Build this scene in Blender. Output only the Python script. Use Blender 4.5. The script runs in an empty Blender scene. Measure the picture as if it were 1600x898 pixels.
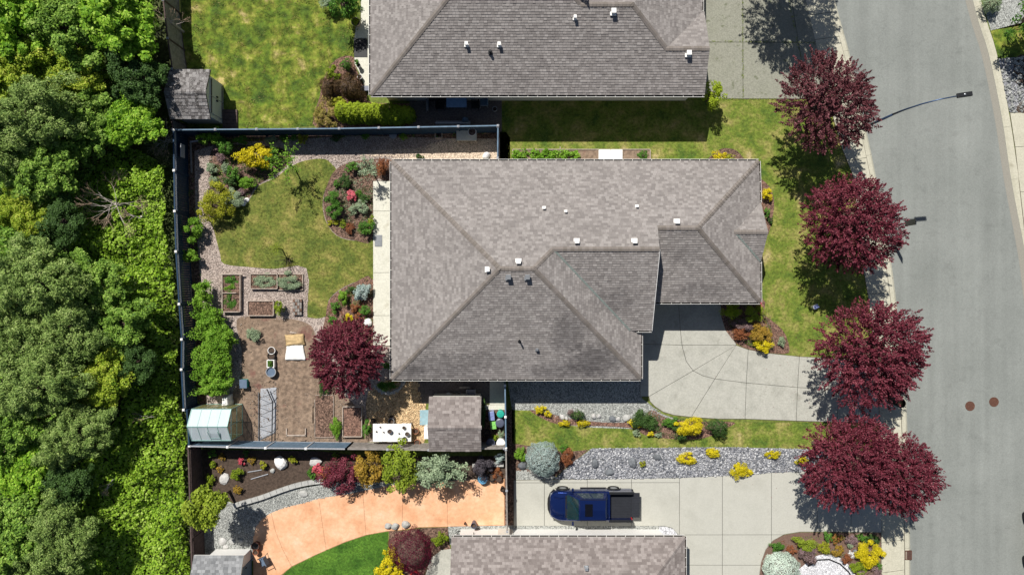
import bpy, bmesh, math, random
import numpy as np
from mathutils import Vector, noise
R = random.Random(7)
NR = np.random.RandomState(5)
S = bpy.context.scene
COL = S.collection
H = 43.0            # camera height above the yards, metres
# ------------------------------------------------------------------ camera, sky, sun, exposure
cam = bpy.data.cameras.new('drone_camera'); camo = bpy.data.objects.new('drone_camera', cam)
COL.objects.link(camo); camo.location = (0, 0, H); camo.rotation_euler = (0, 0, 0)
cam.sensor_width = 36; cam.lens = 36 * H / 64.0; cam.clip_end = 2000; cam.clip_start = 0.5
S.camera = camo
W = bpy.data.worlds.new('World'); S.world = W; W.use_nodes = True
nt = W.node_tree; bg = nt.nodes['Background']; sk = nt.nodes.new('ShaderNodeTexSky')
sk.sky_type = 'NISHITA'; sk.sun_disc = False
SUN = Vector((-0.326, 0.652, 1.0)).normalized()
sk.sun_elevation = math.asin(SUN.z); sk.sun_rotation = math.atan2(SUN.x, SUN.y)
nt.links.new(sk.outputs[0], bg.inputs[0]); bg.inputs[1].default_value = 0.05
sl = bpy.data.lights.new('sun', 'SUN'); sl.energy = 5.0; sl.angle = math.radians(0.53); sl.color = (1.0, 0.96, 0.9)
so = bpy.data.objects.new('sun', sl); COL.objects.link(so); so.rotation_euler = SUN.to_track_quat('Z', 'Y').to_euler()
S.view_settings.view_transform = 'Standard'; S.view_settings.look = 'None'
S.view_settings.exposure = 0.3; S.view_settings.gamma = 1

# ------------------------------------------------------------------ measuring
K = 0.04
def P(px, py, z=0.0):
    k = K * (H - z) / H
    return Vector(((px - 800) * k, (449 - py) * k, z))
def G(px, py, zi):       # ground point under something seen at height zi
    v = P(px, py, zi); return (v.x, v.y)
def ray_plane(px, py, p0, n):
    d = Vector(((px - 800) * K, (449 - py) * K, -H)); o = Vector((0, 0, H))
    t = (p0 - o).dot(n) / d.dot(n); return o + d * t
def catmull(pts, n=6, closed=True):
    out = []; m = len(pts)
    for i in range(m if closed else m - 1):
        p = [pts[(i + j - 1) % m] if closed else pts[min(max(i + j - 1, 0), m - 1)] for j in range(4)]
        for s in range(n):
            t = s / n
            out.append(tuple(0.5 * ((2 * p[1][k]) + (-p[0][k] + p[2][k]) * t + (2 * p[0][k] - 5 * p[1][k] + 4 * p[2][k] - p[3][k]) * t * t
                       + (-p[0][k] + 3 * p[1][k] - 3 * p[2][k] + p[3][k]) * t ** 3) for k in (0, 1)))
    if not closed: out.append(tuple(pts[-1]))
    return out
def inside(xs, ys, poly):
    r = np.zeros(len(xs), bool); n = len(poly); j = n - 1
    for i in range(n):
        xi, yi = poly[i][0], poly[i][1]; xj, yj = poly[j][0], poly[j][1]
        if yi != yj:
            c = ((yi > ys) != (yj > ys)) & (xs < (xj - xi) * (ys - yi) / (yj - yi) + xi)
            r ^= c
        j = i
    return r
def scatter(poly, n, rs):
    a = np.array(poly)[:, :2]; x0, y0 = a.min(0); x1, y1 = a.max(0); X = np.zeros(0); Y = np.zeros(0)
    while len(X) < n:
        x = rs.uniform(x0, x1, n * 2); y = rs.uniform(y0, y1, n * 2); m = inside(x, y, poly)
        if not m.any(): break
        X = np.append(X, x[m]); Y = np.append(Y, y[m])
    return X[:n], Y[:n]
def area(poly):
    return abs(sum(poly[i - 1][0] * poly[i][1] - poly[i][0] * poly[i - 1][1] for i in range(len(poly)))) / 2

# ------------------------------------------------------------------ objects
def tag(o, label=None, cat=None, group=None, kind=None):
    if label: o['label'] = label
    if cat: o['category'] = cat
    if group: o['group'] = group
    if kind: o['kind'] = kind
    return o
def empty(name, loc, label, cat, group=None, rz=0):
    o = bpy.data.objects.new(name, None); COL.objects.link(o); o.location = loc; o.rotation_euler = (0, 0, rz)
    o.empty_display_size = 0.2
    return tag(o, label, cat, group)
def place(o, parent):
    if parent is not None:
        o.parent = parent
        # meshes are written in world space for unrotated parents
        o.location = -Vector(parent['wl']) if 'wl' in parent else o.location
class MB:
    def __init__(s): s.v = []; s.f = []; s.m = []; s.mats = []; s.sm = False
    def mi(s, m):
        if m not in s.mats: s.mats.append(m)
        return s.mats.index(m)
    def face(s, pts, m):
        b = len(s.v); s.v += [tuple(p) for p in pts]; s.f.append(tuple(range(b, b + len(pts)))); s.m.append(s.mi(m)); return s
    def idx(s, vs, fs, m):
        b = len(s.v); s.v += [tuple(p) for p in vs]
        for f in fs: s.f.append(tuple(b + i for i in f)); s.m.append(s.mi(m))
        return s
    def box(s, c, d, m, rz=0, tilt=None):
        hx, hy, hz = d[0] / 2, d[1] / 2, d[2] / 2; ca, sa = math.cos(rz), math.sin(rz); vs = []
        for z in (-hz, hz):
            for x, y in ((-hx, -hy), (hx, -hy), (hx, hy), (-hx, hy)):
                p = Vector((x, y, z))
                if tilt is not None: p = tilt @ p
                vs.append((c[0] + p.x * ca - p.y * sa, c[1] + p.x * sa + p.y * ca, c[2] + p.z))
        return s.idx(vs, [(3, 2, 1, 0), (4, 5, 6, 7), (0, 1, 5, 4), (1, 2, 6, 5), (2, 3, 7, 6), (3, 0, 4, 7)], m)
    def bar(s, a, b, w, h, m):    # beam from a to b, width w sideways, height h
        a = Vector(a); b = Vector(b); d = (b - a).normalized()
        u = Vector((0, 0, 1)) if abs(d.z) < 0.95 else Vector((1, 0, 0))
        sd = d.cross(u).normalized(); up = sd.cross(d).normalized(); vs = []
        for p in (a, b):
            for q, r in ((-1, -1), (1, -1), (1, 1), (-1, 1)): vs.append(p + sd * (q * w / 2) + up * (r * h / 2))
        return s.idx(vs, [(0, 1, 2, 3), (7, 6, 5, 4), (0, 4, 5, 1), (1, 5, 6, 2), (2, 6, 7, 3), (3, 7, 4, 0)], m)
    def tube(s, pts, rad, m, n=8, cap=True):
        pts = [Vector(p) for p in pts]; L = len(pts)
        if not hasattr(rad, '__len__'): rad = [rad] * L
        rings = []; prev = None
        for i, p in enumerate(pts):
            d = (pts[min(i + 1, L - 1)] - pts[max(i - 1, 0)]).normalized()
            u = prev if prev is not None else (Vector((1, 0, 0)) if abs(d.x) < 0.8 else Vector((0, 1, 0)))
            a = (u - d * u.dot(d)).normalized(); b = d.cross(a); prev = a
            rings.append([p + (a * math.cos(2 * math.pi * k / n) + b * math.sin(2 * math.pi * k / n)) * rad[i] for k in range(n)])
        vs = [q for r in rings for q in r]; fs = []
        for i in range(L - 1):
            for k in range(n):
                k2 = (k + 1) % n; fs.append((i * n + k, i * n + k2, (i + 1) * n + k2, (i + 1) * n + k))
        if cap: fs.append(tuple(range(n - 1, -1, -1))); fs.append(tuple((L - 1) * n + k for k in range(n)))
        return s.idx(vs, fs, m)
    def lathe(s, c, prof, m, n=20, sx=1, sy=1):   # prof: list of (r, z)
        vs = []; fs = []
        for r, z in prof:
            for k in range(n): a = 2 * math.pi * k / n; vs.append((c[0] + r * sx * math.cos(a), c[1] + r * sy * math.sin(a), c[2] + z))
        for i in range(len(prof) - 1):
            for k in range(n):
                k2 = (k + 1) % n; fs.append((i * n + k, i * n + k2, (i + 1) * n + k2, (i + 1) * n + k))
        fs.append(tuple(range(n - 1, -1, -1))); fs.append(tuple((len(prof) - 1) * n + k for k in range(n)))
        return s.idx(vs, fs, m)
    def prism(s, poly, z0, z1, m, mside=None):
        if sum(poly[i - 1][0] * poly[i][1] - poly[i][0] * poly[i - 1][1] for i in range(len(poly))) < 0: poly = poly[::-1]
        n = len(poly); t = [(p[0], p[1], z1) for p in poly]; b = [(p[0], p[1], z0) for p in poly]
        s.idx(t, [tuple(range(n))], m)
        s.idx(b + t, [(i, (i + 1) % n, n + (i + 1) % n, n + i) for i in range(n)], mside or m)
        return s
    def build(s, name, parent=None, **kw):
        me = bpy.data.meshes.new(name); me.from_pydata(s.v, [], s.f)
        for m in s.mats: me.materials.append(m)
        me.polygons.foreach_set('material_index', s.m)
        if s.sm: me.polygons.foreach_set('use_smooth', [True] * len(s.f))
        me.update()
        o = bpy.data.objects.new(name, me); COL.objects.link(o); place(o, parent)
        return tag(o, **kw)
def thing(name, x, y, z, label, cat, group=None):
    o = empty(name, (x, y, z), label, cat, group); o['wl'] = (x, y, z); return o
def bevel(o, w=0.01, seg=2):
    m = o.modifiers.new('bevel', 'BEVEL'); m.width = w; m.segments = seg; m.limit_method = 'ANGLE'; return o

# ------------------------------------------------------------------ materials
def newmat(name):
    m = bpy.data.materials.new(name); m.use_nodes = True; n = m.node_tree
    b = n.nodes['Principled BSDF']; return m, n, b
def nd(n, t, **kw):
    x = n.nodes.new(t)
    for k, v in kw.items(): setattr(x, k, v)
    return x
def ramp(n, cols, pos=None):
    r = n.nodes.new('ShaderNodeValToRGB'); e = r.color_ramp.elements
    pos = pos or [i / (len(cols) - 1) for i in range(len(cols))]
    while len(e) < len(cols): e.new(0.5)
    for i, c in enumerate(cols): e[i].position = pos[i]; e[i].color = (*c, 1)
    return r
def noisen(n, co, scale, detail=3, rough=0.6, dist=0):
    t = nd(n, 'ShaderNodeTexNoise'); t.inputs['Scale'].default_value = scale; t.inputs['Detail'].default_value = detail
    t.inputs['Roughness'].default_value = rough; t.inputs['Distortion'].default_value = dist; n.links.new(co, t.inputs['Vector']); return t.outputs[0]
def mixc(n, f, a, b, mode='MIX'):
    x = nd(n, 'ShaderNodeMix', data_type='RGBA', blend_type=mode)
    for s, v in ((0, f), (6, a), (7, b)):
        if hasattr(v, 'links'): n.links.new(v, x.inputs[s])
        elif s == 0: x.inputs[0].default_value = v
        else: x.inputs[s].default_value = (*v, 1)
    return x.outputs[2]
def plain(name, c, rough=0.6, metal=0, var=0.12, vs=6.0, bump=0.0, bs=60.0, coat=0):
    m, n, b = newmat(name); g = nd(n, 'ShaderNodeTexCoord').outputs['Object']
    f = noisen(n, g, vs, 4); r = ramp(n, [tuple(x * (1 - var) for x in c), tuple(min(1, x * (1 + var)) for x in c)], [0.3, 0.7])
    n.links.new(f, r.inputs[0]); n.links.new(r.outputs[0], b.inputs['Base Color'])
    b.inputs['Roughness'].default_value = rough; b.inputs['Specular IOR Level'].default_value = 0.5 if rough < .45 else 0.2; b.inputs['Metallic'].default_value = metal; b.inputs['Coat Weight'].default_value = coat
    if bump:
        bp = nd(n, 'ShaderNodeBump'); bp.inputs['Strength'].default_value = bump; bp.inputs['Distance'].default_value = 0.02
        n.links.new(noisen(n, g, bs, 4), bp.inputs['Height']); n.links.new(bp.outputs[0], b.inputs['Normal'])
    return m
def groundmat(name, cols, sbig, sfine, fine=0.5, bump=0.5, bdist=0.03, rough=0.95, spots=None, cell=None, pos=None):
    """large patches through a ramp, multiplied by fine grain; optional spots (colour, scale, threshold); optional stones (cell scale)"""
    m, n, b = newmat(name); g = nd(n, 'ShaderNodeNewGeometry').outputs['Position']
    f = noisen(n, g, sbig, 5, 0.65, 0.3); r = ramp(n, cols, pos); n.links.new(f, r.inputs[0]); c = r.outputs[0]
    f2 = noisen(n, g, sfine, 4, 0.7); r2 = ramp(n, [(1 - fine,) * 3, (1 + fine,) * 3], [0.3, 0.7] if fine < .3 else [0.36, 0.64]); n.links.new(f2, r2.inputs[0])
    c = mixc(n, 1.0, c, r2.outputs[0], 'MULTIPLY'); hh = f2
    if cell:
        v = nd(n, 'ShaderNodeTexVoronoi'); v.inputs['Scale'].default_value = cell; n.links.new(g, v.inputs['Vector'])
        bw = nd(n, 'ShaderNodeRGBToBW'); n.links.new(v.outputs['Color'], bw.inputs[0])
        r3 = ramp(n, [(0.45,) * 3, (1.0,) * 3, (1.6,) * 3], [0.15, 0.5, 0.85]); n.links.new(bw.outputs[0], r3.inputs[0])
        c = mixc(n, 1.0, c, r3.outputs[0], 'MULTIPLY')
        mm = nd(n, 'ShaderNodeMath', operation='SUBTRACT'); mm.inputs[0].default_value = 1; n.links.new(v.outputs['Distance'], mm.inputs[1]); hh = mm.outputs[0]
    if spots:
        for (sc, ssc, th) in spots:
            fs = noisen(n, g, ssc, 3); rr = ramp(n, [(0, 0, 0), (1, 1, 1)], [th, min(1, th + 0.1)]); n.links.new(fs, rr.inputs[0])
            c = mixc(n, rr.outputs[0], c, sc)
    n.links.new(c, b.inputs['Base Color']); b.inputs['Roughness'].default_value = rough; b.inputs['Specular IOR Level'].default_value = 0.25
    bp = nd(n, 'ShaderNodeBump'); bp.inputs['Strength'].default_value = bump; bp.inputs['Distance'].default_value = bdist
    n.links.new(hh, bp.inputs['Height']); n.links.new(bp.outputs[0], b.inputs['Normal'])
    return m
def foliage(name, cols, trans=0.3, rough=0.45, pos=None, tcol=None):
    m, n, b = newmat(name); g = nd(n, 'ShaderNodeNewGeometry')
    r = ramp(n, cols, pos); 
    f = noisen(n, g.outputs['Position'], 0.9, 2)
    mm = nd(n, 'ShaderNodeMath', operation='MULTIPLY_ADD'); n.links.new(g.outputs['Random Per Island'], mm.inputs[0]); mm.inputs[1].default_value = 0.75
    m2 = nd(n, 'ShaderNodeMath', operation='MULTIPLY_ADD'); n.links.new(f, m2.inputs[0]); m2.inputs[1].default_value = 0.9; m2.inputs[2].default_value = -0.33
    n.links.new(m2.outputs[0], mm.inputs[2]); n.links.new(mm.outputs[0], r.inputs[0])
    n.links.new(r.outputs[0], b.inputs['Base Color']); b.inputs['Roughness'].default_value = rough + .15; b.inputs['Specular IOR Level'].default_value = 0.2
    t = nd(n, 'ShaderNodeBsdfTranslucent'); n.links.new(r.outputs[0], t.inputs[0])
    mx = nd(n, 'ShaderNodeMixShader'); mx.inputs[0].default_value = trans
    n.links.new(b.outputs[0], mx.inputs[1]); n.links.new(t.outputs[0], mx.inputs[2]); n.links.new(mx.outputs[0], n.nodes['Material Output'].inputs[0])
    return m
def shinglemat(name, cols, streak=(0.4, 0.4, 0.42), st=0.0, lich=None):
    m, n, b = newmat(name); g = nd(n, 'ShaderNodeNewGeometry'); pos = g.outputs['Position']
    r = ramp(n, cols); n.links.new(g.outputs['Random Per Island'], r.inputs[0])
    f = noisen(n, pos, 0.5, 4); r2 = ramp(n, [(0.92,) * 3, (1.06,) * 3], [0.3, 0.7]); n.links.new(f, r2.inputs[0])
    c = mixc(n, 1.0, r.outputs[0], r2.outputs[0], 'MULTIPLY')
    f3 = noisen(n, pos, 45, 3, 0.8); r3 = ramp(n, [(0.7,) * 3, (1.3,) * 3], [0.3, 0.7]); n.links.new(f3, r3.inputs[0])
    c = mixc(n, 0.8, c, r3.outputs[0], 'MULTIPLY')
    if st:    # algae stains with fixed outlines
        wob = noisen(n, pos, 2.2, 4, 0.7)
        for (px, py, rx, ry, k) in ((885, 520, 1.1, 1.4, .55), (930, 562, 1.9, 1.1, .75), (880, 580, 2.4, .6, .5), (690, 575, 2.6, .9, .45), (640, 583, 1.2, .6, .5), (760, 560, 2.0, .7, .35), (960, 470, 1.4, .9, .4), (1060, 400, 1.2, .6, .3), (1100, 455, 1.8, .5, .35)):
            p = P(px, py, 3.2); sb = nd(n, 'ShaderNodeVectorMath', operation='SUBTRACT'); n.links.new(pos, sb.inputs[0]); sb.inputs[1].default_value = (p.x, p.y, 0)
            ml = nd(n, 'ShaderNodeVectorMath', operation='MULTIPLY'); n.links.new(sb.outputs[0], ml.inputs[0]); ml.inputs[1].default_value = (1 / rx, 1 / ry, 0)
            ln = nd(n, 'ShaderNodeVectorMath', operation='LENGTH'); n.links.new(ml.outputs[0], ln.inputs[0])
            ad = nd(n, 'ShaderNodeMath', operation='MULTIPLY_ADD'); n.links.new(wob, ad.inputs[0]); ad.inputs[1].default_value = 1.8; n.links.new(ln.outputs['Value'], ad.inputs[2])
            rr = ramp(n, [(k * st,) * 3, (0, 0, 0)], [0.7, 1.0]); dv_ = nd(n, 'ShaderNodeMath', operation='MULTIPLY'); n.links.new(ad.outputs[0], dv_.inputs[0]); dv_.inputs[1].default_value = .5; n.links.new(dv_.outputs[0], rr.inputs[0])
            c = mixc(n, rr.outputs[0], c, mixc(n, 1.0, c, streak, 'MULTIPLY'))
    if lich:
        f5 = noisen(n, pos, 14, 3, 0.7); r5 = ramp(n, [(0, 0, 0), (1, 1, 1)], [0.58, 0.66]); n.links.new(f5, r5.inputs[0]); c = mixc(n, r5.outputs[0], c, lich)
    n.links.new(c, b.inputs['Base Color']); b.inputs['Roughness'].default_value = 0.95; b.inputs['Specular IOR Level'].default_value = 0.2
    return m
M = {}
# hard surfaces
M['asphalt'] = None
def asphalt():
    m, n, b = newmat('asphalt'); pos = nd(n, 'ShaderNodeNewGeometry').outputs['Position']
    f = noisen(n, pos, 0.25, 5, 0.6); r = ramp(n, [(0.175, 0.187, 0.172), (0.218, 0.23, 0.213)], [0.3, 0.7]); n.links.new(f, r.inputs[0])
    f2 = noisen(n, pos, 11, 6, 0.85); r2 = ramp(n, [(0.8,) * 3, (1.2,) * 3], [0.3, 0.7]); n.links.new(f2, r2.inputs[0])
    c = mixc(n, 1, r.outputs[0], r2.outputs[0], 'MULTIPLY')
    mp = nd(n, 'ShaderNodeMapping'); mp.inputs['Rotation'].default_value = (0, 0, math.radians(-8)); mp.inputs['Scale'].default_value = (1.3, 0.05, 1); n.links.new(pos, mp.inputs[0])
    f3 = noisen(n, mp.outputs[0], 1.0, 4, 0.6); r3 = ramp(n, [(0.93,) * 3, (1.07,) * 3], [0.35, 0.65]); n.links.new(f3, r3.inputs[0])
    c = mixc(n, 1, c, r3.outputs[0], 'MULTIPLY')
    f4 = noisen(n, pos, 0.9, 5, 0.7); r4 = ramp(n, [(1, 1, 1), (0.9,) * 3], [0.55, 0.66]); n.links.new(f4, r4.inputs[0]); c = mixc(n, 1, c, r4.outputs[0], 'MULTIPLY')
    vo = nd(n, 'ShaderNodeTexVoronoi', feature='DISTANCE_TO_EDGE'); vo.inputs['Scale'].default_value = 0.22; wv = nd(n, 'ShaderNodeVectorMath', operation='ADD'); nv = nd(n, 'ShaderNodeTexNoise'); nv.inputs['Scale'].default_value = 1.5; n.links.new(pos, nv.inputs[0]); n.links.new(pos, wv.inputs[0]); n.links.new(nv.outputs['Color'], wv.inputs[1]); n.links.new(wv.outputs[0], vo.inputs['Vector'])
    r5 = ramp(n, [(0.9,) * 3, (1, 1, 1)], [0.002, 0.006]); n.links.new(vo.outputs['Distance'], r5.inputs[0]); c = mixc(n, 1, c, r5.outputs[0], 'MULTIPLY')
    n.links.new(c, b.inputs['Base Color']); b.inputs['Roughness'].default_value = 0.9
    bp = nd(n, 'ShaderNodeBump'); bp.inputs['Strength'].default_value = 0.4; bp.inputs['Distance'].default_value = 0.01
    n.links.new(noisen(n, pos, 60, 3), bp.inputs['Height']); n.links.new(bp.outputs[0], b.inputs['Normal'])
    return m
M['asphalt'] = asphalt()
M['road_edge'] = groundmat('road_edge_dust', [(0.24, 0.225, 0.19), (0.25, 0.24, 0.205)], 0.6, 20, 0.15, 0.3, 0.01)
def concrete(name, a, c, dirt):
    return groundmat(name, [a, c, a], 0.7, 10, 0.14, 0.35, 0.012, 0.85, spots=[(dirt, 1.1, 0.62)], pos=[0.3, 0.5, 0.75])
M['conc'] = concrete('driveway_concrete', (0.3, 0.298, 0.26), (0.375, 0.37, 0.325), (0.28, 0.277, 0.238))
M['conc_b'] = groundmat('smooth_driveway_concrete', [(0.36, 0.355, 0.31), (0.405, 0.4, 0.352), (0.375, 0.37, 0.325)], 0.5, 14, 0.08, 0.3, 0.01, 0.85, pos=[0.3, 0.5, 0.75])
M['conc_pale'] = concrete('pale_concrete', (0.40, 0.40, 0.34), (0.45, 0.445, 0.39), (0.37, 0.36, 0.3))
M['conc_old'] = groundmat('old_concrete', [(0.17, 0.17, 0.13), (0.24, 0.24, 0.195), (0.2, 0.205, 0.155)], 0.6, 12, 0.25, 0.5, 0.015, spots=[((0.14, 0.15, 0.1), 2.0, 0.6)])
M['walk'] = concrete('sidewalk_concrete', (0.39, 0.375, 0.29), (0.45, 0.43, 0.34), (0.33, 0.31, 0.235))
M['conc_white'] = concrete('patio_concrete', (0.5, 0.49, 0.41), (0.56, 0.55, 0.47), (0.44, 0.42, 0.34))
M['joint'] = plain('joint_grime', (0.1, 0.085, 0.06), 0.95)
M['orange'] = groundmat('stamped_orange_concrete', [(0.55, 0.275, 0.145), (0.61, 0.34, 0.193), (0.66, 0.395, 0.24), (0.69, 0.45, 0.3)], 0.8, 5, 0.12, 0.5, 0.015, 0.7, pos=[0.32, 0.46, 0.58, 0.72])
M['orange_line'] = plain('orange_joint', (0.42, 0.22, 0.11), 0.9)
M['steel'] = plain('galvanised', (0.42, 0.44, 0.46), 0.4, 0.7)
M['dark_steel'] = plain('dark_steel', (0.035, 0.04, 0.05), 0.4, 0.5)
M['iron'] = plain('rusty_iron', (0.115, 0.055, 0.038), 0.8, 0.2, 0.25, 10, 0.4)
M['white'] = plain('white_paint', (0.74, 0.73, 0.7), 0.5, 0, 0.03)
M['cream'] = plain('cream_siding', (0.62, 0.6, 0.54), 0.6, 0, 0.05)
M['soffit'] = plain('soffit', (0.5, 0.5, 0.48), 0.7)
M['gutter_in'] = plain('gutter_debris', (0.05, 0.04, 0.032), 0.95, 0, 0.4, 5)
M['glass'] = plain('window_glass', (0.03, 0.045, 0.055), 0.06, 0, 0.05, coat=1)
M['black'] = plain('black_plastic', (0.015, 0.016, 0.018), 0.5)
M['grey_metal'] = plain('grey_metal', (0.2, 0.21, 0.22), 0.4, 0.5)
M['flash'] = plain('valley_flashing', (0.27, 0.31, 0.275), 0.4, 0.4, 0.15)
M['blue_fence'] = plain('shaded_blue_fence_paint', (0.012, 0.035, 0.07), 0.6, 0, 0.2, 4)  # navy, with the shade on the unlit fence faces put into the colour
M['blue_cap'] = plain('rail_and_sunlit_fence_blue', (0.11, 0.17, 0.235), 0.6, 0, 0.2, 4)  # rail blue, also the sunlit fence face with the light put into its colour
M['lat_white'] = plain('weathered_lattice', (0.3, 0.31, 0.33), 0.8, 0, 0.3, 20)
M['grey_wood'] = plain('weathered_wood', (0.23, 0.21, 0.19), 0.9, 0, 0.3, 5, 0.4)
M['dark_wood'] = plain('dark_wood', (0.085, 0.06, 0.055), 0.9, 0, 0.3, 5, 0.4)
M['bed_wood'] = plain('raised_bed_wood', (0.36, 0.3, 0.25), 0.9, 0, 0.25, 5, 0.4)
M['tan'] = plain('tan_paper', (0.46, 0.33, 0.17), 0.8, 0, 0.2, 5)
M['green_wall'] = plain('blue_grey_siding', (0.1, 0.14, 0.2), 0.7)
M['bark'] = plain('bark', (0.12, 0.085, 0.065), 0.95, 0, 0.3, 8, 0.5)
M['twig'] = plain('dead_twigs', (0.42, 0.3, 0.22), 0.95, 0, 0.35, 3)
M['pale_twig'] = plain('pale_branches', (0.42, 0.37, 0.33), 0.9, 0, 0.2, 3)
M['terracotta'] = plain('terracotta', (0.34, 0.14, 0.08), 0.8)
M['teal'] = plain('teal_plastic', (0.02, 0.32, 0.24), 0.5)
M['lime_pl'] = plain('green_plastic', (0.2, 0.5, 0.12), 0.5)
M['blue_pl'] = plain('blue_grey_plastic', (0.18, 0.22, 0.42), 0.4)
M['dkblue_pl'] = plain('dark_blue_grey_plastic', (0.07, 0.08, 0.12), 0.4)
M['pale_blue'] = plain('pale_blue_mat', (0.24, 0.36, 0.4), 0.7)
M['red'] = plain('red_plastic', (0.55, 0.02, 0.02), 0.4)
M['patio_blue'] = plain('blue_table_top', (0.16, 0.27, 0.42), 0.4)
M['glazeblue'] = plain('blue_glazed_pot', (0.1, 0.26, 0.4), 0.25, coat=0.5)
# ground covers
M['lawn_a'] = groundmat('lawn_mossy', [(0.0423, 0.0799, 0.0132), (0.094, 0.141, 0.015), (0.1692, 0.188, 0.0282), (0.3572, 0.282, 0.1222)], 0.8, 2.4, 0.5, 0.9, 0.05, pos=[0.34, 0.48, 0.58, 0.7])
M['lawn_b'] = groundmat('lawn_olive', [(0.0598, 0.0912, 0.0166), (0.1271, 0.1473, 0.0276), (0.2242, 0.2034, 0.0552), (0.3887, 0.3087, 0.138)], 0.9, 6, 0.38, 0.9, 0.05, pos=[0.32, 0.5, 0.66, 0.8])
M['lawn_c'] = groundmat('lawn_front', [(0.0484, 0.0968, 0.0145), (0.127, 0.1693, 0.0242), (0.2419, 0.2238, 0.0665), (0.3992, 0.3266, 0.1693)], 0.8, 6, 0.35, 0.9, 0.05, pos=[0.3, 0.48, 0.62, 0.75])
M['lawn_d'] = groundmat('lawn_lush', [(0.03, 0.085, 0.008), (0.06, 0.14, 0.015), (0.09, 0.19, 0.02)], 0.8, 7, 0.35, 0.9, 0.05, pos=[0.35, 0.5, 0.65])
M['pink_gravel'] = groundmat('pinkish_gravel', [(0.2304, 0.18, 0.1512), (0.3312, 0.2736, 0.2376), (0.36, 0.3024, 0.2592)], 0.8, 9, 0.25, 0.8, 0.03, cell=22)
M['pale_gravel'] = groundmat('pale_pea_gravel', [(0.46, 0.36, 0.27), (0.52, 0.43, 0.33)], 0.8, 9, 0.2, 0.7, 0.02, cell=26)
M['grey_gravel'] = groundmat('grey_gravel', [(0.24, 0.25, 0.235), (0.33, 0.335, 0.31)], 0.8, 9, 0.2, 0.8, 0.03, cell=20)
M['rock_base'] = groundmat('crushed_rock', [(0.16, 0.165, 0.18), (0.3, 0.3, 0.31)], 0.7, 9, 0.3, 0.9, 0.04, cell=9)
M['white_gravel'] = groundmat('white_gravel', [(0.48, 0.48, 0.496), (0.544, 0.544, 0.56)], 0.8, 9, 0.15, 0.6, 0.02, cell=24)
M['soil'] = groundmat('garden_soil', [(0.156, 0.1073, 0.0735), (0.2106, 0.1517, 0.1085), (0.2574, 0.1924, 0.14)], 0.7, 5, 0.3, 0.9, 0.06, spots=[((0.17, 0.09, 0.07), 0.9, 0.6)])
M['mulch'] = groundmat('bark_mulch', [(0.112, 0.068, 0.048), (0.176, 0.112, 0.084)], 0.8, 7, 0.45, 0.9, 0.05, cell=14)
M['red_mulch'] = groundmat('reddish_mulch', [(0.1488, 0.0792, 0.056), (0.1922, 0.1188, 0.091)], 0.8, 8, 0.4, 0.9, 0.04, cell=18)
M['dark_soil'] = groundmat('dark_compost', [(0.05, 0.035, 0.026), (0.085, 0.06, 0.045)], 0.7, 6, 0.35, 0.9, 0.05)
M['brown_bed'] = groundmat('smooth_brown_mulch', [(0.13, 0.08, 0.06), (0.17, 0.11, 0.085)], 0.8, 12, 0.25, 0.7, 0.03)
M['chips'] = groundmat('wood_chips', [(0.42, 0.29, 0.16), (0.52, 0.38, 0.22)], 0.8, 8, 0.35, 0.9, 0.04, cell=14)
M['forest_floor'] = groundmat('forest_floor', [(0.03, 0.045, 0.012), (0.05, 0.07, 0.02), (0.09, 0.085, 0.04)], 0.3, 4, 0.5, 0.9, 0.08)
M['far_ground'] = groundmat('rough_ground', [(0.06, 0.1, 0.02), (0.12, 0.15, 0.03), (0.2, 0.18, 0.08)], 0.06, 3, 0.4, 0.5, 0.05)
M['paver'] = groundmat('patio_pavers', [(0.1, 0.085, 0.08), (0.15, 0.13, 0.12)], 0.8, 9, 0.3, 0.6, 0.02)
M['stone_dark'] = plain('dark_boulder', (0.14, 0.15, 0.16), 0.85, 0, 0.3, 6, 0.6, 20)
M['stone_pale'] = plain('pale_boulder', (0.45, 0.44, 0.42), 0.85, 0, 0.25, 6, 0.6, 20)
M['stone_white'] = plain('white_boulder', (0.78, 0.76, 0.74), 0.8, 0, 0.1, 6, 0.6, 20)
M['stone_edge'] = plain('edging_block', (0.36, 0.36, 0.34), 0.85, 0, 0.2, 6, 0.4, 20)
def stonemix(name, cols):
    m, n, b = newmat(name); g = nd(n, 'ShaderNodeNewGeometry'); r = ramp(n, cols); n.links.new(g.outputs['Random Per Island'], r.inputs[0])
    c = mixc(n, 0.5, r.outputs[0], mixc(n, noisen(n, g.outputs['Position'], 30, 3), (0.5, 0.5, 0.5), (1.4, 1.4, 1.4)), 'MULTIPLY')
    n.links.new(c, b.inputs['Base Color']); b.inputs['Roughness'].default_value = 0.8; return m
M['rocks'] = stonemix('mixed_rocks', [(0.0748, 0.0823, 0.0972), (0.1646, 0.172, 0.1945), (0.3142, 0.3216, 0.3366), (0.5236, 0.5236, 0.5236)])
M['pebbles'] = stonemix('pink_pebbles', [(0.1716, 0.1248, 0.1014), (0.312, 0.2496, 0.2184), (0.468, 0.4056, 0.3588)])
M['greypeb'] = stonemix('grey_pebbles', [(0.16, 0.168, 0.16), (0.256, 0.264, 0.248), (0.4, 0.4, 0.376)])
M['whitepeb'] = stonemix('white_pebbles', [(0.425, 0.425, 0.4505), (0.595, 0.595, 0.612), (0.68, 0.68, 0.68)])
M['chipbits'] = stonemix('bark_bits', [(0.068, 0.0382, 0.0298), (0.17, 0.102, 0.0765), (0.289, 0.204, 0.153)])
M['strawbits'] = stonemix('pale_chip_bits', [(0.32, 0.2, 0.1), (0.5, 0.36, 0.2), (0.65, 0.5, 0.3)])
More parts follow.
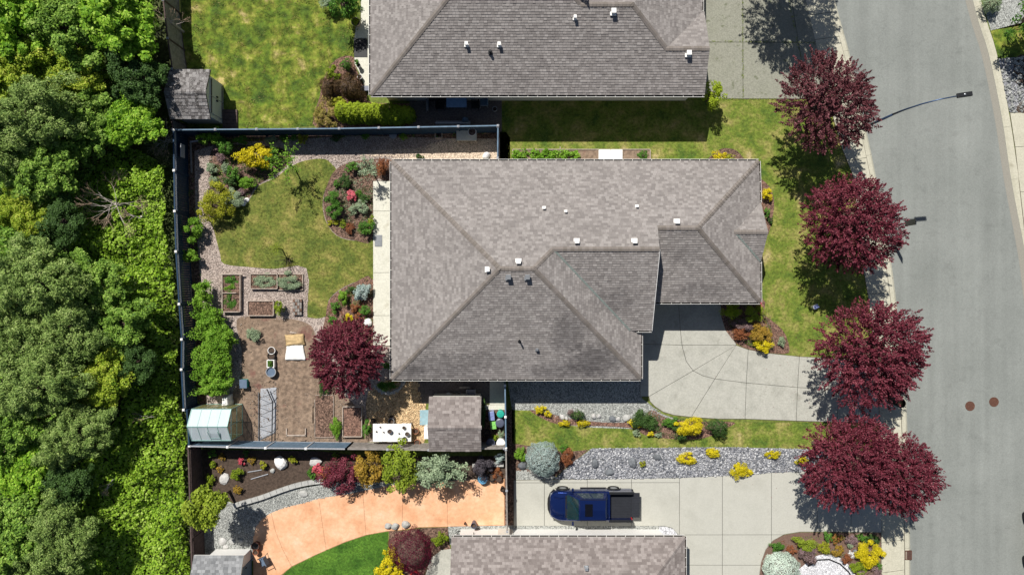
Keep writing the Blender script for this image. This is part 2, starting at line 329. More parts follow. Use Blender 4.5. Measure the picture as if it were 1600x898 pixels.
M['soilbits'] = stonemix('soil_crumbs', [(0.112, 0.08, 0.056), (0.192, 0.144, 0.112), (0.304, 0.248, 0.2)])
# roofs
M['sh_main'] = shinglemat('taupe_shingles', [(0.1814, 0.1652, 0.1566), (0.23, 0.2106, 0.1987), (0.2873, 0.2657, 0.2516)], st=1.0)
M['sh_low'] = shinglemat('mixed_taupe_shingles', [(0.161, 0.138, 0.1288), (0.2185, 0.1909, 0.1782), (0.2932, 0.2611, 0.2449)])
M['sh_grey'] = shinglemat('grey_shingles', [(0.14, 0.145, 0.15), (0.2, 0.205, 0.21), (0.28, 0.285, 0.29)])
M['sh_cedar'] = shinglemat('old_cedar_shakes', [(0.0688, 0.0631, 0.0597), (0.1375, 0.1272, 0.1243), (0.2456, 0.234, 0.2287)], lich=(0.42, 0.42, 0.4))
M['ridge'] = shinglemat('ridge_caps', [(0.16, 0.14, 0.122), (0.21, 0.185, 0.168)])
# foliage
F = {}
F['plum'] = foliage('plum_leaves', [(0.0362, 0.007, 0.011), (0.1224, 0.0189, 0.032), (0.2022, 0.0377, 0.06), (0.3192, 0.0994, 0.12)], 0.22, 0.4)
F['plum2'] = foliage('browner_plum_leaves', [(0.035, 0.01, 0.013), (0.11, 0.028, 0.036), (0.19, 0.065, 0.075), (0.3, 0.13, 0.14)], 0.22, 0.4)
F['maple_red'] = foliage('crimson_leaves', [(0.05, 0.004, 0.018), (0.12, 0.008, 0.03), (0.19, 0.015, 0.045)], 0.25)
F['forest1'] = foliage('alder_leaves', [(0.054, 0.12, 0.0156), (0.132, 0.252, 0.0312), (0.24, 0.396, 0.054), (0.408, 0.54, 0.132)], 0.25)  # brightest stop of each forest ramp paints sun highlights onto random leaves
F['forest2'] = foliage('bright_leaves', [(0.06, 0.156, 0.0096), (0.156, 0.336, 0.0192), (0.288, 0.48, 0.036), (0.456, 0.624, 0.108)], 0.3)
F['forest3'] = foliage('willow_leaves', [(0.065, 0.12, 0.026), (0.15, 0.24, 0.052), (0.26, 0.37, 0.09), (0.43, 0.52, 0.19)], 0.25)
F['forest4'] = foliage('yellow_green_leaves', [(0.084, 0.168, 0.012), (0.228, 0.336, 0.0216), (0.372, 0.468, 0.042), (0.54, 0.552, 0.096)], 0.3)
F['ivy'] = foliage('ivy_leaves', [(0.0525, 0.138, 0.0078), (0.189, 0.3312, 0.0182), (0.294, 0.46, 0.039), (0.441, 0.5704, 0.13)], 0.25)
F['under'] = foliage('undergrowth_leaves', [(0.019, 0.048, 0.008), (0.056, 0.112, 0.019), (0.112, 0.192, 0.032)], 0.2)
F['lime'] = foliage('lime_leaves', [(0.08, 0.14, 0.008), (0.2, 0.28, 0.015), (0.32, 0.4, 0.03)], 0.3)
F['green'] = foliage('green_leaves', [(0.0338, 0.1013, 0.0135), (0.081, 0.2025, 0.0243), (0.1485, 0.3105, 0.0405)], 0.25)
F['bright'] = foliage('fresh_leaves', [(0.072, 0.18, 0.012), (0.156, 0.324, 0.0216), (0.288, 0.456, 0.06)], 0.3)
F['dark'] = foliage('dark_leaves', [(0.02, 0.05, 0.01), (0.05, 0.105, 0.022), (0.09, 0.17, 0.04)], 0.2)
F['yellow'] = foliage('golden_leaves', [(0.35, 0.32, 0.005), (0.62, 0.52, 0.01), (0.8, 0.66, 0.03)], 0.25)
F['ygreen'] = foliage('yellow_green_shrub', [(0.154, 0.187, 0.011), (0.33, 0.352, 0.022), (0.484, 0.462, 0.044)], 0.3)
F['silver'] = foliage('silver_blue_needles', [(0.2, 0.27, 0.24), (0.34, 0.43, 0.4), (0.5, 0.58, 0.55)], 0.15)
F['mint'] = foliage('pale_mint_leaves', [(0.42, 0.52, 0.43), (0.58, 0.68, 0.58), (0.7, 0.78, 0.7)], 0.15)
F['grey'] = foliage('grey_green_leaves', [(0.168, 0.228, 0.132), (0.276, 0.36, 0.216), (0.408, 0.492, 0.312)], 0.25)
F['olive'] = foliage('olive_gold_leaves', [(0.11, 0.17, 0.015), (0.24, 0.32, 0.025), (0.37, 0.45, 0.05)], 0.3)
F['gold'] = foliage('orange_gold_leaves', [(0.16, 0.11, 0.015), (0.36, 0.24, 0.03), (0.5, 0.3, 0.06)], 0.3)
F['mix'] = foliage('red_green_leaves', [(0.05, 0.12, 0.02), (0.16, 0.2, 0.03), (0.4, 0.12, 0.04), (0.55, 0.12, 0.1)], 0.25)
F['rust'] = foliage('rusty_leaves', [(0.14, 0.05, 0.02), (0.26, 0.09, 0.04), (0.36, 0.16, 0.06)], 0.25)
F['brown'] = foliage('bronze_leaves', [(0.036, 0.0216, 0.0096), (0.078, 0.0456, 0.0192), (0.12, 0.078, 0.03)], 0.15)
F['smoke'] = foliage('smoky_purple_leaves', [(0.03, 0.028, 0.035), (0.07, 0.06, 0.07), (0.12, 0.105, 0.12)], 0.15)
F['mauve'] = foliage('mauve_leaves', [(0.12, 0.09, 0.06), (0.24, 0.16, 0.16), (0.34, 0.24, 0.27)], 0.25)
F['pink'] = foliage('pink_flowers', [(0.45, 0.04, 0.07), (0.65, 0.1, 0.14), (0.75, 0.3, 0.32)], 0.2)
F['peach'] = foliage('pinkish_yellow_leaves', [(0.14, 0.17, 0.02), (0.34, 0.28, 0.06), (0.5, 0.33, 0.18)], 0.3)
F['whitefl'] = foliage('white_flowers', [(0.6, 0.6, 0.58), (0.8, 0.8, 0.78)], 0.2)
F['cedar'] = foliage('clipped_cedar', [(0.14, 0.2, 0.01), (0.27, 0.36, 0.016), (0.41, 0.5, 0.035)], 0.2)
F['blade'] = foliage('grass_blades', [(0.0405, 0.0768, 0.0096), (0.108, 0.1536, 0.018), (0.2295, 0.2112, 0.048), (0.432, 0.3456, 0.144)], 0.3)
F['blade_lush'] = foliage('lush_blades', [(0.035, 0.1, 0.01), (0.06, 0.15, 0.015), (0.1, 0.2, 0.02)], 0.3)
F['drygrass'] = foliage('dry_grass', [(0.16, 0.19, 0.04), (0.3, 0.27, 0.12), (0.45, 0.38, 0.24)], 0.2)

# ------------------------------------------------------------------ mass geometry (leaves, stones)
def mesh_arrays(name, V, Fq, mats, midx=None):
    """V (n,3); Fq (m,k) with k = 3 or 4"""
    me = bpy.data.meshes.new(name); k = Fq.shape[1]; m = len(Fq)
    me.vertices.add(len(V)); me.vertices.foreach_set('co', V.astype(np.float32).ravel())
    me.loops.add(m * k); me.loops.foreach_set('vertex_index', Fq.astype(np.int32).ravel())
    me.polygons.add(m); me.polygons.foreach_set('loop_start', np.arange(0, m * k, k, dtype=np.int32)); me.polygons.foreach_set('loop_total', np.full(m, k, np.int32))
    for mt in mats: me.materials.append(mt)
    if midx is not None: me.polygons.foreach_set('material_index', midx.astype(np.int32))
    me.update(calc_edges=True); me.validate(); return me
def unit(a): return a / np.maximum(1e-6, np.linalg.norm(a, axis=1, keepdims=True))
def leafquads(C, N, size, asp, rs, T=None):
    n = len(C); N = unit(N)
    if T is None: T = rs.normal(size=(n, 3))
    T = unit(T - N * (T * N).sum(1, keepdims=True)); B = np.cross(N, T)
    s = size[:, None]; w = s * asp
    V = np.stack([C - T * s * 0.5, C + B * w * 0.5 - T * s * 0.08 + N * s * 0.08, C + T * s * 0.5 - N * s * 0.06, C - B * w * 0.5 - T * s * 0.08 + N * s * 0.08], 1)
    return V.reshape(-1, 3)
def quadidx(n, k=4): return np.arange(n * k).reshape(n, k)
def crown_mesh(name, mat, Rx, Ry, hh, n, leaf, seed, style='clump', clumps=60, cr=0.3, asp=0.62, core=True, lump=0.16, low=-0.25):
    """leafy volume centred on the origin; half sizes Rx, Ry, hh"""
    rs = np.random.RandomState(seed); Sx = np.array([Rx, Ry, hh])
    ph = rs.uniform(0, 6.28, 6)
    def outline(d):
        a = np.arctan2(d[:, 1], d[:, 0])
        return 1 + lump * (0.5 * np.sin(2 * a + ph[0]) + 0.5 * np.sin(3 * a + ph[1]) + 0.45 * np.sin(5 * a + ph[2] + 2 * d[:, 2]) + 0.4 * np.sin(9 * a + ph[3] + 3 * d[:, 2]))
    d = unit(rs.normal(size=(clumps * 4, 3))); d = d[d[:, 2] > low][:clumps]; m = len(d)
    if style == 'clump':
        rad = (0.5 + 0.5 * rs.rand(m) ** 0.6) * outline(d) * (1 - cr * 0.6); c = d * rad[:, None]
        r = cr * rs.uniform(0.65, 1.2, m); i = rs.randint(0, m, n)
        u = unit(rs.normal(size=(n, 3)) + np.array([0, 0, 0.45])); q = rs.uniform(0.55, 1.0, n)
        pos = c[i] + u * (r[i] * q)[:, None] * np.array([1, 1, 0.75]); N = u * 0.7 + np.array([0, 0, 0.55]) + rs.normal(size=(n, 3)) * 0.45; T = None
    elif style == 'spiky':
        rad = (0.25 + 0.62 * rs.rand(m) ** 0.55) * outline(d); c = d * rad[:, None]
        tw = unit(d * 1.0 + rs.normal(size=(m, 3)) * 0.35 + np.array([0, 0, 0.3])); L = cr * rs.uniform(0.7, 1.35, m)
        i = rs.randint(0, m, n); t = rs.rand(n) ** 0.8
        pos = c[i] + tw[i] * (L[i] * t)[:, None] + rs.normal(size=(n, 3)) * (0.032 * (1.15 - t))[:, None]
        N = rs.normal(size=(n, 3)) * 0.7 + np.array([0, 0, 0.75]); T = tw[i] + rs.normal(size=(n, 3)) * 0.55
    else:  # dome: a dense skin with small bumps
        u = unit(rs.normal(size=(n * 2, 3))); u = u[u[:, 2] > low][:n]; n = len(u)
        b = 1 + 0.06 * np.sin(u[:, 0] * 11 + ph[4]) * np.sin(u[:, 1] * 12 + ph[5]) * 1.3
        pos = u * (outline(u) * b * rs.uniform(0.86, 1.02, n))[:, None]; N = u * 1.0 + rs.normal(size=(n, 3)) * 0.5 + np.array([0, 0, 0.2]); T = u + rs.normal(size=(n, 3)) * 0.6
    V = leafquads(pos * Sx, N, leaf * rs.uniform(0.65, 1.3, n), asp, rs, T); Q = quadidx(n); mats = [mat]; mi = np.zeros(n, int)
    if core:
        cv, cf = lumpy(rs, 3); k = 0.66 if style == 'dome' else 0.3
        cv = cv * Sx * k; b = len(V); V = np.vstack([V, cv]); Q = np.vstack([Q, np.c_[cf + b, cf[:, 2] + b]]) if False else Q
        tri = cf + b; me = mesh_mixed(name, V, Q, tri, mats + [M['bark']], np.r_[mi, np.ones(len(tri), int)]); return me
    return mesh_arrays(name, V, Q, mats, mi)
def mesh_mixed(name, V, Q, Tr, mats, mi):
    me = bpy.data.meshes.new(name); nq, ntri = len(Q), len(Tr); li = np.r_[Q.ravel(), Tr.ravel()].astype(np.int32)
    tot = np.r_[np.full(nq, 4), np.full(ntri, 3)].astype(np.int32); st = np.r_[0, np.cumsum(tot)[:-1]].astype(np.int32)
    me.vertices.add(len(V)); me.vertices.foreach_set('co', V.astype(np.float32).ravel()); me.loops.add(len(li)); me.loops.foreach_set('vertex_index', li)
    me.polygons.add(nq + ntri); me.polygons.foreach_set('loop_start', st); me.polygons.foreach_set('loop_total', tot)
    for mt in mats: me.materials.append(mt)
    me.polygons.foreach_set('material_index', mi.astype(np.int32)); me.update(calc_edges=True); me.validate(); return me
_ico = {}
def ico(sub):
    if sub not in _ico:
        bm = bmesh.new(); bmesh.ops.create_icosphere(bm, subdivisions=sub, radius=1); bm.verts.ensure_lookup_table()
        _ico[sub] = (np.array([v.co[:] for v in bm.verts]), np.array([[v.index for v in f.verts] for f in bm.faces])); bm.free()
    return _ico[sub]
def lumpy(rs, sub):
    v, f = ico(sub); ph = rs.uniform(0, 6, 3); k = 1 + 0.1 * np.sin(v[:, 0] * 5 + ph[0]) * np.sin(v[:, 1] * 5 + ph[1]) * np.sin(v[:, 2] * 4 + ph[2]) + 0.05 * np.sin(v[:, 0] * 13 + ph[1])
    return v * k[:, None], f
def link(name, me, parent=None, loc=None, **kw):
    o = bpy.data.objects.new(name, me); COL.objects.link(o)
    if parent is not None: o.parent = parent
    if loc is not None: o.location = loc
    return tag(o, **kw)
def stones(name, poly_px, n, s0, s1, mat, z, flat=0.6, parent=None, seed=1, px=True):
    rs = np.random.RandomState(seed); poly = [P(*p)[:2] for p in poly_px] if px else poly_px
    X, Y = scatter(poly, n, rs); n = len(X); v, f = ico(1)
    s = s0 + (s1 - s0) * rs.rand(n) ** 2; sc = s[:, None] * rs.uniform(0.6, 1.15, (n, 3)) * np.array([1, 1, flat]) * 0.5
    a = rs.uniform(0, 6.28, n); vv = v[None] * (1 + rs.uniform(-0.18, 0.18, (n, len(v), 1))) * sc[:, None]
    x = vv[..., 0] * np.cos(a)[:, None] - vv[..., 1] * np.sin(a)[:, None] + X[:, None]; y = vv[..., 0] * np.sin(a)[:, None] + vv[..., 1] * np.cos(a)[:, None] + Y[:, None]
    V = np.stack([x, y, vv[..., 2] + z + sc[:, None, 2] * 0.5], -1).reshape(-1, 3)
    Fc = (f[None] + (np.arange(n) * len(v))[:, None, None]).reshape(-1, 3)
    return link(name, mesh_arrays(name, V, Fc, [mat]), parent, kind='stuff')
def grass(name, poly_px, dens, hgt, mat, z, seed, lab):
    rs = np.random.RandomState(seed); poly = [P(*p)[:2] for p in poly_px]; n = int(area(poly) * dens); X, Y = scatter(poly, n, rs); n = len(X)
    C = np.c_[X, Y, np.full(n, z)]; d = unit(np.c_[rs.normal(size=(n, 2)), np.abs(rs.normal(size=n)) * 0.5 + 0.35]); h = hgt * rs.uniform(0.5, 1.4, n)
    sd = unit(np.c_[-d[:, 1], d[:, 0], np.zeros(n)]) * (h * 0.22)[:, None]; V = np.stack([C - sd, C + sd, C + d * h[:, None]], 1).reshape(-1, 3)
    return link(name, mesh_arrays(name, V, quadidx(n, 3), [mat]), None, kind='stuff', label=lab, cat='grass')
def sheet(name, poly_px, lvl, mat, smooth=0, parent=None, kind='structure', **kw):
    if smooth: poly_px = catmull(poly_px, smooth)
    b = MB(); z = lvl * 0.004; pts = [P(*p) for p in poly_px]; pts = [(p.x, p.y, z) for p in pts]
    if sum(pts[i - 1][0] * pts[i][1] - pts[i][0] * pts[i - 1][1] for i in range(len(pts))) < 0: pts = pts[::-1]
    b.face(pts, mat); return b.build(name, parent, kind=kind, **kw)

# ================================================================== THE GROUND
b = MB(); b.face([(-300, -300, -0.16), (300, -300, -0.16), (300, 300, -0.16), (-300, 300, -0.16)], M['far_ground']); b.build('ground', kind='structure')
# street: left kerb line (road side) and right kerb line, in photo pixels
RL = [(-60, -6000 / 1.0)][:0]
road_l = [(1140, -700), (1240, -260), (1306, 0), (1330, 88), (1355, 203), (1371, 280), (1392, 397), (1403, 478), (1412, 560), (1417, 614), (1421, 720), (1423, 817), (1424, 898), (1424, 1300), (1400, 1900), (1330, 3200)]
road_r = [(1370, -700), (1462, -260), (1522, 0), (1547, 84), (1568, 187), (1582, 280), (1604, 397), (1614, 478), (1624, 560), (1629, 614), (1634, 720), (1637, 817), (1638, 898), (1638, 1300), (1614, 1900), (1545, 3200)]
RLs = catmull(road_l, 4, False); RRs = catmull(road_r, 4, False)
b = MB(); L3 = [P(*p) for p in RLs]; R3 = [P(*p) for p in RRs]
for i in range(len(L3) - 1):
    b.face([(L3[i].x, L3[i].y, -.12), (L3[i + 1].x, L3[i + 1].y, -.12), (R3[i + 1].x, R3[i + 1].y, -.12), (R3[i].x, R3[i].y, -.12)], M['asphalt'])
b.build('road', kind='structure')
def offs(pts, d):
    out = []
    for i, p in enumerate(pts):
        a = Vector(pts[max(i - 1, 0)][:2]); c = Vector(pts[min(i + 1, len(pts) - 1)][:2]); t = (c - a).normalized(); out.append((p[0] + t.y * d, p[1] - t.x * d))
    return out
LP = [(p.x, p.y) for p in L3]; RP = [(p.x, p.y) for p in R3]   # both run north to south; offs() with d>0 goes to the west
def strip(b, A, B, za, zb, m):
    for i in range(len(A) - 1): b.face([(*A[i], za), (*A[i + 1], za), (*B[i + 1], zb), (*B[i], zb)], m)
# dusty gutter line beside the right kerb
b = MB(); strip(b, offs(RP, 0.45), offs(RP, 0.02), -.116, -.112, M['road_edge']); b.build('gutter_dust', kind='structure')
# platforms that carry the yards on both sides
KW = offs(LP, 0.42); b = MB(); west = [(-90, KW[0][1])] + KW + [(-90, KW[-1][1])]
b.prism(west, -0.155, -0.004, M['far_ground']); b.build('yard_ground', kind='structure')
KE = offs(RP, -0.42); b = MB(); b.prism(KE + [(110, KE[-1][1]), (110, KE[0][1])], -0.155, -0.004, M['far_ground']); b.build('yard_ground', kind='structure')
# kerbs, cut in stones about 2.4 m long
def kerb(A, dirn):
    root = empty('kerb', (0, 0, 0), None, None); root['kind'] = 'structure'
    # resample
    pts = [Vector(A[0])]; acc = 0; seg = []
    dens = []
    for i in range(len(A) - 1):
        a, c = Vector(A[i]), Vector(A[i + 1]); L = (c - a).length; k = max(1, int(L / 0.4))
        for j in range(k): dens.append(a.lerp(c, j / k))
    i = 0
    while i < len(dens) - 7:
        s = dens[i:i + 8]; i += 7
        if max(abs(p.y) for p in s) > 24: continue
        b = MB(); inn = offs([(p.x, p.y) for p in s], 0.0); top = offs([(p.x, p.y) for p in s], 0.14 * dirn); back = offs([(p.x, p.y) for p in s], 0.40 * dirn)
        dd = (Vector(s[1]) - Vector(s[0])).normalized() * 0.012
        s2 = [list(q) for q in (inn, top, back)]
        for q in s2: q[0] = (q[0][0] + dd.x, q[0][1] + dd.y)
        strip(b, s2[0], s2[1], -0.113, -0.012, M['walk']); strip(b, s2[1], s2[2], -0.012, 0.012, M['walk'])
        b.build('kerb_stone', root)
    return root
kerb(LP, 1); kerb(RP, -1)

def poly_inset(poly, d):
    n = len(poly); out = []
    A = sum(poly[i - 1][0] * poly[i][1] - poly[i][0] * poly[i - 1][1] for i in range(n))
    if A < 0: poly = poly[::-1]
    for i in range(n):
        a = Vector(poly[i - 1]); p = Vector(poly[i]); c = Vector(poly[(i + 1) % n])
        e1 = (p - a).normalized(); e2 = (c - p).normalized(); n1 = Vector((-e1.y, e1.x)); n2 = Vector((-e2.y, e2.x)); m = n1 + n2
        if m.length < 1e-4: m = n1
        m = m.normalized(); k = d / max(0.5, m.dot(n1)); out.append((p.x + m.x * k, p.y + m.y * k))
    return out
def clip_half(poly, a, c, keep_left=True):
    out = []; n = len(poly)
    def sd(p): return ((c[0] - a[0]) * (p[1] - a[1]) - (c[1] - a[1]) * (p[0] - a[0])) * (1 if keep_left else -1)
    for i in range(n):
        p, q = poly[i - 1], poly[i]; sp, sq = sd(p), sd(q)
        if (sp >= 0) != (sq >= 0):
            t = sp / (sp - sq); out.append((p[0] + (q[0] - p[0]) * t, p[1] + (q[1] - p[1]) * t))
        if sq >= 0: out.append(q)
    return out
def cut(polys, a, c):
    out = []
    for p in polys:
        for k in (True, False):
            q = clip_half(p, a, c, k)
            if len(q) > 2 and area(q) > 15: out.append(q)
    return out
def slabs(name, polys_px, mat, lvl=2, top=0.03, gap=0.01, outline=None, jm=None):
    root = empty(name, (0, 0, 0), None, None); root['kind'] = 'structure'
    for q in polys_px:
        w = [tuple(P(*p)[:2]) for p in q]; b = MB(); i1 = poly_inset(w, gap); i2 = poly_inset(w, gap + 0.012)
        if len(i1) != len(i2): continue
        b.prism(i1, 0.0, top - 0.01, mat); n = len(i1)
        b.idx([(x, y, top - 0.01) for x, y in i1] + [(x, y, top) for x, y in i2], [(i, (i + 1) % n, n + (i + 1) % n, n + i) for i in range(n)], mat)
        b.face([(x, y, top) for x, y in i2], mat); b.build('slab', root)
        b = MB(); b.face([(x, y, 0.010) for x, y in poly_inset(w, -0.02)], jm or M['joint']); b.build('joint_bed', root)
    return root

# --- sidewalk west of the road
SWo = offs(LP, 0.43)
sw_in = [(1180, -300), (1259, 0), (1281, 94), (1300, 175), (1316, 231), (1333, 272), (1349, 419), (1356, 458), (1364, 520), (1372, 600), (1376, 700), (1377, 846), (1377, 898), (1377, 1200)]
sw_out_px = [(p[0] / K + 800, 449 - p[1] / K) for p in SWo]
def xat(line, y):
    for a, c in zip(line[:-1], line[1:]):
        if a[1] <= y <= c[1]: return a[0] + (c[0] - a[0]) * (y - a[1]) / max(1e-6, c[1] - a[1])
    return line[-1][0]
ys = [-200, -160, -120, -80, -52, -14, 22, 60, 99, 138, 177, 216, 249, 290, 331, 372, 413, 458, 500, 541, 583, 620, 657, 696, 736, 790, 845, 892, 935, 980, 1030, 1080]
polys = []
for y0, y1 in zip(ys[:-1], ys[1:]):
    ym = (y0 + y1) / 2; sk_ = 2.5
    polys.append([(xat(sw_in, y0), y0 + sk_), (xat(sw_out_px, y0), y0 - sk_), (xat(sw_out_px, ym), ym - sk_), (xat(sw_out_px, y1), y1 - sk_), (xat(sw_in, y1), y1 + sk_), (xat(sw_in, ym), ym + sk_)])
slabs('sidewalk', polys, M['walk'], top=0.028)
# --- main driveway, poured in fans
J1 = [(1060, 473), (1063, 516), (1065.5, 539), (1072, 564), (1083, 579), (1099, 587), (1117, 591.5), (1166, 598), (1246, 605), (1310, 609), (1370, 612)]
north = [(1126, 473), (1127, 495), (1134, 516), (1143, 528), (1150, 536)]
dv = [[(1000, 462), (1060, 462), (1060, 473), (1063, 516), (1065.5, 539), (1000, 537)],
      [(1060, 462), (1126, 462)] + north[1:] + [(1150, 539), (1065.5, 539), (1063, 516), (1060, 473)],
      [(1000, 537), (1065.5, 539), (1072, 564), (1083, 579), (1014, 619), (1000, 619)],
      [(1065.5, 539), (1150, 539), (1083, 579), (1072, 564)],
      [(1150, 539), (1117, 591.5), (1099, 587), (1083, 579)],
      [(1014, 619), (1083, 579), (1099, 587), (1117, 591.5), (1080, 651), (1053, 648), (1036, 643), (1024, 635), (1016, 627)],
      [(1150, 539), (1159, 542.5), (1169, 546), (1166, 598), (1117, 591.5)],
      [(1117, 591.5), (1166, 598), (1164, 654), (1122, 654), (1080, 651)],
      [(1169, 546), (1203, 552), (1249, 557), (1246, 605), (1166, 598)],
      [(1166, 598), (1246, 605), (1244, 657), (1164, 654)],
      [(1249, 557), (1312, 560), (1310, 609), (1246, 605)], [(1246, 605), (1310, 609), (1308, 659), (1244, 657)],
      [(1312, 560), (1368, 563), (1372, 612), (1310, 609)], [(1310, 609), (1372, 612), (1374, 660), (1308, 659)]]
slabs('driveway', dv, M['conc'])
# --- neighbour's driveway, south
outl = [(803, 750), (880, 749), (980, 747.5), (1067, 746), (1130, 743), (1199, 738.5), (1255, 736), (1320, 733), (1377, 730), (1377, 831), (1290, 830), (1250, 830), (1225, 834), (1207, 844), (1196, 858), (1189, 878), (1186, 900), (1186, 960), (1062, 960), (1062, 836), (1050, 824), (1038, 821), (803, 821)]
pl = [outl]
for x in (851, 918, 987, 1062, 1129, 1205.6, 1277, 1330): pl = cut(pl, (x, 0), (x - 0.5, 1000))
out = []
for q in pl:
    ym = [p[1] for p in q]
    q2 = cut([q], (0, 836), (2000, 834)) if min(p[0] for p in q) > 1055 and max(ym) > 840 else [q]
    out += q2
pl2 = []
for q in out:
    pl2 += cut([q], (0, 881), (2000, 883)) if max(p[1] for p in q) > 900 else [q]
pl3 = []
for q in pl2:
    pl3 += cut([q], (0, 755), (2000, 752)) if max(p[0] for p in q) < 1068 and min(p[1] for p in q) < 760 else [q]
slabs('driveway', pl3, M['conc_b'], jm=plain('faint_joint', (0.21, 0.2, 0.165), 0.95))
# --- neighbour's driveway, north
pl = [[(1100, -160), (1220, -160), (1259, 0), (1281, 94), (1298, 155), (1100, 154.5)]]
pl = cut(pl, (0, 64.5), (2000, 68)); pl = cut(pl, (1160, -200), (1161, 200)); pl = cut(pl, (1230, -40), (1256, 120)); pl = cut(pl, (0, -40), (2000, -38))
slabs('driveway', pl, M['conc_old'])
# --- orange stamped patio
nor = [(788, 748), (745, 748.5), (690, 751), (636, 754), (598, 760), (545, 771), (502, 777), (472, 786), (445, 792), (426, 799), (410, 809), (400, 822), (396, 838), (396, 880), (396, 960), (400, 990)]
sou = [(560, 985), (430, 910), (450, 889), (489, 868), (539, 846), (580, 833), (605, 829), (630, 827), (655, 823), (699, 822), (767, 820), (788, 820)]
pl = [[(788, 748), (745, 748.5), (699, 750.6), (699, 822), (767, 820), (788, 820)],
      [(699, 750.6), (636, 754), (629, 755), (629, 827), (655, 823), (699, 822)],
      [(629, 755), (598, 760), (567, 766.5), (572, 835), (605, 829), (629, 827)],
      [(567, 766.5), (545, 771), (498, 778), (510, 858.5), (539, 846), (572, 835)],
      [(498, 778), (472, 786), (445, 792), (424, 800.5), (431, 830), (442, 858), (456, 884), (489, 868), (510, 858.5)],
      [(424, 800.5), (410, 809), (400, 822), (396, 838), (396, 880), (396, 985), (405, 985), (420, 925), (439, 898), (456, 884), (442, 858), (431, 830)]]
slabs('patio', pl, M['orange'], gap=0.004, jm=M['orange_line'])
# --- concrete walks
slabs('walkway', [[(583, 283), (609.5, 283), (609.5, 330), (583, 330)], [(583, 330), (609.5, 330), (609.5, 426), (583, 426)], [(583, 426), (609.5, 426), (609.5, 493), (583, 493)], [(583, 493), (609.5, 493), (609.5, 540), (583, 540)]], M['conc_white'], gap=0.008)
slabs('walkway', [[(564, -30), (592, -30), (592, 60), (554, 60), (556, 42), (564, 36)], [(553, 60), (592, 60), (592, 147), (573, 143), (562, 115), (554, 100)]], M['conc_white'], gap=0.008)
slabs('walkway', [[(765, 585), (790, 585), (790, 632), (765, 632)], [(765, 632), (790, 632), (790, 640), (757, 640), (757, 632)]], M['conc_white'], gap=0.008)
slabs('walkway', [[(664, 900), (672, 872), (690, 858), (712, 856), (712, 960), (655, 960)]], M['conc'])

# --- lawns and beds (sheets 4 mm apart)
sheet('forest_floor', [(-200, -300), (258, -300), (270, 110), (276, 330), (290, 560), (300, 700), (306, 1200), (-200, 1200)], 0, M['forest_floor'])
LA = [(284, -60), (560, -60), (560, 60), (553, 92), (530, 92), (512, 106), (502, 150), (500, 196), (380, 205), (280, 205), (284, 100)]
sheet('lawn', LA, 0, M['lawn_a']); grass('grass', LA, 120, 0.05, F['blade'], 0, 3, 'patchy yellow green grass on the lawn beside the old cedar roofed shed')
sheet('flower_bed', [(553, 90), (556, 106), (573, 143), (580, 160), (660, 165), (660, 200), (500, 204), (500, 150), (508, 118), (520, 98), (537, 88)], 1, M['red_mulch'], 4)
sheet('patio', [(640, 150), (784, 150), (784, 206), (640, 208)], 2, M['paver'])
sheet('lawn', [(0, 312), (14, 330), (24, 360), (20, 392), (4, 410), (-60, 410), (-60, 312)], 1, M['lawn_d'])
LS = [(781, 148), (1120, 148), (1120, 155), (1302, 155), (1316, 229), (1333, 272), (1349, 419), (1356, 458), (1364, 520), (1368, 562), (1312, 560), (1249, 557), (1203, 552), (1169, 546), (1126, 540), (1126, 465), (1170, 455), (1170, 260), (781, 260)]
sheet('lawn', LS, 0, M['lawn_c']); grass('grass', LS, 110, 0.05, F['blade'], 0, 4, 'short sunlit grass of the front lawn under the plum trees and beside the house')
LB = [(503, 248), (516, 254), (526, 268), (513, 285), (504, 315), (509, 345), (526, 368), (553, 376), (583, 374), (583, 436), (553, 441), (528, 454), (513, 470), (509, 494), (484, 496), (480, 485), (479, 419), (428, 420), (390, 417), (350, 412), (344, 396), (335, 362), (330, 343), (348, 335), (380, 320), (392, 308), (405, 290), (430, 278), (452, 262), (473, 252)]
sheet('gravel_path', [(284, 206), (612, 206), (775, 206), (790, 206), (797, 215), (797, 262), (620, 262), (620, 595), (620, 690), (300, 692), (296, 560), (290, 380)], 0, M['pink_gravel'])
sheet('gravel_path', [(700, 217), (779, 217), (779, 262), (612, 262), (612, 245), (560, 244), (590, 235), (650, 232)], 1, M['pale_gravel'])
sheet('garden_soil', [(292, 208), (700, 206), (778, 206), (778, 217), (690, 216), (560, 212), (440, 219), (380, 222), (330, 228), (304, 236), (305, 330), (312, 420), (318, 520), (322, 640), (300, 690), (292, 560), (284, 330)], 2, M['mulch'])
sheet('lawn', LB, 4, M['lawn_b'], 3); grass('grass', catmull(LB, 2), 120, 0.05, F['blade'], 0.016, 5, 'olive green grass of the curved back lawn')
sheet('flower_bed', [(335, 228), (368, 226), (440, 232), (455, 250), (432, 272), (402, 290), (390, 308), (378, 322), (345, 334), (322, 336), (316, 318), (328, 290), (326, 260)], 3, M['mulch'], 4)
sheet('flower_bed', [(524, 266), (545, 254), (575, 250), (612, 250), (612, 284), (583, 284), (583, 373), (553, 375), (526, 367), (510, 345), (505, 315), (513, 285)], 5, M['mulch'], 3)
sheet('flower_bed', [(583, 437), (583, 540), (560, 560), (505, 540), (509, 494), (514, 470), (529, 455), (553, 442)], 5, M['red_mulch'], 3)
sheet('garden_soil', [(370, 500), (400, 494), (448, 497), (480, 505), (492, 520), (500, 560), (520, 600), (560, 640), (572, 692), (330, 692), (340, 640), (372, 600), (378, 550)], 3, M['soil'], 4)
sheet('wood_chips', [(576, 612), (620, 590), (662, 590), (665, 640), (662, 692), (600, 692), (576, 665)], 4, M['chips'], 3)
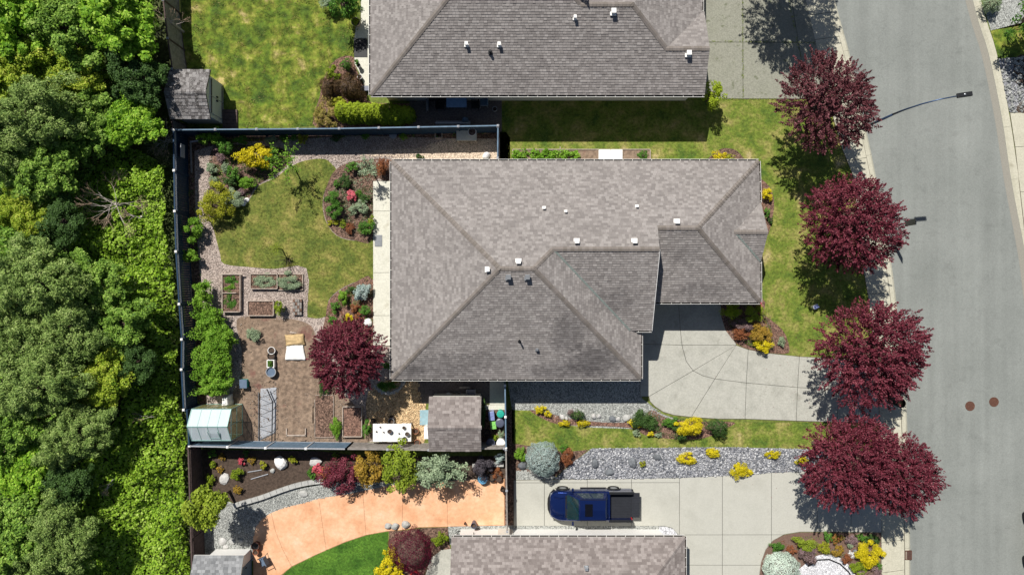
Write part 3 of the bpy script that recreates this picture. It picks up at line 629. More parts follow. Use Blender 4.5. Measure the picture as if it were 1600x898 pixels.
sheet('patio', [(653, 575), (790, 575), (790, 630), (653, 630)], 5, M['paver'])
sheet('garden_soil', [(752, 630), (792, 640), (792, 696), (752, 696)], 4, M['mulch'])
# strip south of the main house
sheet('gravel_path', [(790, 575), (1003, 575), (1003, 622), (1014, 630), (1030, 645), (1060, 655), (1078, 662), (1060, 672), (1000, 670), (880, 666), (800, 640)], 1, M['grey_gravel'])
LF = [(800, 640), (830, 641), (846, 652), (870, 662), (930, 668), (985, 670), (1010, 682), (1060, 686), (1120, 680), (1145, 659), (1267, 660), (1375, 662), (1375, 704), (1260, 702), (1140, 699), (925, 700), (905, 706), (880, 708), (850, 700), (800, 694)]
sheet('lawn', LF, 2, M['lawn_c'], 0); grass('grass', LF, 120, 0.05, F['blade'], 0.008, 6, 'patchy grass of the narrow lawn strip between the two driveways')
sheet('flower_bed', [(828, 640), (860, 646), (900, 655), (960, 660), (1000, 655), (1018, 640), (1040, 652), (1080, 658), (1146, 659), (1136, 668), (1100, 684), (1060, 686), (1010, 680), (985, 668), (900, 664), (870, 662), (845, 652)], 4, M['red_mulch'], 3)
sheet('flower_bed', [(800, 692), (850, 699), (880, 706), (920, 702), (895, 722), (870, 742), (862, 749), (803, 749)], 3, M['mulch'])
sheet('gravel_path', [(806, 735), (835, 732), (870, 745), (862, 749), (806, 749)], 5, M['grey_gravel'])
RB = [(866, 748), (895, 722), (925, 700), (1140, 698), (1260, 701), (1376, 705), (1377, 730), (1320, 733), (1255, 736), (1199, 738.5), (1130, 743), (1067, 746), (980, 747.5)]
sheet('rock_bed', RB, 5, M['rock_base']); stones('rocks', RB, 9500, 0.04, 0.17, M['rocks'], 0.02, seed=9, flat=0.6)
bpy.data.objects['rocks']['label'] = 'crushed grey and white rocks filling the bed above the concrete driveway'; bpy.data.objects['rocks']['category'] = 'rocks'
sheet('gravel_path', [(803, 821), (1038, 821), (1050, 824), (1062, 836), (1062, 850), (803, 850)], 4, M['grey_gravel'])
sheet('white_gravel', [(1040, 822), (1052, 826), (1061, 838), (1061, 850), (1030, 850), (1030, 822)], 6, M['white_gravel'])
sheet('gravel_path', [(700, 822), (803, 820), (803, 850), (700, 850)], 3, M['grey_gravel'])
# front beds
sheet('flower_bed', [(1126, 465), (1190, 465), (1194, 490), (1205, 500), (1222, 515), (1230, 530), (1232, 551), (1203, 551), (1169, 545), (1150, 536), (1143, 528), (1134, 516), (1127, 495)], 5, M['red_mulch'], 3)
sheet('flower_bed', [(1170, 280), (1196, 285), (1209, 310), (1206, 345), (1196, 372), (1170, 380)], 3, M['red_mulch'], 3)
sheet('flower_bed', [(1120, 236), (1140, 232), (1156, 240), (1162, 262), (1100, 262)], 3, M['mulch'], 3)
# neighbour's yard, south west
DS = [(305, 702), (500, 704), (560, 712), (796, 712), (796, 742), (740, 748), (640, 753), (520, 752), (470, 757), (430, 766), (392, 780), (372, 790), (340, 770), (318, 760), (306, 730)]
sheet('garden_soil', DS, 3, M['dark_soil'])
sheet('gravel_path', [(320, 770), (372, 788), (400, 779), (450, 765), (520, 753), (640, 753), (745, 748), (740, 752), (560, 770), (472, 787), (426, 800), (404, 815), (397, 840), (397, 875), (310, 875), (310, 770)], 5, M['grey_gravel'])
LD = [(430, 912), (450, 889), (489, 868), (539, 846), (580, 833.5), (606, 829.5), (607, 960), (480, 960)]
sheet('lawn', LD, 2, M['lawn_d']); grass('grass', LD, 200, 0.05, F['blade_lush'], 0.008, 8, 'lush dark green grass inside the curve of the orange patio')
sheet('flower_bed', [(608, 829), (632, 828), (660, 824), (700, 823), (704, 860), (690, 858), (672, 872), (662, 900), (655, 960), (608, 960)], 3, M['mulch'])
BB = [(1186, 960), (1186, 900), (1189, 878), (1196, 858), (1207, 844), (1225, 835), (1250, 831), (1290, 831), (1377, 832), (1377, 960)]
sheet('flower_bed', BB, 2, M['brown_bed'])
sheet('white_gravel', [(1245, 960), (1243, 900), (1256, 882), (1275, 868), (1295, 866), (1315, 872), (1330, 888), (1340, 910), (1345, 960)], 4, M['white_gravel'], 4)
b = MB(); b.tube([(*P(*p)[:2], 0.03) for p in [(1262, 884), (1278, 874), (1295, 873), (1312, 880), (1326, 893), (1334, 910)]], 0.045, M['black'], 6); b.build('bed_edging', label='thin black plastic edging curving through the white gravel', cat='garden edging')
# east side of the road
sheet('driveway', [(1537, 12), (1600, -12), (1660, -12), (1660, 30), (1548, 48)], 2, M['grey_gravel'])
LE = [(1548, 48), (1660, 20), (1660, 84), (1560, 92)]
sheet('lawn', LE, 2, M['lawn_a']); grass('grass', LE, 120, 0.05, F['blade'], 0.01, 9, 'grass patch across the road above the white rocks')
RE = [(1560, 92), (1660, 84), (1660, 176), (1577, 176)]
sheet('rock_bed', RE, 2, M['rock_base']); o = stones('rocks', RE, 900, 0.08, 0.26, M['greypeb'], 0.01, seed=11); o['label'] = 'pale rounded rocks in the bed across the road'; o['category'] = 'rocks'
sheet('flower_bed', [(1590, 88), (1605, 86), (1640, 90), (1640, 138), (1598, 136), (1584, 124), (1584, 104)], 8, M['dark_soil'], 3)
sheet('flower_bed', [(1594, 160), (1610, 154), (1640, 154), (1640, 176), (1590, 176)], 8, M['dark_soil'], 3)
slabs('driveway', [[(1578, 177), (1670, 172), (1670, 225), (1586, 230)], [(1586, 230), (1670, 225), (1670, 300), (1594, 300)], [(1594, 300), (1670, 300), (1670, 420), (1608, 420)]], M['walk'])
sheet('lawn', [(1608, 420), (1670, 420), (1660, 960), (1640, 960), (1630, 600)], 2, M['lawn_c'])
# scattered surface stones and bits that are real geometry
def strew(name, poly, n, s0, s1, m, z, seed, lab, cat='gravel'):
    o = stones(name, poly, n, s0, s1, m, z, seed=seed, flat=0.5); o['label'] = lab; o['category'] = cat
strew('pebbles', [(306, 236), (335, 232), (322, 330), (340, 400), (345, 420), (480, 422), (482, 496), (445, 500), (390, 494), (375, 500), (330, 440), (312, 400)], 5200, 0.03, 0.1, M['pebbles'], 0.0, 21, 'pinkish pebbles on the path along the blue fence and round the raised beds')
strew('pebbles', [(440, 222), (560, 213), (700, 217), (612, 262), (560, 248), (524, 262), (505, 246), (470, 248)], 3200, 0.03, 0.1, M['pebbles'], 0.004, 22, 'pinkish pebbles on the path between the top blue fence and the back lawn')
strew('soil_crumbs', [(375, 505), (440, 500), (490, 520), (510, 600), (560, 640), (565, 690), (400, 690), (385, 620), (378, 560)], 3600, 0.03, 0.11, M['soilbits'], 0.012, 23, 'dry soil clods in the vegetable patch', 'soil')
strew('bark_chips', [(524, 268), (550, 256), (608, 255), (583, 284), (583, 370), (550, 372), (515, 350), (508, 310)], 1600, 0.04, 0.12, M['chipbits'], 0.02, 24, 'bark chips round the flowers in the half round bed by the walkway', 'bark chips')
strew('bark_chips', [(580, 615), (620, 595), (655, 595), (660, 640), (655, 688), (610, 660), (580, 660)], 2600, 0.04, 0.13, M['strawbits'], 0.016, 25, 'pale wood chips on the ground left of the small shed', 'wood chips')
strew('pebbles', [(800, 628), (1010, 628), (1045, 652), (1000, 662), (880, 655), (830, 640), (800, 638)], 2600, 0.03, 0.09, M['greypeb'], 0.004, 26, 'fine grey gravel on the strip below the house eave')
strew('pebbles', [(325, 785), (372, 790), (440, 770), (520, 756), (600, 757), (472, 786), (426, 799), (400, 820), (395, 860), (318, 860)], 3000, 0.03, 0.11, M['greypeb'], 0.02, 27, 'grey gravel between the orange patio and the curved block edging')
strew('bark_chips', [(1128, 476), (1190, 476), (1222, 516), (1230, 548), (1170, 542), (1136, 515)], 900, 0.04, 0.1, M['chipbits'], 0.02, 28, 'reddish bark chips in the bed below the garage corner', 'bark chips')
strew('pebbles', [(1252, 890), (1275, 872), (1295, 868), (1318, 878), (1330, 898), (1250, 898)], 900, 0.03, 0.08, M['whitepeb'], 0.016, 29, 'white pebbles round the mint coloured shrub')
strew('bark_chips', [(802, 694), (850, 702), (890, 712), (862, 745), (806, 735)], 600, 0.04, 0.12, M['chipbits'], 0.012, 30, 'bark chips round the silver blue shrub', 'bark chips')

# ================================================================== ROOFS AND HOUSES
def shingle_tiles(b, face, mat, rs, ex=0.145, tw=0.3, th=(0.012, 0.03)):
    """overlapping tabs laid in courses over one roof face (list of Vector)"""
    n = Vector((0, 0, 0))
    for i in range(1, len(face) - 1): n += (face[i] - face[0]).cross(face[i + 1] - face[0])
    n.normalize(); 
    if n.z < 0: n = -n
    d = Vector((0, 0, -1)); d = (d - n * d.dot(n)).normalized(); u = d.cross(n).normalized(); o = face[0]
    p2 = [((p - o).dot(u), (p - o).dot(d)) for p in face]; vmax = max(p[1] for p in p2); vmin = min(p[1] for p in p2); umin = min(p[0] for p in p2); umax = max(p[0] for p in p2)
    pa = np.array(p2); r = 0; v1 = vmax
    while v1 > vmin:
        v0 = v1 - ex; x = umin - tw * (1 + rs.rand())
        while x < umax:
            w = tw * rs.uniform(0.8, 1.2); x0, x1 = x, x + w - 0.008; x += w
            cor = [(x0, v0), (x1, v0), (x1, v1), (x0, v1)]
            ins = inside(np.array([c[0] for c in cor]), np.array([c[1] for c in cor]), p2)
            if ins.all(): poly = cor; full = True
            else:
                full = False; poly = p2
                for a, c in ((cor[0], cor[1]), (cor[1], cor[2]), (cor[2], cor[3]), (cor[3], cor[0])):
                    poly = clip_half(poly, a, c, True)
                    if len(poly) < 3: break
                if len(poly) < 3 or area(poly) < 0.0008: continue
            h = rs.uniform(*th)
            top = [o + u * q[0] + d * q[1] + n * (0.005 + h * (q[1] - v0) / ex + 0.002) for q in poly]
            if full:
                lo = [o + u * x0 + d * v1, o + u * x1 + d * v1]
                b.idx(top + lo, [(0, 1, 2, 3), (3, 2, 5, 4)], mat)
            else: b.idx(top, [tuple(range(len(top)))], mat)
        v1 = v0; r += 1
def roof(parent, faces, mat, seed, fascia=0.17, ex=0.145, tw=0.21, fm=None):
    """deck with fascia and soffit, and the shingles on it"""
    rs = np.random.RandomState(seed); b = MB(); cnt = {}
    key = lambda p: (round(p.x, 2), round(p.y, 2), round(p.z, 2))
    for f in faces:
        for i in range(len(f)): cnt[frozenset((key(f[i - 1]), key(f[i])))] = cnt.get(frozenset((key(f[i - 1]), key(f[i]))), 0) + 1
    dn = Vector((0, 0, -fascia))
    for f in faces:
        b.face(f, M['ridge']); b.face([p + dn for p in reversed(f)], M['soffit'])
        for i in range(len(f)):
            if cnt[frozenset((key(f[i - 1]), key(f[i])))] == 1: b.face([f[i - 1], f[i], f[i] + dn, f[i - 1] + dn], fm or M['white'])
    b.build('roof', parent); t = MB()
    for f in faces: shingle_tiles(t, f, mat, rs, ex, tw)
    t.build('roof_shingles', parent, kind='stuff')
def ridge_caps(parent, lines, mat, seed=1, w=0.13, step=0.2, drop=0.35):
    rs = random.Random(seed); b = MB()
    for a, c in lines:
        L = (c - a).length; d = (c - a).normalized(); sd = d.cross(Vector((0, 0, 1))).normalized(); k = int(L / step)
        for i in range(k):
            p = a + d * (i * L / k); q = a + d * ((i + 1.25) * L / k); up = Vector((0, 0, 1)); h0, h1 = 0.03, 0.055 + rs.uniform(0, 0.012)
            vs = [p - sd * w + up * (h0 - w * drop), p + up * h0, p + sd * w + up * (h0 - w * drop), q - sd * w + up * (h1 - w * drop), q + up * h1, q + sd * w + up * (h1 - w * drop), q - sd * w + up * (h0 - w * drop), q + up * (h0 - .01), q + sd * w + up * (h0 - w * drop)]
            b.idx(vs, [(0, 1, 4, 3), (1, 2, 5, 4), (3, 4, 7, 6), (4, 5, 8, 7)], mat)
    b.build('ridge_caps', parent, kind='stuff')
def gutter(parent, a, c, out, hang=0.56):
    """open gutter along the eave from a to c, standing off in direction out"""
    a = Vector(a); c = Vector(c); out = Vector(out); d = (c - a).normalized(); L = (c - a).length; w = 0.115; h = 0.1; z = Vector((0, 0, -0.035))
    b = MB(); m = M['white']
    def q(p, s, e): return a + d * s + out * p[0] + Vector((0, 0, p[1] - 0.035))
    prof = [(0.004, 0), (0.006, -h), (w - 0.02, -h), (w, 0.0), (w - 0.018, 0.0), (w - 0.03, -h + 0.012), (0.016, -h + 0.012), (0.016, 0)]
    A = [a + out * p[0] + Vector((0, 0, p[1] - 0.035)) for p in prof]; C = [c + out * p[0] + Vector((0, 0, p[1] - 0.035)) for p in prof]; n = len(prof)
    for i in range(n - 1): b.face([A[i], A[i + 1], C[i + 1], C[i]], M['gutter_in'] if i in (4, 5, 6) else m)
    b.face(A, m); b.face(C[::-1], m); g = b.build('gutter', parent)
    b = MB(); k = int(L / hang)
    for i in range(k + 1):
        p = a + d * (0.1 + i * (L - 0.2) / max(1, k)) + z; b.bar(p + Vector((0, 0, .006)), p + out * w + Vector((0, 0, .006)), 0.028, 0.008, M['cream'])
    o = b.build('gutter_hanger', g, kind='stuff')
def vent(parent, px, py, plane, s=0.26, h=0.2, mat='white', rnd=False):
    p = ray_plane(px, py, *plane); b = MB(); m = M[mat]; s *= .86
    b.box((p.x, p.y, p.z + 0.02), (s * 1.45, s * 1.45, 0.04), m); b.box((p.x, p.y, p.z + h / 2), (s * 0.8, s * 0.8, h), m)
    o = b.build('roof_vent', parent); b = MB(); b.box((p.x, p.y, p.z + h + 0.03), (s * 1.12, s * 1.12, 0.07), m); bevel(b.build('vent_hood', o), 0.012)
def window(parent, c, w, h, ax):    # ax 'x': wall runs along x
    b = MB(); t = 0.06; D = (lambda a, z, y=0.0: (a, 0.07, z)) if ax == 'x' else None
    def bx(dx, dz, sx, sz, m, off=0, th=0.07):
        if ax == 'x': b.box((c[0] + dx, c[1] + off, c[2] + dz), (sx, th, sz), m)
        else: b.box((c[0] + off, c[1] + dx, c[2] + dz), (th, sx, sz), m)
    bx(0, h / 2, w + t, t, M['white']); bx(0, -h / 2, w + t, t, M['white']); bx(-w / 2, 0, t, h - t, M['white']); bx(w / 2, 0, t, h - t, M['white']); bx(0, 0, 0.04, h - t, M['white'], 0, 0.06)
    f = b.build('window', parent); b = MB(); bx(0, 0, w - t, h - t, M['glass'], 0, 0.03); b.build('pane', f)
PITCH = 0.47
def plane_from(eave_px, z, nrm2):   # eave through a photo pixel, upslope direction nrm2
    e = P(*eave_px, z); return (e, Vector((-nrm2[0] * PITCH, -nrm2[1] * PITCH, 1)).normalized())
# ---------- the main house
ZE = 2.75
house = empty('house', (0, 0, 0), 'large hip roofed house under taupe shingles in the middle of the plot', 'house'); hw = house; hw['wl'] = (0, 0, 0)
pN = plane_from((900, 251.5), ZE, (0, -1)); pW = plane_from((611, 400), ZE, (1, 0)); pS = plane_from((800, 592.5), ZE, (0, 1)); pE = plane_from((1001.5, 560), ZE, (-1, 0))
NW = P(612, 251.5, ZE); NE = P(1189.5, 254, ZE); SW = P(610.5, 592, ZE); SE = P(1001.5, 593, ZE); NE.y = NW.y; SE.y = SW.y; SW.x = NW.x
pN = (NW, Vector((0, PITCH, 1)).normalized()); pW = (NW, Vector((-PITCH, 0, 1)).normalized()); pS = (SW, Vector((0, -PITCH, 1)).normalized()); pE = (SE, Vector((PITCH, 0, 1)).normalized())
def meet(*planes):   # point common to three planes
    from mathutils import Matrix
    A = Matrix([p[1][:] for p in planes]); r = Vector([p[0].dot(p[1]) for p in planes]); return A.inverted() @ r
pkW = meet(pN, pW, pS); pkE = meet(pN, pS, pE)
r2a = ray_plane(869, 389, *pN); r2a = Vector((r2a.x, r2a.y, r2a.z))
# second wing: ridge on the north plane at r2a
h2 = r2a.z; y2 = r2a.y; pS2 = (Vector((0, y2, h2)), Vector((0, -PITCH, 1)).normalized())
r2a = meet(pN, pS2, pE)
g2t = ray_plane(1031, 389, *pN); g2t = Vector((g2t.x, y2, h2)); g2b = ray_plane(1018, 516, *pS2); g2b.x = g2t.x
zE2 = g2b.z
val = meet(pS2, pE, (g2b, Vector((0, 0, 1))))
# garage wing: ridge on the north plane, lower
ZG = ZE - 0.05
GSE = P(1188, 472.5, ZG); GSW = P(1029.5, 472, ZG); GSE.y = GSW.y; NE.x = GSE.x
pGE = (GSE, Vector((PITCH, 0, 1)).normalized()); pGS = (GSW, Vector((0, -PITCH, 1)).normalized()); NE = meet(pN, pGE, (NW, Vector((0, 0, 1)))); GSE = meet(pGS, pGE, (GSW, Vector((0, 0, 1))))
gpk = meet(pN, pGE, pGS); gW = Vector((g2t.x, gpk.y, gpk.z)); GSW.x = g2t.x
# small gable on the east face
gt = ray_plane(1148, 362.5, *pGE); pg = 0.6
gz = gt.z; gR = P(1200, 362, gz); gR.y = gt.y
gn = P(1190, 316, 2.9); gs = P(1189.5, 408, 2.9)
def onE(p):  # drop a point on the east plane
    z = pGE[0].z - (pGE[1].x * (p.x - pGE[0].x) + pGE[1].y * (p.y - pGE[0].y)) / pGE[1].z; return Vector((p.x, p.y, z))
gn2 = onE(Vector((GSE.x - 0.02, gn.y, 0))); gs2 = onE(Vector((GSE.x - 0.02, gs.y, 0)))
NEc = NE
F1 = [NW, NE, gpk, gW, g2t, r2a, pkE, pkW]          # north
faces = [F1, [NW, pkW, SW], [SW, pkW, pkE, SE], [pkE, r2a, val, Vector((SE.x, val.y, SE.z)) if abs(val.z - SE.z) < 0.02 else val, Vector((SE.x, g2b.y - 0.05, SE.z)), SE],
         [r2a, g2t, g2b, val], [gW, gpk, GSE, GSW], [gpk, NE, gn2, gt, gs2, GSE]]
faces = [[p for i, p in enumerate(f) if (p - f[i - 1]).length > 0.02] for f in faces]
roof(house, faces, M['sh_main'], 3)
# little gable faces, laid just over the east face
up = Vector((0, 0, 0.02)); gn3 = Vector((gR.x - 0.12, gn.y, gn2.z)); gs3 = Vector((gR.x - 0.12, gs.y, gs2.z))
roof(house, [[gt + up, gR + up, gn3 + up, gn2 + up], [gt + up, gs2 + up, gs3 + up, gR + up]], M['sh_main'], 4, fascia=0.12)
ridge_caps(house, [(NW, pkW), (SW, pkW), (SE, pkE), (pkW, pkE), (r2a, pkE), (g2t, r2a), (NE, gpk), (GSE, gpk), (gW, gpk), (gR + up, gt + up)], M['ridge'])
gutter(house, NW, NE, (0, 1, 0)); gutter(house, SW, NW, (-1, 0, 0)); gutter(house, SE, SW, (0, -1, 0)); gutter(house, GSE, GSW, (0, -1, 0))
gutter(house, NE, gn2, (1, 0, 0)); gutter(house, gs2, GSE, (1, 0, 0)); gutter(house, Vector((SE.x, g2b.y - 0.1, SE.z)), SE, (1, 0, 0)); gutter(house, g2b, Vector((SE.x - 0.3, g2b.y, g2b.z)), (0, -1, 0))
b = MB(); b.bar(r2a + Vector((0, 0, .04)), val + Vector((0, 0, .04)), 0.11, 0.02, M['flash']); b.build('valley_flashing', house); b = MB(); b.bar(gt + Vector((0, 0, .05)), gs2 + Vector((0, 0, .05)), 0.12, 0.02, M['flash']); b.build('valley_flashing', house)
# walls
def wallring(parent, poly, z0, z1, m, name='wall'):
    b = MB(); b.prism(poly, z0, z1, m); return b.build(name, parent)
o_ = 0.5
wallring(house, [(NW.x + o_, SW.y + o_), (SE.x - o_, SW.y + o_), (SE.x - o_, g2b.y + .35), (g2t.x - .35, g2b.y + .35), (g2t.x - .35, GSW.y + o_), (GSE.x - o_, GSW.y + o_), (NE.x - o_, NW.y - o_), (NW.x + o_, NW.y - o_)], -0.01, ZE - 0.16, M['cream'])
# gable wall between the wings
b = MB(); x = g2t.x - 0.05; b.idx([(x, g2b.y + .3, ZE - .2), (x, gW.y, ZE - .2), (x, gW.y, gW.z - .12), (x, g2t.y, g2t.z - .16), (x, g2b.y + .3, g2b.z - .12), (x - .3, g2b.y + .3, ZE - .2), (x - .3, gW.y, ZE - .2), (x - .3, gW.y, gW.z - .12), (x - .3, g2t.y, g2t.z - .16), (x - .3, g2b.y + .3, g2b.z - .12)],
    [(0, 1, 2, 3, 4), (9, 8, 7, 6, 5), (1, 0, 5, 6)], M['cream']); b.build('gable_wall', house)
# fascia board down the gable verge
b = MB(); b.bar(g2t + Vector((.01, 0, -.07)), g2b + Vector((.01, 0, -.07)), 0.03, 0.17, M['white']); b.build('verge_board', house)
wallring(house, [(GSE.x - o_, gn.y - .3), (gR.x - .35, gn.y - .3), (gR.x - .35, gs.y + .3), (GSE.x - o_, gs.y + .3)], -0.01, gn2.z - 0.1, M['cream'])
b = MB(); xx = gR.x - .35; b.idx([(xx, gn.y - .3, gn2.z - .1), (xx, gs.y + .3, gn2.z - .1), (xx, gR.y, gR.z - .15), (xx - .1, gn.y - .3, gn2.z - .1), (xx - .1, gs.y + .3, gn2.z - .1), (xx - .1, gR.y, gR.z - .15)], [(2, 1, 0), (3, 4, 5), (0, 1, 4, 3)], M['cream']); b.build('gable_wall', house)
xw = NW.x + o_
for yy, w_, h_, zc in ((4.6, 1.8, 1.2, 1.5), (1.2, 2.4, 2.0, 1.05), (-2.6, 1.6, 1.2, 1.5)): window(house, (xw - 0.005, yy, zc), w_, h_, 'y')
for xx_ in (-5, 0.5, 6, 11): window(house, (xx_, NW.y - o_ + 0.005, 1.6), 1.4, 1.1, 'x')
for xx_ in (-4.5, 2.5): window(house, (xx_, SW.y + o_ - 0.005, 1.6), 1.4, 1.1, 'x')
window(house, (GSE.x - o_ + .005, -3.0 + 3.4, 1.4), 1.4, 1.2, 'y')
b = MB(); gy = GSW.y + o_ - 0.02
for i in range(4): b.box(((GSW.x + GSE.x) / 2 - .2, gy, 0.3 + i * 0.55), (4.8, 0.06, 0.53), M['white'])
b.build('garage_door', house)
b = MB(); b.box((SE.x - o_ + .02, -3.6, 1.05), (0.06, 1.0, 2.1), M['dark_wood']); dd = b.build('door', house); b = MB(); b.tube([(SE.x - o_ + .05, -3.2, 1.0), (SE.x - o_ + .12, -3.2, 1.0)], 0.03, M['steel'], 6); b.build('handle', dd)
for (x, y, s, m_, pl) in ((850, 325, .17, 'white', pN), (884, 330.5, .15, 'white', pN), (995, 322.5, .16, 'white', pN), (901, 377, .27, 'white', pN), (991, 377, .27, 'white', pN), (1057, 346.5, .27, 'white', pN), (810, 408.5, .27, 'white', pN), (762, 421, .25, 'white', pW), (794.5, 433, .28, 'grey_metal', pS), (824, 433, .28, 'grey_metal', pS), (839, 545.5, .17, 'grey_metal', pS)):
    vent(house, x, y, pl, s, 0.16 if s < .2 else 0.24, m_)
p = ray_plane(812, 533, *pS); b = MB(); b.tube([p + Vector((0, 0, -.05)), p + Vector((0, 0, .45)), p + Vector((-.03, .12, .5))], 0.045, M['black'], 8); b.lathe(p, [(0.12, 0), (0.05, 0.06)], M['black'], 10); b.build('vent_pipe', house)

# ---------- neighbour's house to the north
nh = empty('house', (0, 0, 0), 'grey shingled house at the top edge of the photo with a dark patio beside it', 'house'); nh['wl'] = (0, 0, 0)
ZN = 3.05; a = P(579, 148.5, ZN); c = P(1101, 150, ZN); c.y = a.y; qS = (a, Vector((0, -PITCH, 1)).normalized()); qW = (a, Vector((-PITCH, 0, 1)).normalized())
t1 = ray_plane(1035, 76, *qS); t2 = ray_plane(1109, 76, *qS); t2.y = t1.y; t2.z = t1.z; qE = (t1, Vector((PITCH, 0, 1)).normalized())
v1 = P(1097, 19, ZN); qE = (v1, Vector((PITCH, 0, 1)).normalized())
t1 = meet(qS, qE, (t1, Vector((0, 1, 0)))); t2 = Vector((t2.x, t1.y, t1.z))
t3 = ray_plane(988, 7, *qS); t3 = meet(qS, qE, (t3, Vector((0, 1, 0)))); t4 = ray_plane(907, 7, *qS); t4 = Vector((t4.x, t3.y, t3.z))
W_ = 6.6; ymid = a.y + W_; pk = meet(qS, qW, (Vector((0, ymid, 0)), Vector((0, 1, 0)))); zt = pk.z
t5 = Vector((t4.x - (ymid - t4.y), ymid, zt))
ynb = a.y + 2 * W_; nwc = Vector((a.x, ynb, ZN)); nec = Vector((v1.x, ynb, ZN)); qNn = (nwc, Vector((0, PITCH, 1)).normalized())
ga = Vector((v1.x, v1.y, ZN))
crn = Vector((c.x, c.y, ZN))
f_s = [a, crn, Vector((t2.x, c.y + 0.9, c.z + 0.9 * PITCH)), t2, t1, t3, t4, t5, pk]
f_w = [a, pk, nwc]
f_e = [t3, t1, ga, Vector((v1.x, t3.y + (v1.x - t3.x), ZN))]
f_gn = [t1, t2, Vector((t2.x, v1.y, ZN)), ga]
# north faces: from ridge t4-t3 down to the north; from the main ridge down to the north
ts = Vector((v1.x, t3.y + (v1.x - t3.x), ZN)); yb = ynb
f_n2 = [t4, t3, ts, Vector((t5.x + (t3.y - t4.y) , ts.y, ts.z))]
roof(nh, [f_s, f_w, f_e, f_gn], M['sh_main'], 5)
q2 = Vector((t4.x, ts.y, ts.z))
roof(nh, [[t4, t3, ts, q2], [pk, t5, Vector((t5.x, ynb, ZN)), nwc], [t5, t4, Vector((t4.x, ynb, ZN)), Vector((t5.x, ynb, ZN))]], M['sh_main'], 6)
ridge_caps(nh, [(a, pk), (pk, t5), (t4, t5), (t4, t3), (t1, t3), (t2, t1)], M['ridge'], 4)
gutter(nh, crn, a, (0, -1, 0)); gutter(nh, a, nwc, (-1, 0, 0)); gutter(nh, ts, ga, (1, 0, 0))
wallring(nh, [(a.x + o_, a.y + o_), (c.x - .35, a.y + o_), (c.x - .1, t1.y + 1.2), (v1.x - .4, t1.y + 1.3), (v1.x - .4, ynb - o_), (a.x + o_, ynb - o_)], -0.01, ZN - 0.16, M['cream'])
for (x, y, s, m_) in ((729, 70.5, .2, 'white'), (780, 71, .2, 'white'), (898, 29, .18, 'white'), (958, 20, .28, 'white'), (1075, 85, .28, 'white')): vent(nh, x, y, qS, s, 0.26, m_)
p = ray_plane(766, 83, *qS); b = MB(); b.lathe(p, [(0.13, -.03), (0.13, .08), (0.06, .1), (0.06, .3), (0.09, .31), (0.05, .36)], M['black'], 10); b.build('vent_pipe', nh)
wy = a.y + o_ - 0.005
for xx_ in (-6.5, -2.5, 3.0, 8.2): window(nh, (xx_, wy, 1.5), 1.5, 1.2, 'x')
b = MB(); b.box((-4.4, wy - .01, 1.05), (1.6, 0.05, 2.1), M['glass']); b.box((-4.4, wy - .02, 2.14), (1.7, 0.07, 0.07), M['white']); b.build('patio_door', nh)
for yy in (13, 17): window(nh, (a.x + o_ - .005, yy, 1.5), 1.5, 1.2, 'y')

# ---------- neighbour's house to the south
sh = empty('house', (0, 0, 0), 'house at the bottom edge with mottled shingles and a white wall behind the parked pickup', 'house'); sh['wl'] = (0, 0, 0)
ZS = 2.75; a = P(705.5, 838.5, ZS); c = P(1070, 839, ZS); c.y = a.y; hw_ = 5.6; ys_ = a.y - 2 * hw_
zr = ZS + hw_ * PITCH; rE = Vector((c.x - hw_, a.y - hw_, zr)); rW = Vector((a.x, a.y - hw_, zr))
roof(sh, [[a, rW, rE, c], [c, rE, Vector((c.x, ys_, ZS))], [Vector((a.x, ys_, ZS)), Vector((c.x, ys_, ZS)), rE, rW]], M['sh_low'], 8, ex=0.15, tw=0.22)
ridge_caps(sh, [(c, rE), (rW, rE), (Vector((c.x, ys_, ZS)), rE)], M['sh_low'], 5)
gutter(sh, a, c, (0, 1, 0)); gutter(sh, c, Vector((c.x, ys_, ZS)), (1, 0, 0))
wallring(sh, [(a.x + .35, a.y - o_), (c.x - .9, a.y - o_), (c.x - .9, ys_ + o_), (a.x + .35, ys_ + o_)], -0.01, ZS - 0.16, M['white'])
b = MB(); b.idx([(a.x + .35, a.y - o_, ZS - .17), (a.x + .35, ys_ + o_, ZS - .17), (a.x + .35, rW.y, zr - .3), (a.x + .45, a.y - o_, ZS - .17), (a.x + .45, ys_ + o_, ZS - .17), (a.x + .45, rW.y, zr - .3)], [(0, 2, 1), (3, 4, 5), (0, 1, 4, 3)], M['white']); b.build('gable_wall', sh)
for xx_ in (3.2, 7.5): window(sh, (xx_, a.y - o_ + .005, 1.7), 1.0, 0.7, 'x')
b = MB(); b.box((-.4, a.y - o_ + .03, 1.05), (0.95, 0.06, 2.1), M['cream']); b.build('door', sh)
p = P(916, 886, 3.4); vent(sh, 916, 886, (a, Vector((0, PITCH, 1)).normalized()), .2, .2, 'steel')

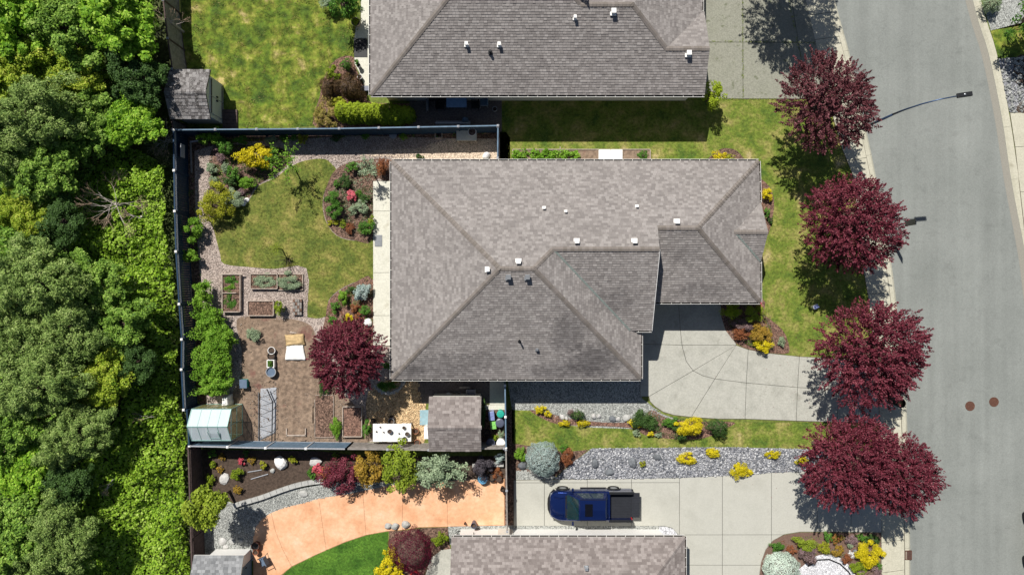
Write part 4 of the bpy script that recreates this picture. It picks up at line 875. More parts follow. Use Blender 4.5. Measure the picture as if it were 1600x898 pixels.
# ---------- small sheds
def gable_shed(name, label, cat, x0, x1, y0, y1, ze, zr, ridge, wall, shm, wm, over=0.15, ex=0.13, tw=0.16, seed=1, fm=None):
    t = empty(name, ((x0 + x1) / 2, (y0 + y1) / 2, 0), label, cat); t['wl'] = tuple(t.location)
    ym = (y0 + y1) / 2 if ridge is None else ridge
    A = [Vector((x0, y1, ze)), Vector((x1, y1, ze)), Vector((x1, ym, zr)), Vector((x0, ym, zr))]; B = [Vector((x0, ym, zr)), Vector((x1, ym, zr)), Vector((x1, y0, ze)), Vector((x0, y0, ze))]
    roof(t, [A, B], shm, seed, fascia=0.09, ex=ex, tw=tw, fm=fm); ridge_caps(t, [(A[3], A[2])], shm, seed, 0.12, 0.22, 0.4)
    wx0, wx1, wy0, wy1 = wall; zt = ze - 0.03; zg = zr - 0.22
    b = MB(); b.prism([(wx0, wy0), (wx1, wy0), (wx1, wy1), (wx0, wy1)], -.01, zt, wm)
    for x in (wx0, wx1): b.idx([(x, wy0, zt), (x, wy1, zt), (x, ym, zg), (x + .02, wy0, zt), (x + .02, wy1, zt), (x + .02, ym, zg)], [(0, 1, 2), (5, 4, 3), (0, 2, 5, 3), (1, 4, 5, 2)], wm)
    b.build('wall', t); return t
# shed south of the main house (photo 670-752, 619-705)
zs, zrr = 2.1, 2.9
A0 = P(670.5, 619.5, zs); A1 = P(752, 704.5, zs); rid = P(711, 667.5, zrr)
t = gable_shed('shed', 'small garden shed with grey brown shingle roof below the eave of the main house', 'shed', A0.x, A1.x, A1.y, A0.y, zs, zrr, rid.y, (A0.x + .12, A1.x - .12, A1.y + .12, A0.y - .12), M['sh_low'], M['cream'], ex=0.17, tw=0.26, seed=12)
b = MB(); b.box((A0.x + .1, rid.y + .1, 0.95), (0.05, 0.85, 1.85), M['white']); dd = b.build('door', t); b = MB(); b.box((A0.x + .06, rid.y + .4, 0.95), (0.04, 0.04, 0.12), M['black']); b.build('handle', dd)
# old cedar shed top left
zs, zrr = 2.05, 2.75
B0 = P(265.5, 109, zs); B1 = P(329, 186, zs); rid = P(296, 143.5, zrr); wx1 = P(348, 150, 0).x
t = gable_shed('shed', 'old shed with mossy cedar shake roof and pale doors beside the mossy lawn', 'shed', B0.x, B1.x, B1.y, B0.y, zs, zrr, rid.y, (B0.x + .15, wx1, B1.y + .2, B0.y - .3), M['sh_cedar'], M['cream'], ex=0.2, tw=0.2, seed=13, fm=M['dark_wood'])
yc = (B1.y + B0.y) / 2
for k_ in (-1, 1):
    b = MB(); b.box((wx1 + .03, yc + k_ * .52, 0.95), (0.05, 1.0, 1.8), M['cream']); b.box((wx1 + .065, yc + k_ * .52, 1.75), (0.03, 1.0, 0.1), M['dark_wood']); b.box((wx1 + .065, yc + k_ * .52, 0.25), (0.03, 1.0, 0.1), M['dark_wood'])
    dd = b.build('door', t); b = MB(); b.box((wx1 + .09, yc + k_ * .12, 1.0), (0.06, 0.08, 0.16), M['black']); b.build('handle', dd)
b = MB(); b.box((wx1 + .5, B1.y + .4, 0.05), (0.9, 1.3, 0.1), M['dark_wood'])
for i in range(6): b.box((wx1 + .5, B1.y - .14 + i * .22, 0.11), (0.9, 0.2, 0.03), M['dark_wood'])
b.build('shed_ramp', label='dark plank ramp in front of the cedar roofed shed', cat='ramp')
# grey shingled shed bottom left
zs = 1.95; C0 = P(303, 867, zs); C1 = P(381, 867, zs); hwid = 1.6
t = gable_shed('shed', 'grey shingled shed with white north wall at the bottom edge beside the orange patio', 'shed', C0.x, C1.x, C0.y - 2 * hwid, C0.y, zs, zs + .75, None, (C0.x + .5, P(392, 857).x, C0.y - 2 * hwid + .3, P(392, 857).y), M['sh_grey'], M['white'], ex=0.16, tw=0.24, seed=14)
b = MB(); xw_ = P(392, 857).x; b.box((xw_ + .03, C0.y - 1.5, 0.95), (0.05, 1.0, 1.85), M['blue_cap']); dd = b.build('door', t); b = MB(); b.box((xw_ + .07, C0.y - 1.15, 0.95), (0.05, 0.05, 0.12), M['black']); b.build('handle', dd)

# ---------- greenhouse
def greenhouse():
    m, n, bs = newmat('polycarbonate'); bs.inputs['Base Color'].default_value = (0.7, 0.78, 0.82, 1); bs.inputs['Roughness'].default_value = 0.25
    tr = nd(n, 'ShaderNodeBsdfTransparent'); mx = nd(n, 'ShaderNodeMixShader'); mx.inputs[0].default_value = 0.5; n.links.new(tr.outputs[0], mx.inputs[1]); n.links.new(bs.outputs[0], mx.inputs[2]); n.links.new(mx.outputs[0], n.nodes['Material Output'].inputs[0])
    m2, n, bs = newmat('clear_greenhouse_glass'); bs.inputs['Base Color'].default_value = (0.4, 0.4, 0.16, 1); bs.inputs['Roughness'].default_value = 0.12
    tr = nd(n, 'ShaderNodeBsdfTransparent'); mx = nd(n, 'ShaderNodeMixShader'); mx.inputs[0].default_value = 0.35; n.links.new(tr.outputs[0], mx.inputs[1]); n.links.new(bs.outputs[0], mx.inputs[2]); n.links.new(mx.outputs[0], n.nodes['Material Output'].inputs[0])
    al = plain('green_aluminium', (0.25, 0.42, 0.38), 0.4, 0.3)
    a = P(320, 631); c = P(379, 678); x0, x1, y1, y0 = a.x, c.x, a.y, c.y; ym = (y0 + y1) / 2; ze, zr = 1.75, 2.35
    t = empty('greenhouse', ((x0 + x1) / 2, ym, 0), 'small polycarbonate greenhouse with pale green frame in the fence corner', 'greenhouse'); t['wl'] = tuple(t.location)
    b = MB(); th = 0.035
    for x in (x0, x1):
        for y in (y0, y1): b.bar((x, y, 0), (x, y, ze), th, th, al)
        b.bar((x, y0, ze), (x, ym, zr), th, th, al); b.bar((x, ym, zr), (x, y1, ze), th, th, al); b.bar((x, y0, 0.03), (x, y1, 0.03), th, th, al); b.bar((x, y0, ze), (x, y1, ze), th, th, al); b.bar((x, ym, 0), (x, ym, zr), th, th, al); b.bar((x, y0, 0.9), (x, y1, 0.9), th, th, al)
    for y, z in ((y0, .03), (y1, .03), (y0, ze), (y1, ze), (ym, zr)): b.bar((x0, y, z), (x1, y, z), th * 1.2, th * 1.2, al)
    for i in range(1, 4):
        x = x0 + (x1 - x0) * i / 4
        for y in (y0, y1): b.bar((x, y, 0), (x, y, ze), .025, .025, al); b.bar((x, y, ze), (x, ym, zr), .025, .025, al)
    b.build('frame', t); w = (x1 - x0) / 4
    for i in range(4):
        xa, xb = x0 + i * w + .02, x0 + (i + 1) * w - .02
        for y in (y0, y1):
            b = MB(); s = 1 if y == y1 else -1
            q = [(xa, y - s * .02, ze + .01), (xb, y - s * .02, ze + .01), (xb, ym + s * .02, zr - .01), (xa, ym + s * .02, zr - .01)]; b.idx(q + [(p_[0], p_[1], p_[2] - .008) for p_ in q], [(0, 1, 2, 3), (7, 6, 5, 4)], m)
            b.build('roof_panel', t)
            b = MB(); b.box(((xa + xb) / 2, y, ze / 2), (xb - xa, .006, ze - .06), m2); b.build('pane', t)
    for x in (x0, x1):
        for ya, yb in ((y0, ym), (ym, y1)):
            for za, zb in ((.05, .88), (.92, ze - .02)):
                b = MB(); b.box((x, (ya + yb) / 2, (za + zb) / 2), (.006, abs(yb - ya) - .04, zb - za), m2); b.build('pane', t)
    b = MB(); xa = x0 + 2 * w; b.bar((xa, y0 + .15, ze + .12), (xa + w, y0 + .15, ze + .12), .03, .03, al); b.bar((xa, y0 + .15, ze + .12), (xa, ym - .3, zr - .05), .03, .03, al); b.bar((xa + w, y0 + .15, ze + .12), (xa + w, ym - .3, zr - .05), .03, .03, al)
    b.face([(xa, y0 + .15, ze + .13), (xa + w, y0 + .15, ze + .13), (xa + w, ym - .3, zr - .04), (xa, ym - .3, zr - .04)], m); b.build('roof_vent', t)
    # bench inside, plants
    b = MB(); b.box((x0 + .6, ym, .7), (.9, y1 - y0 - .2, .04), M['grey_wood'])
    for dx in (.2, 1.0):
        for y in (y0 + .15, y1 - .15): b.box((x0 + dx, y, .35), (.05, .05, .68), M['grey_wood'])
    b.build('potting_bench', label='wooden potting bench inside the greenhouse', cat='bench')
greenhouse()

# ================================================================== FENCES
def fence(name, label, pts, h, mb, mp, lattice=0, spacing=2.45, cat='fence', board=0.14, cap=None, px=True, top=None, rail=None):
    P3 = [P(x, y, h) for x, y in pts] if px else [Vector((*p, h)) for p in pts]
    P2 = [Vector((p.x, p.y)) for p in P3]; c0 = P2[0]; t = empty(name, (c0.x, c0.y, 0), label, cat); t['wl'] = (c0.x, c0.y, 0)
    L = [(P2[i + 1] - P2[i]).length for i in range(len(P2) - 1)]; posts = []
    for i in range(len(P2) - 1):
        k = max(1, round(L[i] / spacing))
        for j in range(k): posts.append(P2[i].lerp(P2[i + 1], j / k))
    posts.append(P2[-1])
    for p in posts:
        b = MB(); b.box((p.x, p.y, (h + .04) / 2 - .02), (.1, .1, h + .04), mp); o = b.build('post', t)
        b = MB(); b.box((p.x, p.y, h + .03), (.14, .14, .03), cap or mp); b.box((p.x, p.y, h + .055), (.09, .09, .03), cap or mp); b.build('post_cap', o)
    zt = h - lattice
    for a, c in zip(posts[:-1], posts[1:]):
        d = (c - a); l = d.length; d.normalize(); rz = math.atan2(d.y, d.x); b = MB(); k = max(1, int((l - .1) / board)); w = (l - .1) / k
        for j in range(k):
            q = a + d * (.05 + (j + .5) * w); b.box((q.x, q.y, zt / 2 + .03 + R.uniform(-.012, .012)), (w - .008, .022 + R.uniform(-.004, .004), zt - .08), mb, rz)
        b.build('panel', t)
        A = a + d * .05; C = c - d * .05
        for zz, ww, hh_, mm_ in ((zt, .075, .045, rail or mp), (.12, .06, .07, mp)) + (((h, .08, .035, rail or mp),) if lattice else ()):
            b = MB(); b.bar((A.x, A.y, zz), (C.x, C.y, zz), ww, hh_, mm_); b.build('rail', t)
        if lattice:
            b = MB(); hgt = lattice - .06; sp = .11; nL = int((l - .1 + hgt) / sp)
            for j in range(nL):
                for sgn in (0, 1):
                    s0, s1 = j * sp - hgt, j * sp; u0, u1 = max(0, s0), min(l - .1, s1)
                    if u1 <= u0: continue
                    z0 = (u0 - s0); z1 = (u1 - s0)
                    if sgn: z0, z1 = hgt - z0, hgt - z1
                    p0 = A + d * u0; p1 = A + d * u1; b.bar((p0.x, p0.y, zt + .03 + z0), (p1.x, p1.y, zt + .03 + z1), .03, .012, M['lat_white'] if mb is M['blue_fence'] else mb)
            b.build('lattice', t)
    return t
fence('fence', 'dark blue board fence with lattice top between the woods and the back garden', [(271, 203), (273, 330), (275, 393), (280, 475), (284, 530), (283.5, 577), (287, 640)], 1.85, M['blue_fence'], M['blue_fence'], .35, cap=M['white'])
fence('fence', 'lower dark blue fence beside the greenhouse, without lattice', [(292, 641), (295.5, 694)], 1.75, M['blue_fence'], M['blue_fence'], 0, spacing=2.4)
fence('fence', 'blue fence along the top of the back garden below the neighbour hedge', [(272, 203), (530, 201), (778, 196.5)], 1.8, M['blue_fence'], M['blue_fence'], 0, cap=M['lat_white'], rail=M['blue_cap'])
fence('fence', 'short blue fence running down to the north gutter of the main house', [(778, 198), (777.5, 247)], 1.75, M['blue_fence'], M['blue_cap'], 0, cap=M['lat_white'], rail=M['blue_cap'])
fence('fence', 'blue fence, its sunlit face coloured pale, between the greenhouse and the dark planting bed', [(296, 696.5), (415, 699.5), (541, 701)], 1.75, M['blue_cap'], M['lat_white'], 0, cap=M['white'], spacing=2.45)
fence('fence', 'unpainted brown fence running behind the white table and the small shed', [(541, 701), (670, 702.5), (788, 700)], 1.75, M['grey_wood'], M['grey_wood'], .3, cap=M['lat_white'])
fence('fence', 'narrow fence with blue rail from the house eave down to the brown fence corner', [(789, 602), (790.5, 700)], 1.75, M['blue_fence'], M['blue_cap'], .3, cap=M['white'], rail=M['blue_cap'])
fence('fence', 'brown lattice topped fence between the orange patio and the pickup driveway', [(790.5, 702), (792.5, 830)], 1.75, M['dark_wood'], M['grey_wood'], .3, cap=M['lat_white'])
fence('fence', 'dark brown lattice topped fence at the lower left beside the woods', [(294, 700), (297, 790), (300, 898), (304, 1100)], 1.8, M['dark_wood'], M['dark_wood'], .35)
fence('fence', 'weathered grey fence at the top left beside the mossy lawn', [(252, -120), (255, 0), (262, 60), (269, 108)], 2.1, M['grey_wood'], M['dark_wood'], .0, spacing=1.7, cap=M['lat_white'])
fence('fence', 'short weathered fence piece between the cedar shed and the blue fence corner', [(268, 186), (271, 202)], 1.8, M['grey_wood'], M['dark_wood'], 0, spacing=1.2)

# ================================================================== TREES AND SHRUBS
CM = {}
def limbs(b, R_, hz, zc, rs, n=7, r0=.11, m=None):
    m = m or M['bark']; zf = max(0.25, zc - hz * 0.9)
    b.tube([(0, 0, -.05), (rs.uniform(-.05, .05), rs.uniform(-.05, .05), zf * .6), (0, 0, zf)], [r0 * 1.25, r0, r0 * .85], m, 8)
    for i in range(n):
        a = 2 * math.pi * (i + rs.rand() * .5) / n; q = rs.uniform(.5, .8); e = Vector((math.cos(a) * R_ * q, math.sin(a) * R_ * q, zc + hz * rs.uniform(-.1, .45)))
        mid = Vector((e.x * .45, e.y * .45, (zf + e.z) / 2 + .1)); b.tube([(0, 0, zf * .96), mid, e], [r0 * .6, r0 * .38, r0 * .12], m, 5)
def tree(label, px, py, rpx, zc, hz, key, cat='tree', group=None, name='tree', sx=1.0, rz=0.0, n=14000, leaf=.15, style='clump', clumps=70, cr=.3, lump=.16, mat='forest1', asp=.62, base=3.0, trunk=True):
    """a tree whose crown, seen at height zc, has radius rpx photo pixels; crowns of one key share their mesh"""
    x, y = G(px, py, zc); R_ = rpx * K * (H - zc) / H
    t = thing(name, x, y, 0, label, cat, group)
    if key not in CM: CM[key] = crown_mesh('crown', F[mat], base, base, hz, n, leaf, abs(hash_(key)), style, clumps, cr, asp, True, lump)
    o = link('crown', CM[key], t, (0, 0, zc)); s = R_ / base; o.scale = (s * sx, s / sx, max(.6, s)); o.rotation_euler = (0, 0, rz)
    rs = np.random.RandomState(int(px + py) % 9999); b = MB(); limbs(b, R_ * .9, hz * max(.6, s), zc, rs, 8, .05 + R_ * .03); o = b.build('trunk'); o.parent = t
    return t
def hash_(s):
    h = 7
    for ch in s: h = (h * 31 + ord(ch)) % 100003
    return h
def shrub(label, px, py, rx, ry, zt, mat, cat='shrub', style='clump', n=None, leaf=.075, clumps=22, cr=.33, lump=.24, rz=0, group=None, name='shrub', z0=0.0, low=-.2, asp=.6, flowers=None):
    """rx, ry in photo pixels, zt = height of its top"""
    zc = z0 + (zt - z0) * .5; x, y = G(px, py, zc); k = K * (H - zc) / H; t = thing(name, x, y, z0, label, cat, group); hz = (zt - z0) * .52
    if style == 'clump': rx *= 1.16; ry *= 1.16
    A = rx * ry * k * k * 3.14
    n = n or int(max(200, min(11000, A * 6.0 / (leaf * leaf * asp))))
    me = crown_mesh('foliage', F[mat], rx * k, ry * k, hz, n, leaf, int(px * 7 + py * 13) % 99991, style, clumps, cr, asp, True, lump, low)
    o = link('foliage', me, t, (0, 0, zc - z0)); o.rotation_euler = (0, 0, rz)
    rs = np.random.RandomState(int(px * 3 + py)); b = MB(); limbs(b, min(rx, ry) * k, hz, max(zc - z0, .15), rs, 5, .02 + .012 * rx * k); o = b.build('stem'); o.parent = t
    if flowers:
        fm, fn, fl = flowers; rs = np.random.RandomState(int(px + py)); d = unit(rs.normal(size=(fn * 3, 3))); d = d[d[:, 2] > .15][:fn]
        V = leafquads(np.repeat(d * np.array([rx * k, ry * k, hz]) * rs.uniform(.9, 1.05, (len(d), 1)), 3, 0) + rs.normal(size=(len(d) * 3, 3)) * fl * .3, np.repeat(d, 3, 0) + rs.normal(size=(len(d) * 3, 3)) * .6, np.full(len(d) * 3, fl), .9, rs)
        link('flowers', mesh_arrays('flowers', V, quadidx(len(V) // 4), [F[fm]]), t, (0, 0, zc - z0), kind='stuff')
    return t
# --- plum trees along the road
pk_ = dict(n=44000, leaf=.115, style='spiky', clumps=1000, cr=.2, lump=.07, mat='plum', cat='tree', name='plum_tree', group='purple leaved plum trees', asp=.5)
tree('purple plum tree nearest the street lamp, topmost of the row along the road', 1289, 163, 76, 4.0, 2.3, 'plumF', **dict(pk_, mat='plum2', clumps=700, cr=.24, lump=.1))
tree('purple plum tree second from the top of the road row, by the sign post', 1329, 350, 79, 4.0, 2.4, 'plumB', rz=1, **pk_)
tree('purple plum tree third from the top, at the mouth of the main driveway', 1357, 552, 86, 4.0, 2.6, 'plumG', rz=2, **dict(pk_, clumps=900, cr=.22, lump=.1))
tree('left one of two merged purple plum trees above the lower driveway', 1322, 718, 76, 4.2, 2.5, 'plumD', rz=2.4, sx=.93, **pk_)
tree('right one of two merged purple plum trees, reaching out over the road edge', 1398, 740, 68, 4.3, 2.2, 'plumE', rz=3.6, **pk_)
pk2 = dict(pk_); pk2['leaf'] = .13
tree('single purple plum tree in the back garden by the house corner', 543, 557, 61, 3.3, 2.0, 'plumC', rz=4, **pk2)
tree('tree off the top edge that throws its shadow on the old driveway', 1250, -105, 82, 5.0, 2.6, 'plumA', rz=1.2, **dict(pk_, group=None))
# --- the woods on the left
W1 = dict(mat='forest1', n=24000, leaf=.16, clumps=240, cr=.16, lump=.3); W2 = dict(mat='forest2', n=20000, leaf=.2, clumps=150, cr=.2, lump=.3, asp=.75)
W3 = dict(mat='forest3', n=34000, leaf=.125, clumps=340, cr=.14, lump=.32, asp=.45); W4 = dict(mat='forest4', n=20000, leaf=.17, clumps=180, cr=.18, lump=.3)
wood = [  # px, py, r, zc, hz, kind, label
 (28, 25, 62, 5, 2.6, W2, 'bright green tree in the very top left corner of the woods'),
 (112, 40, 60, 4.5, 2.4, W1, 'mid green tree at the top edge, between two brighter ones'),
 (186, 30, 62, 5.5, 2.8, W2, 'broad leaved bright tree at the top edge near the weathered fence'),
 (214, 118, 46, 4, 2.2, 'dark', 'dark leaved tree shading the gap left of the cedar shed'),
 (30, 105, 52, 4.5, 2.2, W4, 'yellow green tree below the top left corner'),
 (118, 118, 48, 3.2, 2.0, W4, 'low yellow green tree in the light gap of the upper woods'),
 (62, 178, 62, 6.2, 3.0, W3, 'tall grey green willow left of the dry grass gap'),
 (8, 222, 56, 5.5, 2.6, W3, 'grey green willow cut by the left edge above the bright clearing'),
 (136, 196, 46, 3.2, 1.8, W1, 'small mid green tree between willow and dry grass gap'),
 (206, 190, 44, 2.8, 1.6, W2, 'bright bushy tree left of the pale dead twigs by the shed'),
 (72, 262, 52, 4.5, 2.4, W1, 'mid green tree above the bare branched tree'),
 (38, 330, 40, 3.6, 2.0, W4, 'yellow green tree at the right of the bright clearing'),
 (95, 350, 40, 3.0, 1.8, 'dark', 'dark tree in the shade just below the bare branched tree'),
 (60, 440, 68, 6.3, 3.0, W3, 'big pale willow crown at mid height by the left edge'),
 (142, 440, 50, 3.2, 1.8, W1, 'mid green crown between the big pale willow and the ivy'),
 (22, 520, 58, 5.5, 2.6, W3, 'pale willow below the big one, cut by the left edge'),
 (118, 520, 58, 4.4, 2.3, W3, 'pale crown in the centre of the woods, level with the purple garden tree'),
 (190, 510, 44, 2.6, 1.5, W1, 'mid green tree bordering the ivy slope at mid height'),
 (64, 600, 60, 6.0, 2.8, W3, 'tall willow with faded leaves left of the greenhouse level'),
 (158, 592, 48, 3.4, 1.9, W4, 'yellow green tree left of the ivy and level with the greenhouse'),
 (14, 668, 52, 5.2, 2.6, W1, 'mid green tree at the left edge below the faded willow'),
 (120, 676, 54, 4.2, 2.2, W3, 'grey green willow beside the brightest low tree'),
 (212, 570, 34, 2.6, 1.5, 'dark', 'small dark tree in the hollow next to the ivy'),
 (40, 742, 48, 3.6, 2.0, W2, 'brightest low tree near the left edge in the lower woods'),
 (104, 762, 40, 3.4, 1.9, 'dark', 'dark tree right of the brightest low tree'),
 (24, 834, 60, 5.4, 2.6, W1, 'mid green tree near the bottom left corner'),
 (100, 838, 54, 5.4, 2.6, W3, 'grey green willow near the bottom edge'),
 (60, 905, 50, 5.0, 2.4, W3, 'pale willow cut by the bottom edge'),
]
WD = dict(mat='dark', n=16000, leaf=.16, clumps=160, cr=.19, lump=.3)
for i, (px, py, r, zc, hz, kd, lab) in enumerate(wood):
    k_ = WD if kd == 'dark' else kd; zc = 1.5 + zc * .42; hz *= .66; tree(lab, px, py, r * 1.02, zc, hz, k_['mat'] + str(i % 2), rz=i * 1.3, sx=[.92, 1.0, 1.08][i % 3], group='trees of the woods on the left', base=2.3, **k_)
# undergrowth and ivy: masses nobody could count
def mass(name, poly_px, dens, leaf, mat, hfun, seed, lab, cat, asp=.75):
    rs = np.random.RandomState(seed); poly = [P(*p)[:2] for p in poly_px]; n = int(area(poly) * dens); X, Y = scatter(poly, n, rs); n = len(X)
    Z = np.array([hfun(x, y) for x, y in zip(X, Y)]); e = .15; Zx = np.array([hfun(x + e, y) for x, y in zip(X, Y)]); Zy = np.array([hfun(x, y + e) for x, y in zip(X, Y)])
    N = np.c_[-(Zx - Z) / e, -(Zy - Z) / e, np.ones(n)]; N = unit(N) + rs.normal(size=(n, 3)) * .42; Z = Z - np.abs(rs.normal(size=n)) * .1
    V = leafquads(np.c_[X, Y, Z], N, leaf * rs.uniform(.6, 1.35, n), asp, rs); me = mesh_arrays(name, V, quadidx(n), [F[mat]])
    o = link(name, me, None, kind='stuff', label=lab, cat=cat)
    return o
def hf_ivy(x, y):
    v = noise.noise(Vector((x * .42, y * .42, 3.1))); w = noise.noise(Vector((x * 1.5, y * 1.5, 7.7))); u = noise.noise(Vector((x * 4, y * 4, 1.7)))
    edge = (P(285, 449).x - x); return max(.1, 1.0 + v * 1.0 + w * .35 + u * .16 + min(.5, edge * .08) - max(0, .5 - edge) * .5)
def hf_und(x, y):
    return max(.3, 1.5 + noise.noise(Vector((x * .33, y * .33, 9))) * 1.5 + noise.noise(Vector((x * 1.2, y * 1.2, 2))) * .9 + noise.noise(Vector((x * 3.5, y * 3.5, 4))) * .3)
IV = [(196, 232), (232, 240), (262, 262), (270, 262), (272, 330), (276, 400), (280, 475), (284, 530), (285, 600), (289, 650), (292, 690), (298, 800), (302, 960), (120, 960), (130, 880), (138, 820), (150, 760), (160, 700), (205, 640), (215, 590), (190, 540), (175, 470), (160, 430), (128, 400), (110, 360), (128, 320), (150, 280)]
mass('ivy', IV, 270, .145, 'ivy', hf_ivy, 41, 'bright green ivy and brambles heaped against the fence', 'ivy', .85)
# mid green undergrowth filling the gaps between the trees
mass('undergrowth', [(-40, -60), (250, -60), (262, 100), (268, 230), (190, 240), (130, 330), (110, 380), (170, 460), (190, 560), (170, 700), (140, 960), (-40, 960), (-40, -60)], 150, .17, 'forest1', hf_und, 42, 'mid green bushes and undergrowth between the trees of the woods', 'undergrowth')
mass('meadow_grass', [(-30, 316), (14, 330), (26, 360), (20, 396), (-30, 410)], 120, .2, 'bright', lambda x, y: .15 + .1 * noise.noise(Vector((x, y, 0))), 43, 'bright green grass in the small clearing at the left edge', 'grass', .3)
mass('dry_grass', [(120, 120), (172, 108), (205, 140), (196, 176), (150, 178), (118, 160)], 130, .26, 'drygrass', lambda x, y: .5 + .5 * noise.noise(Vector((x * .8, y * .8, 5))), 44, 'tall dry grass in the light gap of the upper woods', 'grass', .14)
mass('dry_grass', [(248, 196), (268, 190), (272, 262), (246, 262), (238, 226)], 150, .22, 'drygrass', lambda x, y: .4 + .4 * noise.noise(Vector((x, y, 5))), 45, 'dry stalks heaped against the corner of the dark blue fence', 'dry stalks', .12)
# bare branched trees
def bare(label, px, py, r, zc, n, seed, mat='twig', cat='dead tree'):
    x, y = G(px, py, zc); R_ = r * K; rs = random.Random(seed); t = thing('bare_tree', x, y, 0, label, cat); b = MB(); b.tube([(0, 0, -.05), (0, 0, zc * .5)], [.09, .06], M['pale_twig'], 6); o = b.build('trunk'); o.parent = t
    b = MB()
    def grow(p, a, el, L, r, d):
        q = p + Vector((math.cos(a) * math.cos(el), math.sin(a) * math.cos(el), math.sin(el))) * L * rs.uniform(.7, 1.2)
        b.tube([p, p.lerp(q, .5) + Vector((rs.uniform(-1, 1), rs.uniform(-1, 1), rs.uniform(-.5, 1))) * L * .09, q], [r, r * .8, r * .6], M['pale_twig'] if d < 2 else M[mat], 4 if d < 2 else 3, False)
        if d < 4:
            for k in range(rs.choice((2, 2, 3))): grow(q, a + rs.uniform(-.65, .65), el * .7 + rs.uniform(-.3, .35), L * .72, r * .6, d + 1)
    for i in range(n): grow(Vector((rs.uniform(-.15, .15), rs.uniform(-.15, .15), zc * rs.uniform(.35, .6))), rs.uniform(1.5, 4.6) if rs.random() < .7 else rs.uniform(0, 6.28), rs.uniform(.1, .9), R_ * .36, .022, 0)
    o = b.build('branches', kind='stuff'); o.parent = t
bare('bare brown branched dead tree in the middle of the upper woods', 150, 312, 54, 3.8, 12, 5)
bare('small bare shrub of pale branches right of the dead tree', 205, 335, 30, 2.2, 4, 6, cat='dead shrub')
bare('heap of bare twigs below the cedar shed, outside the fence', 254, 215, 34, 1.4, 9, 8, cat='dead shrub')
bare('thin bare twigs among the leaves at the top edge of the woods', 248, 20, 30, 3.0, 6, 9, cat='dead shrub')

for px, py, r_, z_, n_, sd, lab in ((96, 690, 26, 4.4, 3, 21, 'bare grey twigs sticking out of the willow in the lower woods'), (222, 655, 26, 2.2, 4, 22, 'dry twigs among the ivy level with the greenhouse'), (70, 470, 24, 4.9, 3, 23, 'bare pale twigs on the big willow at mid height'), (120, 20, 30, 4.2, 4, 24, 'bare twigs between the trees at the top edge'), (160, 760, 24, 2.6, 3, 25, 'dry twigs in the ivy near the bottom')):
    bare(lab, px, py, r_, z_, n_, sd, cat='dead branches')
# --- shrubs and plants (px, py, rx, ry, top height, foliage)
sh = shrub
# top yard
sh('round dark green tree at the top edge beside the neighbour walkway', 541, 10, 24, 20, 3.2, 'green', 'tree', clumps=34, leaf=.12, name='small_tree')
sh('small grey leaved shrub half cut by the top edge on the mossy lawn', 512, 6, 13, 12, 1.2, 'grey')
sh('olive green shrub above the wooden tub', 549, 22, 11, 9, 1.6, 'olive')
sh('clipped round green shrub on red mulch near the neighbour walkway', 541, 102, 9, 9, .9, 'green', style='dome', leaf=.05)
sh('lime green shrub left of the clipped round one', 519, 114, 11, 12, 1.0, 'lime', leaf=.08)
sh('broad dark bronze shrub above the clipped hedge', 546, 136, 21, 21, 1.3, 'brown', style='dome', leaf=.07)
sh('smaller bronze shrub at the left of the broad one', 513, 138, 12, 18, 1.2, 'brown', style='dome', leaf=.07)
sh('pinkish yellow shrub at the left end of the clipped hedge', 510, 178, 19, 20, 1.1, 'peach', clumps=44, cr=.25)
sh('small yellow green shrub between bronze shrub and hedge', 529, 161, 12, 9, 1.1, 'ygreen')
t = thing('hedge', *G(588, 178, .8), 0, 'long lime green clipped cedar hedge along the top blue fence', 'hedge')
x0, y0 = G(588, 178, .8)
hv = []
for i in range(9):
    hx, hy = 537 + i * 12.3, 175 + i * .5 + (i % 2) * 1.5; gx, gy = G(hx, hy, .9); me = crown_mesh('foliage', F['cedar'], 13 * K, (15 if i < 8 else 12) * K, 1.15, 4200, .075, 900 + i, 'dome', 20, .3, .6, True, .05, -.6); o = link('hedge_section', me, t, (gx - x0, gy - y0, .75))
sh('rounded green shrub at the south east corner of the neighbour house', 1112, 150, 17, 19, 2.4, 'olive', clumps=44, cr=.25, leaf=.09, mat_=None) if False else sh('rounded green shrub at the south east corner of the neighbour house', 1112, 150, 17, 19, 2.4, 'cedar', clumps=44, cr=.25, leaf=.09)
# back garden, north bed
bg_ = [
 (318, 217, 11, 9, 1.3, 'bright', 'fresh green sapling near the top left fence corner'), (338, 214, 12, 12, 1.3, 'bright', 'leafy green shrub with long shoots against the top fence'),
 (353, 230, 12, 14, 1.2, 'green', 'deep green shrub left of the golden one'), (379, 219, 13, 7, .8, 'green', 'low green clump in the shade of the top fence'),
 (364, 271, 9, 12, .9, 'green', 'green shrub at the lower left of the golden one'), (359, 283, 10, 9, .8, 'dark', 'dark green shrub between golden and yellow green bushes'),
 (385, 286, 14, 9, .9, 'bright', 'light green shrub beside the white stones'), (331, 264, 9, 9, .5, 'grey', 'faded grey green clump on the pink gravel'),
 (424, 218, 9, 7, .5, 'grey', 'small grey green plant in the shaded top border'), (445, 216, 7, 7, .5, 'green', 'tiny dark plant left of the yellow flowers'),
 (473, 217, 7, 9, .6, 'ygreen', 'yellow flowering plant against the top fence'), (460, 214, 6, 6, .5, 'green', 'small plant left of the yellow flowering plant'),
 (571, 213, 7, 5, .4, 'green', 'small green plant in the top border, left of the metal dish'), (630, 214, 6, 6, .4, 'bright', 'small light plant right of the metal dish'),
 (525, 216, 10, 5, .4, 'dark', 'low dark creeping plant in the top border'), (656, 246, 7, 5, .3, 'dark', 'little dark plant by the north gutter'),
]
for (px, py, rx, ry, zt, mt, lab) in bg_: sh(lab, px, py, rx, ry, zt, mt, leaf=.08)
